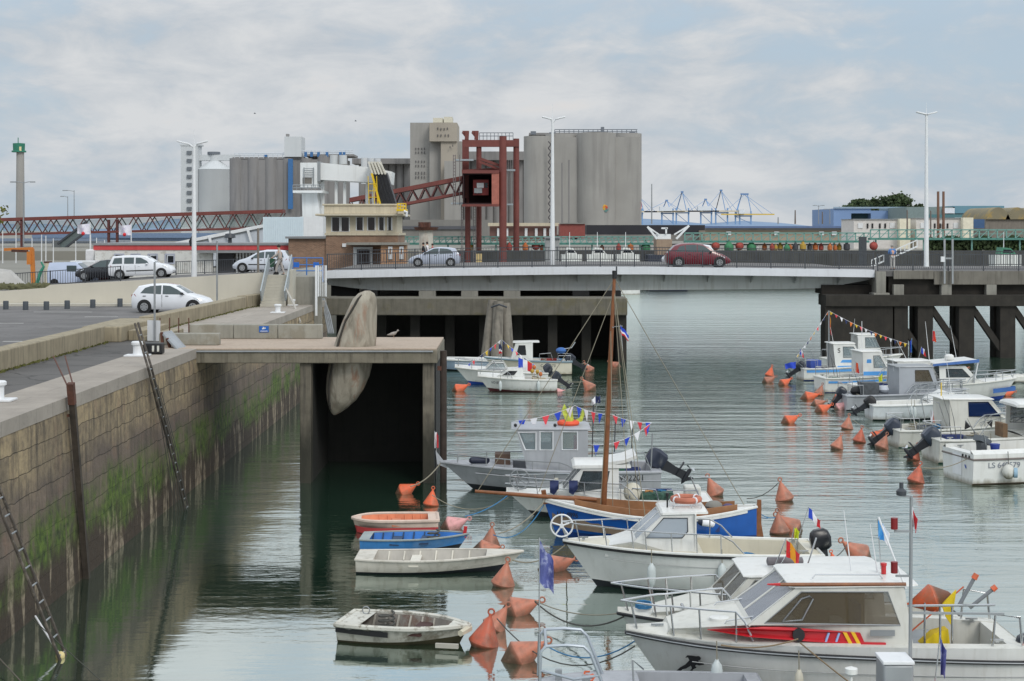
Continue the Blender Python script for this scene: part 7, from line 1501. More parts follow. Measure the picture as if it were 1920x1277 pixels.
fw_ = Db.w((-1.35, .88, .5)); f_ = thing('fender', 'white and navy cylindrical fender slung along the blue hull near the stern', 'fender', tuple(fw_)); part('body', MB().tube([(-.18, 0, 0), (-.14, 0, 0), (.12, 0, -.04), (.16, 0, -.05)], [.03, .09, .09, .04], 12), WHC, f_); part('end_cap', MB().tube([(-.24, 0, .01), (-.15, 0, 0)], [.05, .092], 12), NAVY, f_)
f_ = thing('fender', 'dark blue long fender resting slanted against the blue hull', 'fender', tuple(Db.w((-.5, .92, .05)))); part('body', MB().tube([(-.4, 0, 0), (-.3, 0, .06), (.2, -.0, .34), (.3, 0, .4)], [.04, .1, .1, .04], 12), mat('fender_slate', c(60, 92, 120), .6), f_)
tp_ = part('tarpaulin', MB().ball((-1.6, 0, .75), .22, 10, 6, .6), mat('grey_tarp', c(130, 128, 122), .9), Db.r); part('purple_cloth', MB().ball((-1.95, .05, .72), .16, 10, 6, .6), mat('purple_cloth', c(84, 74, 108), .9), Db.r)
Db.text('LH 4896', 2.05, .58, .17, BLACK, 1)
# ---- E: white pilot boat behind the blue one
Eb = Boat('cabin_boat', 'white pilot house boat behind the blue sailing boat with a dark slanted windscreen', 'motor boat', 5.4, 1.9, .52, .66, (2.55, 42.6), PI, rake=.8, p=2.3)
Eb.deck(.5, .2, .2, WHITE, WHITE2, .12); Eb.rub(WHITE2, .03)
ep = lambda px, py: xf(px, py, 41.9, 2.55)
Eb.cabin([(-.25, .45), (1.75, .45), (1.65, .66), (1.22, .76), (.72, 1.36), (-.25, 1.37)], .78, .66, [[ep(1079, 923), ep(1094, 884), ep(1143, 884), ep(1137, 914)]], WHITE, GLASS, GLASS, 3, (-.55, .8), BLACK, WHITE, False, solidfront=(1, 2), over=(.02, .16), fw=.05, roof_h=.12)
part('roof_spoiler', MB().loft([[(x, -.68, z), (x, .68, z), (x, .68, z+.09), (x, -.68, z+.09)] for x, z in ((.1, 1.42), (-.4, 1.5), (-.72, 1.62))]), WHITE, Eb.r)
Eb.rail(.4, .42, .08, 6, STEEL, .015, True, .99, .1); m = MB()
for k in range(5): a = k*2*PI/5; m.cyl((2.35, .15, 1.0), (2.35+.24*math.cos(a), .15, 1.0+.24*math.sin(a)), .014)
wh = part('line_wheel', ring_torus(MB(), (0, 0, 0), .26, .014, Matrix.Translation((2.35, .15, 1.0)) @ Matrix.Rotation(R(90), 4, 'X')), GALV, Eb.r); part('spokes', m, GALV, wh)
part('deck_seat_roll', MB().cyl((1.35, .3, .66), (1.38, .3, 1.05), .055), CREAM, Eb.r)
m = MB(); m.tube([(-.5, .75, .55), (-.6, .75, .85), (-1.2, .78, .82), (-1.3, .78, .5)], .02).tube([(-1.5, .78, .55), (-1.5, .78, .8), (-2.3, .78, .8), (-2.35, .78, .55)], .02); part('side_rail', m, STEEL, Eb.r)
ck = thing('crab_pot', 'green netted crab pot with orange twine in the cockpit of the white pilot house boat', 'crab pot', tuple(Eb.w((-1.25, .5, .34)))); part('netting', MB().box(0, 0, .2, .9, .4, .36), mat('green_net', c(58, 88, 76), .9, var=.5, scale=14), ck, bev=.06); part('twine', MB().tube([(-.2+.1*math.cos(k), .1*math.sin(k*1.7), .4) for k in range(10)], .02, 4), mat('orange_twine', c(190, 140, 90), .9), ck)
cf_ = thing('ball_fender', 'big cream ball fender in the cockpit of the white pilot house boat', 'fender', tuple(Eb.w((-.62, .55, .45)))); part('ball', MB().ball((0, 0, .26), .24, 14, 9, 1.1), CREAM, cf_)
part('fish_box', MB().box(-2.2, .4, .62, .42, .5, .5), WHITE2, Eb.r, bev=.04); m = MB(); m.tube([(-2.4, .85, .5), (-2.1, .85, 1.2), (-2.6, .85, 1.15)], .02); part('stern_frame', m, STEEL, Eb.r)
fl_ = [(.95, 'deep blue cloth hung over the bow rail of the white pilot house boat', NAVYC, 0), (1.45, 'dark blue cloth hung further forward on the bow rail of the pilot house boat', NAVYC, 0)]
for x, lab, mt, k in fl_: q = Eb.w((x, .78, .72)); solo('rail_cloth', MB().loft([[(-.11, .02*math.sin(j), -j*.045+.34) for j in range(8)], [(0, .05*math.sin(j+1), -j*.055+.34) for j in range(8)], [(.12, .02*math.sin(j+2), -j*.03+.34) for j in range(8)]], False, False, False), mt, lab, 'cloth', base=tuple(q))
# ---- F: bare aluminium fishing boat with bunting
Fb = Boat('aluminium_boat', 'bare grey aluminium fishing boat with a boxy wheelhouse and coloured bunting', 'fishing boat', 6.4, 2.3, .66, .82, (1.1, 47.1), PI, rake=1.0, p=2.2, hullm=ALU, sag=.02)
Fb.deck(.7, .14, .2, ALU, GALV, .03); Fb.rub(ALU, .04); fp = lambda px, py: xf(px, py, 46.1, 1.1)
m = MB()
for sd_ in (-1, 1): m.tube([Fb.g(i/14, sd_, Fb.hb(i/14)*.05*(1+2*(i/14)**4)-.006, -.28+.04*(i/14)) for i in range(13)], .018, 4)
part('weld_strake', m, ALU, Fb.r)
Fb.cabin([(-1.1, .3), (.62, .3), (.72, .95), (.98, 1.84), (-1.1, 1.84)], .9, .84, [[fp(972, 812), fp(1005, 812), fp(1005, 845), fp(985, 845)], [fp(1012.5, 811), fp(1037, 811), fp(1037, 845), fp(1012.5, 845)], [fp(1054, 811), fp(1083, 811), fp(1083, 845), fp(1054, 845)]], ALU, CGLASS, CGLASS, 2, (-1.1, .98), WPAINT, ALU, False, solidfront=(1,), over=(.08, .14), fw=.16, framer=.026, roof_h=.05)
part('inside_seat', MB().bx(-.9, -.7, .2, .6, .3, 1.6), REDC, Fb.r); part('inside_curtain', MB().bx(-.8, -.42, -.7, -.66, 1.1, 1.74), mat('cream_curtain', c(206, 200, 160), .9), Fb.r)
part('bow_fin', MB().prism([(3.1, .8), (3.35, 1.12), (3.3, .72), (3.0, .6)], lambda x, z: (x, -.03, z), lambda x, z: (x, .03, z)), ALU, Fb.r)
Fb.rail(.42, .24, .05, 5, GALV, .016, False, .97); m = MB(); m.tube([(-1.3, 1.05, .7), (-1.3, 1.05, 1.2), (-2.7, 1.05, 1.2), (-2.9, 1.05, .7)], .02).tube([(-2.9, 1.0, .7), (-2.95, 1.0, 1.75)], .02); part('stern_rail', m, GALV, Fb.r)
part('deck_lockers', MB().bx(1.15, 1.6, -.3, .3, .7, 1.05), mat('brown_box', c(86, 68, 58), .8), Fb.r); df = thing('fender', 'dark blue rolled fender lying on the foredeck of the aluminium boat', 'fender', tuple(Fb.w((2.05, .5, .82)))); part('body', MB().tube([(-.3, 0, .08), (-.24, 0, .08), (.24, 0, .08), (.3, 0, .08)], [.04, .1, .1, .04], 12), NAVY, df)
lb_ = thing('life_buoy', 'orange horseshoe float lying on the roof of the aluminium boat', 'life buoy', tuple(Fb.w((-.55, .2, 1.9)))); part('ring', ring_torus(MB(), (0, 0, .06), .26, .07), mat('bright_orange', c(226, 88, 54), .6), lb_)
Fb.outboard(.25, R(58), 1.25, mat('cowl_navy_grey', c(44, 50, 66), .3), z=.75)
Fb.text('V02201', -2.35, .47, .24, BLACK, 1); Fb.bunting([(1.0, .0, 2.0), (-.75, .1, 2.45)], 5, TRI, .26, .05); Fb.bunting([(-.75, .1, 2.45), (-1.8, .1, 2.2), (-3.0, .1, 1.95)], 5, TRI, .28, .06); Fb.bunting([(-1.2, .5, 1.35), (-3.0, .1, 1.95)], 6, TRI, .26, .1)
part('net_flags', MB().prism([(-.5, 1.92), (-.36, 2.3), (-.44, 2.5), (-.56, 2.28), (-.6, 2.44), (-.68, 2.3), (-.72, 2.0), (-.9, 2.1), (-.98, 2.36), (-1.04, 2.2), (-.96, 1.98)], lambda x, z: (x, .02, z), lambda x, z: (x, .05, z)), mat('yellow_net', c(190, 204, 84), .8, var=.4, scale=12), Fb.r); m = MB(); [m.cyl((x, .0, .6), (x-.05, 0, z), .016) for x, z in ((-1.9, 2.2), (-2.4, 1.9), (-1.25, 2.5))]; part('aerial', m, DRAIL, Fb.r)
Fb.flag((3.3, .0, .85), .85, [WHC, REDC], .16, .5, .08, .8, dirx=-1); Fb.flag((-1.25, 0, 2.0), .75, [NAVYC, WHC], .3, .22, -.25, .4, dirx=1)
for x, z in ((1.0, 1.88), (-.15, 1.88)): part('deck_lamp', MB().ball((x, .6, z+.06), .05, 8, 6), BLACK, Fb.r)
# ---- G: boats under the bridge pier
G1 = Boat('speedboat', 'white day cruiser with burgundy bottom and two fenders moored near the bridge pier', 'motor boat', 3.75, 1.6, .58, .72, (XP(970, 75.6), 75.8), PI, rake=.6, bootm=BURG); G1.deck(.45, .2, .2, WHITE, WHITE2, .2); G1.rub(WHITE2, .03)
G1.cabin([(-.3, .55), (1.1, .55), (.95, .75), (.45, 1.08), (-.25, 1.12)], .62, .5, [[(.7, .8), (.4, .98), (.0, .98), (.15, .8)]], WHITE, DGLASS, DGLASS, 2, None, solidfront=(1, 3)); G1.outboard(0, R(50), .95, z=.55); G1.rail(.6, .3, .06, 3, STEEL, .014)
for k, px in enumerate((938, 1010)): q = G(px, 716, .55); fender((q.x, 74.95, .55), ['white fender nearer the bow of the burgundy bottomed cruiser', 'white fender nearer the stern of the burgundy bottomed cruiser'][k], .45, .08)
G1.flag((-.2, .1, 1.1), .5, FRENCH, .75, .55, .15, .4, dirx=-1); G1.text('VO 852', 1.0, .42, .16, DRAIL, 1)
for k, (x, y, z, cc) in enumerate(((-.7, .2, .95, 'y'), (-.95, .0, .9, 'y'), (-1.1, .3, .82, 'o'), (-.8, -.2, 1.1, 'o'))): part('pot_float', MB().ball((x, y, z), .09, 10, 6, 1.2).cyl((x, y, .4), (x, y, z), .01), BUOYC[cc], G1.r)
G2 = Boat('speedboat', 'white open speedboat with a low glass windscreen dressed with signal bunting', 'motor boat', 4.6, 1.7, .6, .85, (XP(940, 79), 79.2), PI, rake=.8, bootm=BLUEBOOT); G2.deck(.5, .2, .2, WHITE, WHITE2, .15); G2.rub(WHITE2, .03)
G2.cabin([(-.35, .72), (.95, .72), (.45, 1.12), (-.1, 1.12)], .66, .55, [[(.75, .78), (.42, 1.07), (-.1, 1.07), (-.25, .78)]], WHITE, CGLASS, CGLASS, 1, None, fw=.06); G2.rail(.55, .42, .06, 4, STEEL, .016, True); G2.outboard(.3, R(40), .9, z=.6); G2.outboard(-.3, R(40), .9, z=.6)
part('mast', MB().cyl((.0, 0, .8), (.0, 0, 2.2), .02), GALV, G2.r); G2.bunting([(1.7, .1, .95), (0, 0, 2.2), (-1.7, 0, .9)], 8, [TRI[0], TRI[2], TRI[1], NAVYC, SIG[0]], .2, .02); G2.flag((.12, 0, 1.2), .8, [NAVYC, WHC, REDC], .2, .5, 0, .7, dirx=-1, vert=False)
G3 = Boat('fishing_boat', 'cream fishing boat with a white wheelhouse directly in front of the timber dolphin', 'fishing boat', 4.6, 1.8, .72, .9, (XP(990, 84.5), 84.8), PI, rake=.7, hullm=CREAM); G3.deck(.5, .18, .3, WHITE, CREAM, .05); G3.rub(mat('teal_grey_strake', c(120, 140, 150), .5), .05)
G3.cabin([(-.25, .7), (.95, .7), (.65, 1.68), (-.25, 1.7)], .7, .62, [[(.62, 1.05), (.48, 1.55), (.15, 1.55), (.1, 1.05)]], WHITE, DGLASS, DGLASS, 1, (-.35, .7), over=(.25, .1)); G3.outboard(0, R(55), 1.1, z=.65)
part('blue_cover', MB().ball((-1.75, .2, 1.25), .28, 10, 6, .6), mat('cover_blue', c(60, 104, 168), .8), G3.r); m = MB(); m.tube([(-.6, .7, .8), (-.6, .7, 1.1), (-1.2, .7, 1.15), (-1.3, .7, .8)], .02).tube([(-1.7, .3, 1.3), (-2.3, .3, 1.4), (-2.5, .3, 1.7)], .025); part('stern_rail', m, STEEL, G3.r); G3.text('C 946573', -1.05, .5, .2, DRAIL, 1)
G4 = Boat('small_boat', 'white and blue small boat half hidden behind the corner of the concrete platform', 'boat', 4.0, 1.6, .6, .7, (XP(865, 87), 87), PI, rake=.6, hullm=mat('pale_blue_grey', c(150, 170, 190), .5)); G4.deck(.5, .2, .2, WHITE, WHITE, .08); G4.rub(WHITE, .06)
# ---- right-hand cluster, bows to the right
def rb(name, label, cat, px, Y, L, B, zs, zb, hull, boot, rz=6, **k):
    b = Boat(name, label, cat, L, B, zs, zb, (XP(px, Y)+L/2*math.cos(R(rz)), Y+L/2*math.sin(R(rz))), R(rz), hullm=hull, bootm=boot, **k); return b
def cab2(b, x0, x1, z0, z1, wb, win, glass=GLASS, m=None, rake=.5, roof=True, frame=None, rm=None, xt=0, back=True):
    """simple wheelhouse: back at x0, windscreen foot at x1, slanting back by rake"""
    prof = [(x0, z0), (x1+.5, z0), (x1+.42, z0+.12), (x1, z0+.28), (x1-rake, z1), (x0-xt, z1)]
    b.cabin(prof, wb, wb*.86, win, m, glass, glass, 3, (x0-xt, x1-rake) if roof else None, frame, rm, back, solidfront=(1, 2), over=(.1, .08), fw=.08)
SBL = mat('stripe_light_blue', c(80, 150, 214), .4)
def stripe(b, z, h, mt, x0=.03, x1=.9):
    for sd_ in (-1, 1):
        m = MB(); m.loft([[(b.gx(t), sd_*(b.hb(t)*(1-.06*(1-z/b.sh(t)))+.012), z+h*k+(b.sh(t)-b.zs)*.7) for k in (0, 1)] for t in [lerp(x0, x1, i/12) for i in range(13)]], False, False, False); part('hull_stripe', m, mt, b.r)
R0 = rb('fishing_boat', 'white small fishing boat furthest back at the foot of the right pier', 'fishing boat', 1545, 87, 4.4, 1.7, .66, .85, WHITE, BLUEBOOT); R0.deck(.5, .2, .3, WHITE, WHITE2, .05); R0.rub(WHITE2); cab2(R0, -.5, .9, .65, 1.95, .68, [[(-.1, 1.25), (-.1, 1.8), (.45, 1.8), (.72, 1.25)]], CGLASS, back=False)
R1 = rb('fishing_boat', 'white and light blue fishing boat marked with an S and dressed with signal bunting', 'fishing boat', 1500, 81.5, 4.8, 1.8, .62, .85, WHITE, BLUEBOOT); R1.deck(.48, .2, .25, WHITE, WHITE2, .05); R1.rub(WHITE2); stripe(R1, .42, .12, SBL)
cab2(R1, -.75, .75, .6, 1.85, .7, [[(-.35, 1.15), (-.35, 1.7), (.2, 1.7), (.52, 1.15)]], CGLASS, back=False, xt=.1); R1.outboard(0, R(50), 1.0, z=.55)
for z, h in ((.9, .14), (.68, .06)): part('cabin_stripe', MB().prism([(-.75, z), (.95, z), (.85, z+h), (-.75, z+h)], lambda x, q: (x, -.70+.08*(q-.6), q), lambda x, q: (x, -.66, q)), SBL, R1.r, smooth=False)
textmesh('cabin_letter', 'S', .34, BLACK, R1.r, Matrix.Translation((-.56, -.64, 1.5)) @ Matrix.Rotation(R(90), 4, 'X'))
part('mast', MB().cyl((-.9, 0, .6), (-.9, 0, 3.5), .025), GALV, R1.r); R1.bunting([(-2.6, 0, 1.15), (-.9, 0, 3.5)], 10, SIG, .14, .02); R1.bunting([(-.9, 0, 3.5), (3.4, .4, 1.75)], 16, SIG, .2, .03); R1.flag((-.86, -.03, 1.9), 1.55, NORM, .35, .7, 0, 2.2, dirx=1); R1.flag((-2.2, 0, .7), .9, FRENCH, .3, .3, -.2, 1, dirx=1)
R1.flag((-2.35, -.3, .7), .25, [BLUE], .6, .34, -.35, .2, dirx=-1); part('blue_crates', MB().bx(-1.95, -1.4, -.4, .4, .6, 1.0), mat('crate_blue', c(58, 82, 160), .8), R1.r)
R2 = rb('fishing_boat', 'white fishing boat with light blue side stripes and a blue cabin panel', 'fishing boat', 1537, 75.4, 5.0, 1.9, .7, .92, WHITE, BLUEBOOT, 9); R2.deck(.5, .2, .3, WHITE, WHITE2, .05); R2.rub(WHITE2); stripe(R2, .46, .1, SBL)
cab2(R2, -.65, .75, .65, 1.9, .74, [[(-.1, 1.15), (-.1, 1.72), (.2, 1.72), (.52, 1.15)]], CGLASS, back=True); part('cabin_panel', MB().prism([(-.5, 1.1), (-.2, 1.1), (-.22, 1.55), (-.42, 1.55)], lambda x, q: (x, -.72+.08*(q-.65), q), lambda x, q: (x, -.68, q)), SBL, R2.r); part('cabin_stripe', MB().prism([(-.62, .8), (.98, .8), (.9, .98), (-.62, .98)], lambda x, q: (x, -.755+.08*(q-.65), q), lambda x, q: (x, -.7, q)), SBL, R2.r)
R2.flag((-.9, -.6, .7), .75, [ORANGE, REDC], .22, .5, -.05, .9, dirx=1); R2.flag((1.9, -.2, .9), 1.6, [LBLUE, BLUE], .14, .7, .1, 1.2, dirx=-1); R2.flag((2.35, .2, .9), 1.15, FRENCH, .3, .3, .3, .9, dirx=1); part('aerial', MB().cyl((-.4, 0, 1.9), (-.42, 0, 3.3), .014), WPAINT, R2.r)
R3b = rb('cabin_boat', 'white cabin boat with a grey windscreen between the blue striped and the grey aluminium boats', 'motor boat', 1600, 71.8, 5.2, 1.9, .68, .88, WHITE, BOOT); R3b.deck(.5, .2, .3, WHITE, WHITE2, .06); R3b.rub(WHITE2); cab2(R3b, -.8, 1.2, .65, 1.75, .78, [[(-.6, 1.05), (-.2, 1.6), (.45, 1.6), (.85, 1.05)]], glassmat('smoke_glass', c(110, 112, 118), .7), back=False)
R4 = rb('cabin_boat', 'white boat with a blue edged canopy, radar dome and blue lower hull', 'motor boat', 1686, 71.9, 5.4, 2.0, .7, .95, WHITE, BLUEBOOT, 4, cf=.8); R4.deck(.55, .2, .3, WHITE, WHITE2, .08); R4.rub(WHITE2); stripe(R4, .2, .2, mat('bow_blue', c(52, 96, 160), .5), .78, .99)
cab2(R4, -1.1, .6, .7, 1.55, .8, [[(-.8, 1.05), (-.8, 1.42), (-.05, 1.42), (.3, 1.05)]], GLASS, back=False, roof=False); part('canopy', MB().loft([[(x, -.88, z), (x, .88, z), (x, .88, z+.1), (x, -.88, z+.1)] for x, z in ((-1.4, 1.58), (.6, 1.74))]), WHITE, R4.r); part('canopy_edge', MB().add([(-1.45, -.9, 1.56), (.65, -.9, 1.72), (.65, -.9, 1.86), (-1.45, -.9, 1.66), (-1.45, -.882, 1.56), (.65, -.882, 1.72), (.65, -.882, 1.86), (-1.45, -.882, 1.66)], [(0,1,2,3), (7,6,5,4), (0,4,5,1), (2,6,7,3)]), mat('canopy_blue', c(74, 112, 176), .7), R4.r)
part('radar_dome', MB().lathe([(.2, 0), (.22, .06), (.2, .18), (.12, .24), (.001, .25)], 16, Matrix.Translation((-.4, 0, 1.78))), WHITE, R4.r); part('canopy_leg', MB().cyl((.45, -.8, .8), (.62, -.84, 1.75), .03), WPAINT, R4.r); part('aerial', MB().cyl((-1.3, 0, 1.6), (-1.5, 0, 3.5), .016, .008), WPAINT, R4.r); R4.flag((-.9, .5, 1.0), 2.1, [REDC, ORANGE], .22, .5, -.1, .9, dirx=1); R4.rail(.55, .35, .06, 5, STEEL, .018, True)
R3 = rb('aluminium_boat', 'grey aluminium work boat with a square grey wheelhouse and dark window', 'fishing boat', 1578, 68.1, 5.4, 2.0, .66, .85, ALU, BOOT, 4, p=2.0); R3.deck(.55, .12, .25, ALU, GALV, .04); R3.rub(ALU, .04)
R3.cabin([(-.45, .55), (1.5, .55), (1.0, 1.82), (-.45, 1.82)], .8, .7, [[(.25, 1.2), (.25, 1.7), (.85, 1.7), (1.05, 1.2)]], mat('painted_grey_cabin', c(160, 165, 172), .5, var=.06), BGLASS, BGLASS, 1, (-.5, 1.0), GALV, GALV, True, over=(.05, .1))
part('net_bin', MB().bx(-1.95, -1.25, -.6, .2, .4, 1.15), mat('grey_net_bin', c(84, 88, 92), .9, var=.3, scale=9), R3.r); R3.flag((-1.0, -.4, .7), .85, [YELC], .22, .34, -.05, .8, dirx=-1); part('black_bag', MB().ball((-2.0, .1, .75), .3, 10, 6, .7), mat('black_bag', c(40, 40, 42), .8), R3.r); part('white_sack', MB().ball((-1.0, -.3, .85), .26, 10, 6, .7), mat('white_sack', c(190, 196, 206), .8), R3.r); R3.outboard(0, R(35), .9, z=.55); R3.rail(.6, .3, .06, 5, GALV, .018)
R5 = rb('open_boat', 'small white open boat with a tilted black outboard behind the cream cabin boat', 'boat', 1629, 64.6, 4.1, 1.7, .62, .78, mat('pale_grey_white', c(200, 205, 208), .4, wl=.6), BOOT, 2); R5.deck(.6, .14, .3, WHITE, WHITE2, .1); R5.rub(WHITE, .04); R5.outboard(0, R(55), .95, BLACK, z=.55); part('bow_cover', MB().loft([[(x, -w_, .7), (x, -w_*.6, z), (x, w_*.6, z), (x, w_, .7)] for x, w_, z in ((.3, .7, .8), (.9, .6, 1.15), (1.5, .35, 1.0), (1.95, .05, .8))]), WHITE, R5.r)
fender((XP(1715, 63), 63.5, .62), 'small white fender on the side of the small white open boat', .3, .06)
R6 = rb('cabin_boat', 'cream white cabin boat with registration LH 855922 on its side', 'fishing boat', 1672, 56.6, 5.6, 2.1, .62, .95, WHITE2, GREENBOOT, 5); R6.deck(.5, .2, .3, WHITE2, CREAM, .08); R6.rub(WHITE2, .03)
R6.cabin([(-1.0, .5), (1.7, .5), (1.55, .75), (1.15, .95), (.55, 1.66), (-1.0, 1.68)], .86, .74, [[(-.3, 1.08), (-.3, 1.58), (.42, 1.58), (.85, 1.08), (.1, 1.08)]], WHITE2, BLGLASS, BLGLASS, 3, (-1.1, .55), None, WHITE, True, solidfront=(1, 2), over=(.15, .1)); R6.outboard(0, R(52), 1.15, mat('cowl_grey_blue', c(58, 66, 80), .35), z=.5)
textmesh('registration_number', 'LH 855922', .24, mat('faded_letter', c(96, 96, 94), .6), R6.r, Matrix.Translation((-1.15, -1.02, .5)) @ Matrix.Rotation(R(90), 4, 'X'), 1.1); m = MB(); m.tube([(-1.75, -.6, .6), (-1.95, -.6, 1.75), (-1.3, -.6, 1.55), (-1.0, -.6, .6)], .022); part('arch', m, STEEL, R6.r); m = MB(); m.cyl((-1.0, 0, 1.7), (-1.0, 0, 2.2), .02); part('yellow_stick', m, YEL, R6.r); R6.flag((-1.6, -.9, .6), .75, [WHC, mat('pinkish_cloth', c(206, 150, 140), .8)], .18, .4, -.1, .9, dirx=1)
R7 = rb('cabin_boat', 'white cabin boat with an orange buoy under its raised grey outboard', 'motor boat', 1744, 52.9, 6.0, 2.2, .78, 1.05, WHITE2, GREENBOOT, 5); R7.deck(.5, .22, .35, WHITE2, CREAM, .08); R7.rub(WHITE2, .03)
R7.cabin([(-.1, .7), (2.6, .7), (2.45, .95), (2.05, 1.1), (1.35, 1.8), (-.1, 1.8)], .88, .76, [[(.05, 1.12), (.05, 1.7), (1.2, 1.7), (1.7, 1.12)]], WHITE, GLASS, GLASS, 3, (-.1, 1.35), None, WHITE, False, solidfront=(1, 2), over=(.25, .1), roof_h=.14); R7.outboard(0, R(50), 1.2, MATS['cowl_grey_blue'], z=.62); R7.text('LH 740', .45, .5, .22, BLACK, -1)
m = MB(); m.cyl((-1.4, -.4, .7), (-1.95, -.4, 1.35), .014).cyl((-1.5, -.2, .7), (-.95, -.2, 1.35), .014); part('marker_rod', m, GALV, R7.r); part('marker_pennant', MB().prism([(-1.95, 1.35), (-1.75, 1.15), (-1.98, 1.05)], lambda x, z: (x, -.41, z), lambda x, z: (x, -.39, z)), BLACK, R7.r); part('marker_pennant', MB().prism([(-.95, 1.35), (-1.15, 1.25), (-.98, 1.08)], lambda x, z: (x, -.21, z), lambda x, z: (x, -.19, z)), BLACK, R7.r); part('wood_board', MB().bx(-.75, -.6, -.6, .1, .8, 1.25), RAWWOOD, R7.r)
R8 = rb('cabin_boat', 'white boat with registration LS 640579 and a visible transom at the right edge', 'motor boat', 1796, 48.6, 6.2, 2.1, .92, 1.05, WHITE, mat('tan_boot', c(150, 130, 112), .6), 12, draft=.2, cf=.93, tf=.94); R8.deck(.55, .2, .4, WHITE, WHITE2, .05, coam=.1); R8.rub(mat('brown_grey_strake', c(112, 104, 100), .6), .03, -.16)
R8.text('LS 640579', -2.12, .58, .235, mat('grey_letter', c(120, 126, 136), .5), -1, 1.05); part('transom_door', MB().bx(-3.118, -3.108, -.25, .3, .2, .86), WPAINT, R8.r); part('transom_script', MB().tube([(-3.112, -.5+.05*math.cos(k), .5+.06*math.sin(k*1.3)) for k in range(9)], .008, 4), mat('script_blue', c(88, 110, 180), .6), R8.r); m = MB()
for y in (-.7, -.5, -.3): m.bx(-3.125, -3.108, y-.06, y, .78, .86)
part('drain_slots', m, DARK, R8.r); part('stern_gear', MB().bx(-2.6, -2.4, -.5, -.2, .9, 1.2), DRAIL, R8.r); part('blue_bucket', MB().lathe([(.12, 0), (.15, .22), (.001, .22)], 12, Matrix.Translation((-2.2, -.6, .95))), mat('bucket_blue', c(40, 60, 140), .6), R8.r); part('tiller_cover', MB().box(-2.45, -.3, 1.25, .5, .3, .16, rz=.4, ry=.4), mat('grey_cover', c(92, 98, 104), .8), R8.r)
R8.cabin([(.9, .9), (3.0, .9), (2.4, 1.9), (.9, 1.9)], .9, .8, [[(1.2, 1.3), (1.2, 1.75), (2.1, 1.75), (2.4, 1.3)]], WHITE, GLASS, GLASS, 1, (.8, 2.4), None, WHITE)
fq = R8.w((-2.05, -1.13, .6)); f_ = thing('ball_fender', 'grimy white ball fender hanging below the number LS 640579', 'fender', (fq.x, fq.y, .2)); part('ball', MB().ball((0, 0, .2), .19, 14, 8, 1.2), WHITE2, f_); part('side_disc', MB().cyl((.14, -.05, .18), (.24, -.07, .18), .15, None, 14), mat('fender_blue_rim', c(140, 170, 190), .6), f_); part('lanyard', MB().cyl((0, 0, .4), (0, .05, .8), .012), GREYROPE, f_)
pn = thing('white_pontoon', 'row of white covered floats beyond the boats at the right edge', 'pontoon', (XP(1900, 80), 80, 0)); 
for k in range(4): part('float', MB().box(XP(1880+k*26, 80), 80, .22, .66, 1.0, .36), WHITE2, pn, True, .08)
# ---- dinghies
d1 = Boat('dinghy', 'faded orange and white fibreglass dinghy with a red bottom', 'dinghy', 2.15, 1.15, .33, .34, (XP(741, 40.5), 40.5), PI+R(4), rake=.12, tf=.92, tm=.45, p=4.5, hullm=mat('chalky_pinkish_white', c(206, 186, 172), .7, var=.12, streak=.3), bootm=mat('dinghy_red', c(168, 52, 54), .6), draft=.12, cf=.94); d1.open_shell(.07, .1, mat('faded_orange_inside', c(206, 126, 92), .8, var=.25), (.5,), None, None, MATS['chalky_pinkish_white'], .045, .9, .12)
for md in ('chalky_pinkish_white',): pass
m = MB(); m.loft([[(d1.gx(t), sd_*(d1.hb(t)*.985+.008), z) for z in (.02, .17)] for t in [i/12*.95 for i in range(13)] for sd_ in (1,)], False, False, False); m.loft([[(d1.gx(t), -(d1.hb(t)*.985+.008), z) for z in (.02, .17)] for t in [i/12*.95 for i in range(13)]], False, False, False); part('red_band', m, MATS['dinghy_red'], d1.r)
d2 = Boat('rowing_boat', 'small bright blue wooden rowing boat with a red tipped stem', 'rowing boat', 2.55, 1.15, .31, .39, (XP(779, 38.1), 38.1), R(-2), rake=.3, tf=.8, tm=.45, p=2.3, hullm=mat('worn_blue', c(66, 138, 206), .6, var=.2, streak=.4, blotch=.3, bcol=c(140, 150, 150)), draft=.12); d2.open_shell(.06, .1, mat('inside_blue', c(52, 116, 190), .7, var=.25), (.35, .62), None, mat('dark_blue_wood', c(48, 70, 100), .8), mat('worn_white_blue', c(150, 160, 160), .7, var=.2, blotch=.4), .025, 0, .1); part('stem_post', MB().beam((1.16, 0, .3), (1.2, 0, .56), .08), REDP, d2.r)
d3 = Boat('rowing_boat', 'long grey white wooden rowing boat floating empty', 'rowing boat', 3.7, 1.3, .33, .43, (XP(826, 35.8), 35.8), R(-1), rake=.5, tf=.78, tm=.42, p=2.2, hullm=mat('grey_white_wood', c(200, 196, 186), .7, var=.1, streak=.5, scol=c(132, 124, 104)), draft=.12, sag=.03); d3.open_shell(.06, .1, mat('inside_greywhite', c(176, 172, 164), .8, var=.12, streak=.3), (.38,), None, mat('rib_cream', c(214, 210, 198), .7), MATS['grey_white_wood'], .028, .8, .12)
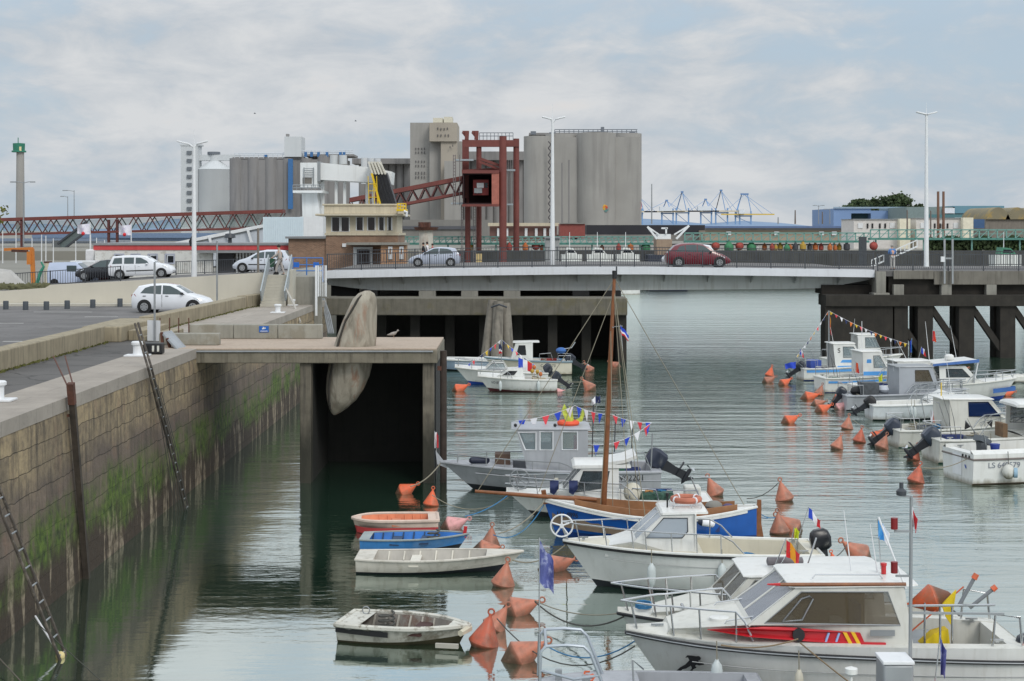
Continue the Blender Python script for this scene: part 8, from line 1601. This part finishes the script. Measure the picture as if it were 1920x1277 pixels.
d4 = Boat('rowing_boat', 'battered old white rowing boat with peeling paint and dark stained sides', 'rowing boat', 2.4, 1.2, .34, .34, (XP(762, 29.7), 29.7), R(-13), rake=.2, tf=.88, tm=.4, p=2.5, hullm=mat('peeling_white', c(196, 194, 184), .8, var=.15, streak=.8, scol=c(88, 80, 62), blotch=.6, bcol=c(104, 92, 68), bscale=2.5), bootm=mat('mossy_boot', c(66, 62, 42), .9), draft=.1); d4.open_shell(.09, .08, mat('rotten_inside', c(126, 122, 116), .9, var=.25, streak=.5, blotch=.6, bcol=c(96, 64, 48), bscale=3), (), None, mat('grey_ribs', c(170, 166, 156), .8), mat('chipped_white', c(196, 195, 186), .8, var=.15, blotch=.75, bcol=c(112, 104, 88), bscale=6), .05, .86, .2)
part('dark_seat', MB().bx(.15, .42, -.5, .5, .2, .25), mat('dark_brown_seat', c(70, 46, 42), .8), d4.r); part('bow_ring', ring_torus(MB(), (0, 0, 0), .07, .012, Matrix.Translation((-.9, .35, .42)) @ Matrix.Rotation(R(90), 4, 'X'), 12), GALV, d4.r); part('tar_patch', MB().loft([[(d4.gx(t), -(d4.hb(t)+.012), z) for z in (.21-.08*t, .29+.02*math.sin(t*40))] for t in [i/14*.45 for i in range(15)]], False, False, False), BLACK, d4.r); part('bow_roll', MB().tube([(1.12, -.32, .26), (1.2, 0, .28), (1.1, .32, .26)], [.06, .07, .06]), mat('dirty_foam', c(196, 190, 170), .8), d4.r); part('broken_plank', MB().box(.95, -.62, .1, .42, .06, .08, rz=.05), MATS['grey_ribs'], d4.r)
# ---- boats cut by the bottom edge
E0 = Boat('work_boat', 'grey metal boat with a tall signal mast and white outboard', 'work boat', 4.6, 1.5, .75, .85, (6.0, 22.6), PI, rake=.6, hullm=GALV); E0.deck(.5, .15, .2, GALV, GALV, .05); E0.rub(ALU, .03)
part('mast', MB().cyl((.38, 0, .7), (.36, 0, 3.85), .028, .023, 10), GALV, E0.r); [part('bracket', MB().beam(a, b_, w_), GALV, E0.r) for a, b_, w_ in (((.38, 0, 3.35), (.6, 0, 3.35), .03), ((.38, 0, 2.72), (.58, 0, 2.72), .03), ((.38, 0, 2.2), (-.95, 0, 2.18), .03), ((.38, 0, 1.35), (.85, .1, .7), .05))]
for z in (3.38, 2.76): part('lantern', MB().cyl((.6, 0, z), (.6, 0, z+.16), .05, None, 10), mat('lantern_red', c(130, 30, 34), .3), E0.r)
part('lantern', MB().lathe([(.07, 0), (.075, .06), (.03, .1), (.03, .18), (.001, .18)], 10, Matrix.Translation((.5, 0, 3.86))), DRAIL, E0.r); part('bracket', MB().beam((.36, 0, 3.84), (.53, 0, 3.86), .03), GALV, E0.r)
part('console', MB().box(.62, .1, 1.15, .42, .5, .8), GALV, E0.r, bev=.03); part('console_top', MB().box(.62, .1, 1.58, .44, .52, .05), WPAINT, E0.r, bev=.01); m = MB(); m.lathe([(.02, .7), (.02, 1.35), (.09, 1.4), (.09, 1.47), (.001, 1.5)], 12, Matrix.Translation((1.25, .2, 0))); part('gps_mushroom', m, WHITE, E0.r)
E0.flag((.1, .1, .8), 1.1, [PURPC], .14, .55, -.12, 1.4, dirx=-1); E0.flag((.36, 0, 3.2), .55, [WHC, REDC], .15, .3, 0, 1.5, dirx=-1); E0.outboard(.3, R(30), 1.0, WHITE, z=.95); part('red_cover', MB().ball((.2, .2, 1.15), .3, 12, 6, .35), mat('coral_cover', c(214, 96, 76), .6), E0.r)
F0 = Boat('work_boat', 'bare aluminium boat with a bent tube rail and a violet flag', 'work boat', 3.5, 1.35, .82, .85, (2.0, 23.95), PI, rake=.35, tm=.5, p=3.2, hullm=ALU); F0.deck(.55, .12, .45, ALU, GALV, .02); F0.rub(ALU, .025)
m = MB()
for y, d in ((.5, 0), (-.5, .1)): m.tube([(1.6, y, .8), (1.58, y, 1.42), (1.5, y, 1.5), (1.2, y, 1.52), (.95, y, 1.5), (.85, y, 1.4), (.62, y, .82)], .024, 8)
m.tube([(1.5, .5, 1.5), (1.5, -.5, 1.5)], .024, 8).tube([(1.58, .5, 1.15), (1.1, .6, 1.05), (.72, .5, 1.08)], .02, 7); part('tube_rail', m, mat('scuffed_tube', c(176, 184, 192), .35, .6), F0.r)
F0.flag((1.6, .52, .85), 2.25, [PURPC], .32, .62, 0, 1.0, dirx=-1, seed=4, down=.05); part('bent_bar', MB().tube([(.2, .3, .85), (.22, .3, 1.25), (.05, .25, 1.1)], .015), GALV, F0.r); part('fitting', MB().box(.9, .2, .92, .12, .12, .15), GALV, F0.r); part('fitting', MB().box(1.3, -.1, .92, .1, .1, .16), GALV, F0.r); part('orange_rope', MB().tube([(.85+.08*math.cos(k*1.1), .1+.08*math.sin(k*1.4), .88+.01*k) for k in range(14)], .016, 4), mat('frayed_orange', c(200, 100, 64), .9), F0.r)
# ---- mooring buoys
T = R
for a in [
 (757, 925, .95, 'o', 'bright orange buoy lying tilted by the dark leg of the platform', T(60)), (808, 948, .85, 'o', 'small bright orange upright buoy ahead of the aluminium boat', T(8)),
 (846, 990, 1.0, 'p', 'pale pink buoy lying on its side off the orange dinghy', T(66)), (919, 1026, .95, 'b', 'brown upright buoy behind the bow of the blue rowing boat', T(6)),
 (906, 1034, .9, 'f', 'orange buoy lying flat just behind the long grey white rowing boat', T(80)), (943, 1098, 1.0, 'f', 'terracotta upright buoy in front of the bow of the long rowing boat', T(12)),
 (966, 1150, 1.1, 'f', 'big terracotta buoy lying on its side below the violet flag', T(68)), (926, 1180, .95, 'f', 'terracotta buoy half hidden behind the big upright one by the old boat', T(34)),
 (907, 1210, 1.1, 'r', 'large orange red upright buoy by the bow of the battered old boat', T(14)), (972, 1238, 1.15, 'f', 'large faded buoy lying tilted in front of the bent tube rail', T(62)),
 (1036, 1068, 1.1, 'f', 'orange buoy lying between the violet flag and the grey white cabin boat', T(72)), (1341, 928, 1.05, 'f', 'faded orange buoy right of the white pilot house boat', T(-24)),
 (1471, 938, 1.05, 'f', 'faded buoy with green slime standing alone in open water', T(-14)), (1486, 995, 1.1, 'f', 'terracotta buoy behind the tricolour flag near the blue sailing boat', T(-50)), (1462, 1000, 1.0, 'b', 'brown buoy at the rudder of the blue sailing boat', T(-6)),
 (1612, 1046, 1.15, 'f', 'big terracotta buoy lying in open water beyond the red striped boat', T(-52)), (1566, 1066, .7, 'o', 'small bright orange buoy beside the black outboard', T(-16)),
 (1443, 706, 1.0, 'o', 'bright orange upright buoy with a brown one under it, far left of the right cluster', T(16)), (1438, 717, 1.0, 'b', 'dull brown buoy floating low under the bright orange one', T(60)), (1468, 722, 1.0, 'o', 'bright orange buoy lying just right of the stacked pair', T(58)),
 (1514, 748, 1.15, 'o', 'large bright orange buoy lying below the green sterned boat', T(72)), (1536, 741, .95, 'b', 'brown roped buoy behind the large bright orange one', T(20)), (1531, 760, .9, 'f', 'dull terracotta buoy partly covered by its orange neighbour', T(70)), (1539, 772, 1.05, 'o', 'bright orange buoy lying in front of the dull terracotta one', T(62)),
 (1571, 752, 1.05, 'o', 'bright orange buoy lying beside the black bag boat', T(64)), (1574, 768, 1.0, 'p', 'pale pink buoy beside the stern of the grey aluminium work boat', T(52)), (1477, 793, 1.05, 'o', 'bright orange buoy lying alone left of the right cluster', T(62)),
 (1588, 804, .95, 'f', 'faded upright buoy with a reflection below the pink one', T(10)), (1611, 829, .95, 'r', 'orange red upright buoy by the raised outboard of the LH boat', T(12)), (1640, 822, .9, 'o', 'bright orange buoy behind the raised outboard of the LH boat', T(50)), (1569, 842, .95, 'f', 'terracotta upright buoy with a slimy foot left of the LH boat', T(22)),
 (1653, 842, 1.0, 'b', 'brown buoy floating under the stern of the LH boat', T(24)), (1712, 862, .95, 'r', 'orange red upright buoy under the raised outboard of the next boat', T(20)), (1717, 905, 1.05, 'r', 'orange red upright buoy on a line left of the LS boat', T(16)), (1786, 884, .6, 'o', 'sliver of an orange buoy behind the transom of the LS boat', T(0)),
 (1801, 694, .95, 'f', 'orange buoy at the far pile right of the radar dome boat', T(80)), (1790, 706, .9, 'f', 'orange buoy beside the canopy of the radar dome boat', T(60)), (1870, 738, 1.0, 'o', 'bright orange buoy right of the blue lower hull', T(78)), (1885, 742, .9, 'o', 'orange buoy furthest right behind the cabin boats', T(70)),
 (859, 733, 1.15, 'o', 'bright orange buoy lying by the platform corner near the speedboats', T(64)), (1107, 732, 1.25, 'f', 'faded buoy astern of the burgundy bottomed cruiser', T(-40)), (1106, 697, 1.1, 'f', 'faded buoy astern of the cream fishing boat', T(-34)), (1156, 688, 1.0, 'f', 'faded buoy in the shade of the pier right of the tall mast', T(-60)), (1046, 735, .6, 'p', 'small pinkish float at the stern of the burgundy bottomed cruiser', T(80))]:
    buoy(*a, az=random.uniform(-.3, .3))
# mooring lines
def wat(px, py, z=0): return G(px, py, z)
rope('grey line from the bow of the aluminium boat to the orange buoy by the platform', Fb.w((3.2, 0, .75)), wat(770, 912, .35), .12, .018)
rope('blue line from the pink buoy to the bow of the white pilot house boat', wat(872, 968, .3), Eb.w((2.6, 0, .6)), .1, .014, BROPE); rope('pale line from the small orange buoy to the pilot house boat', wat(810, 928, .4), Eb.w((2.65, .1, .5)), .35, .012)
rope('grey line from the bow of the blue sailing boat to the brown buoy', Db.w((2.6, .1, .9)), wat(935, 1000, .4), .15, .014); rope('blue line from the bow of the blue sailing boat down to the brown buoy', Db.w((2.6, -.1, .8)), wat(925, 1003, .42), .35, .012, BROPE)
rope('pair line from the grey white cabin boat to the terracotta buoy', Cb.w((2.6, .05, .95)), wat(960, 1050, .5), .2, .014); rope('grey line from the grey white cabin boat to the buoy by the violet flag', Cb.w((2.62, 0, .9)), wat(1062, 1040, .25), .1, .014)
rope('dark chain like line from the buoy below the violet flag to the bronze windowed boat', wat(1003, 1128, .3), Bt.w((2.9, .1, .85)), .3, .016, GREYROPE); rope('thin upper line from the buoy below the violet flag to the bronze windowed boat', wat(1003, 1126, .33), Bt.w((2.9, 0, .9)), .14, .011)
rope('grey line from the large orange red buoy to the red striped boat', wat(932, 1160, .5), A.w((2.95, .2, 1.0)), .55, .012, GREYROPE); rope('blue line from the faded buoy by the tube rail to the red striped boat', wat(1020, 1208, .4), A.w((2.95, .1, 1.05)), .25, .012, BROPE)
rope('blue line from the stern of the blue sailing boat to the terracotta buoys', Db.w((-2.6, 0, .7)), wat(1455, 970, .4), .1, .012, BROPE); rope('pale blue line from the pilot house boat stern towards the slimy buoy', Eb.w((-2.6, 0, .5)), wat(1440, 972, .3), .12, .012, BROPE)
rope('dark slack line hanging from the slimy lone buoy', wat(1460, 905, .5), wat(1400, 935, .05), .12, .012, GREYROPE); rope('dark slack line under the terracotta buoy in open water', wat(1592, 1016, .5), Cb.w((-2.6, 0, .8)), .3, .012, GREYROPE)
rope('pale line from the lone bright orange buoy to the faded upright one', wat(1492, 780, .35), wat(1575, 800, .1), .12, .012); rope('pale line from the LS boat to the orange red buoy', wat(1724, 876, .5), R8.w((-3.0, -.6, .8)), .15, .014); rope('pale line from the LH boat to the faded upright buoy', wat(1592, 782, .5), R6.w((-2.7, -.4, .6)), .25, .012)
rope('pale line from the stacked orange buoys to the S marked boat', wat(1447, 690, .45), R1.w((-2.3, 0, .7)), .1, .012); rope('grey line from the stern of the cruiser to the faded buoy', G1.w((-1.8, 0, .6)), wat(1096, 715, .45), .1, .014); rope('grey line from the cream fishing boat to its faded buoy', G3.w((-2.2, 0, .6)), wat(1098, 680, .5), .1, .014)
rope('brown line along the side of the red striped boat', A.w((1.7, 1.1, 1.25)), A.w((.52, 1.12, 1.35)), .08, .012, mat('brown_rope', c(134, 116, 92), .9)); rope('long brown line from the red striped boat down to the water in front', A.w((.5, 1.15, 1.3)), A.w((-1.2, 1.6, .1)), .05, .012, MATS['brown_rope'])
rope('long thin line from the near quay ladder across the dark water', D(60, 1160, 29), wat(190, 1277, 0), .0, .008, GREYROPE); rope('thin line crossing the lower left corner of the water', D(-10, 1225, 28), wat(60, 1300, 0), .0, .012, mat('dark_line', c(110, 104, 96), .9))

# ---- gear lying about on the boats
random.seed(21)
GEAR = [mat('crate_grey', c(110, 116, 120), .8), mat('crate_navy', c(46, 60, 110), .8), mat('crate_red', c(150, 56, 50), .8), mat('crate_green', c(60, 104, 84), .8), mat('crate_cream', c(190, 182, 160), .8)]
def gear(b, x0, x1, n, zf, wy=.5, tag_=''):
    for k in range(n):
        x, y = random.uniform(x0, x1), random.uniform(-wy, wy); s_ = random.uniform(.22, .42); m_ = random.choice(GEAR)
        if k % 2: part('fish_crate', MB().panel([(-s_, -.2), (s_, -.2), (s_, .2), (-s_, .2)], [[(-s_+.04, -.16), (s_-.04, -.16), (s_-.04, .16), (-s_+.04, .16)]], lambda u, v: (x+u, y+v, zf), lambda u, v: (x+u, y+v, zf+.28)), m_, b.r, smooth=False)
        else: part('rope_coil', MB().tube([(x+.16*math.cos(q*.8)*(1-q*.006), y+.16*math.sin(q*.8), zf+.05+.012*q) for q in range(26)], .022, 5), random.choice((ROPE, BROPE, GREYROPE)), b.r)
def rods(b, pts, h=1.2):
    for x, y, z in pts: part('fishing_rod', MB().tube([(x, y, z), (x-.08, y, z+h*.5), (x-random.uniform(.15, .35), y+.05, z+h)], [.014, .01, .005], 5), random.choice((DRAIL, WPAINT, STEEL)), b.r)
def sternrail(b, h=.42, d=.7):
    m = MB(); x = -b.L/2
    m.tube([(x+d, -b.hb(.08)+.08, b.zs), (x+d, -b.hb(.06)+.08, b.zs+h), (x+.06, -b.hb(0)+.1, b.zs+h), (x+.06, b.hb(0)-.1, b.zs+h), (x+d, b.hb(.06)-.08, b.zs+h), (x+d, b.hb(.08)-.08, b.zs)], .017, 6)
    o = part('stern_pulpit', m, STEEL, b.r)
    for sd_ in (-1, 1): part('stanchion', MB().cyl((x+.06, sd_*(b.hb(0)-.1), b.zs), (x+.06, sd_*(b.hb(0)-.1), b.zs+h), .015), STEEL, o)
for b, zf in ((R0, .35), (R1, .3), (R2, .35), (R3, .3), (R3b, .4), (R6, .4), (R7, .5), (R4, .4)): gear(b, -b.L/2+.5, -b.L/2+1.6, 4, zf); sternrail(b)
for b in (R0, R1, R2, R3, R6, R7): b.rail(.55, .38, .07, 4, STEEL, .014)
for b in (R1, R2, R3, R6, R7, R8): rods(b, [(-b.L/2+.7, -.5, b.zs), (-b.L/2+.9, .5, b.zs)], random.uniform(.8, 1.3))
gear(G1, -1.4, -.5, 2, .35, .3); gear(G3, -1.9, -.6, 4, .5, .4); sternrail(G3, .3); gear(Fb, -2.6, -1.4, 4, .35, .6); gear(Eb, -2.2, -.7, 3, .4, .4); gear(Cb, -2.3, -.6, 4, .34, .5); gear(A, -2.6, -2.0, 3, .5, .5); gear(Db, -2.0, -1.0, 3, .2, .35); gear(R8, -2.7, -1.0, 5, .45, .5); gear(d4, -.5, .1, 1, .09, .2); gear(d2, -.6, .5, 1, .09, .2)
for b in (A, Bt, Cb, Eb, R6, R7, R8, R2):
    for t_, sd_ in ((.93, .35), (.08, .8), (.08, -.8)):
        p_ = Vector((b.gx(t_), sd_*b.hb(t_)*.85, b.sh(t_)+(.07 if t_ > .5 else .02))); part('mooring_cleat', MB().box(p_.x, p_.y, p_.z+.03, .2, .03, .03).box(p_.x, p_.y, p_.z, .06, .04, .06), STEEL, b.r)
for b, x0, x1, y in ((A, -.9, .2, .55), (Cb, 0, .4, .4), (R6, -.8, .2, .5)): part('roof_grab_rail', MB().tube([(x0, y, b.roof.bound_box[1][2]), (x0+.05, y, b.roof.bound_box[1][2]+.06), (x1-.05, y, b.roof.bound_box[1][2]+.06), (x1, y, b.roof.bound_box[1][2])], .014, 5), STEEL, b.r)
for k, (px, py, s_) in enumerate(((1690, 762, .3), (1775, 833, .35), (1850, 842, .34))):
    bb = (R5, R6, R7)[k]; q = bb.w((-bb.L/2+1.6, -bb.hb(.3)-.09, bb.zs-.05)); fender((q.x, q.y, q.z), ['small fender on the near side of the small white open boat', 'fender hanging amidships on the LH boat', 'fender hanging on the near side of the boat behind the LS one'][k], .42, .075)

for b in (R0, R1, R2, R3b, R3, R4, R6): part('whip_aerial', MB().tube([(random.uniform(-.6, .2), random.uniform(-.3, .3), 1.6), (random.uniform(-.9, -.3), 0, random.uniform(2.6, 3.4))], [.014, .006], 5), WPAINT, b.r)
for b in (R3b, R3, R5, R6, R7): b.rail(.5, .4, .07, 5, STEEL, .017, True)
for o_ in COL.objects: SECTION.setdefault(o_.name, 'h')

# ------------------------------------------------------------------ real distances
# The basin lies lower below the quay than the working plane used above, so everything on the water and beyond it stands
# proportionally farther off and larger; the quay itself and the people and cars keep their own size.
KS = 9.0/7.6; EYE = Vector((0, 0, H))
KEEP = ('dark railing behind the cars along the upper ramp', 'dark railing before the boatyard at the far left', 'blue tubular barrier with square signs beside the stairway', 'white twin armed lamp mast rising in front of the red striped building', 'pale grey covered boat hull lying in the yard at the left edge', 'strip of rough grass at the top of the pale wall at left')
def push(o, size=True):
    o.location = EYE+(o.location-EYE)*KS
    if size: o.scale = o.scale*KS
for o in [q for q in COL.objects if q.parent is None and q.type in ('MESH', 'EMPTY')]:
    s_ = SECTION.get(o.name, 'h'); lab = o.get('label', '')
    if s_ in ('d', 'e', 'g', 'h') and lab not in KEEP: push(o)
    elif s_ == 'b' and o.name in ('water', 'land', 'far_quay', 'hills'): push(o)
    elif s_ == 'f' and ('on the white bridge' in lab or 'bridge' in lab or 'approach railing' in lab): push(o, False)
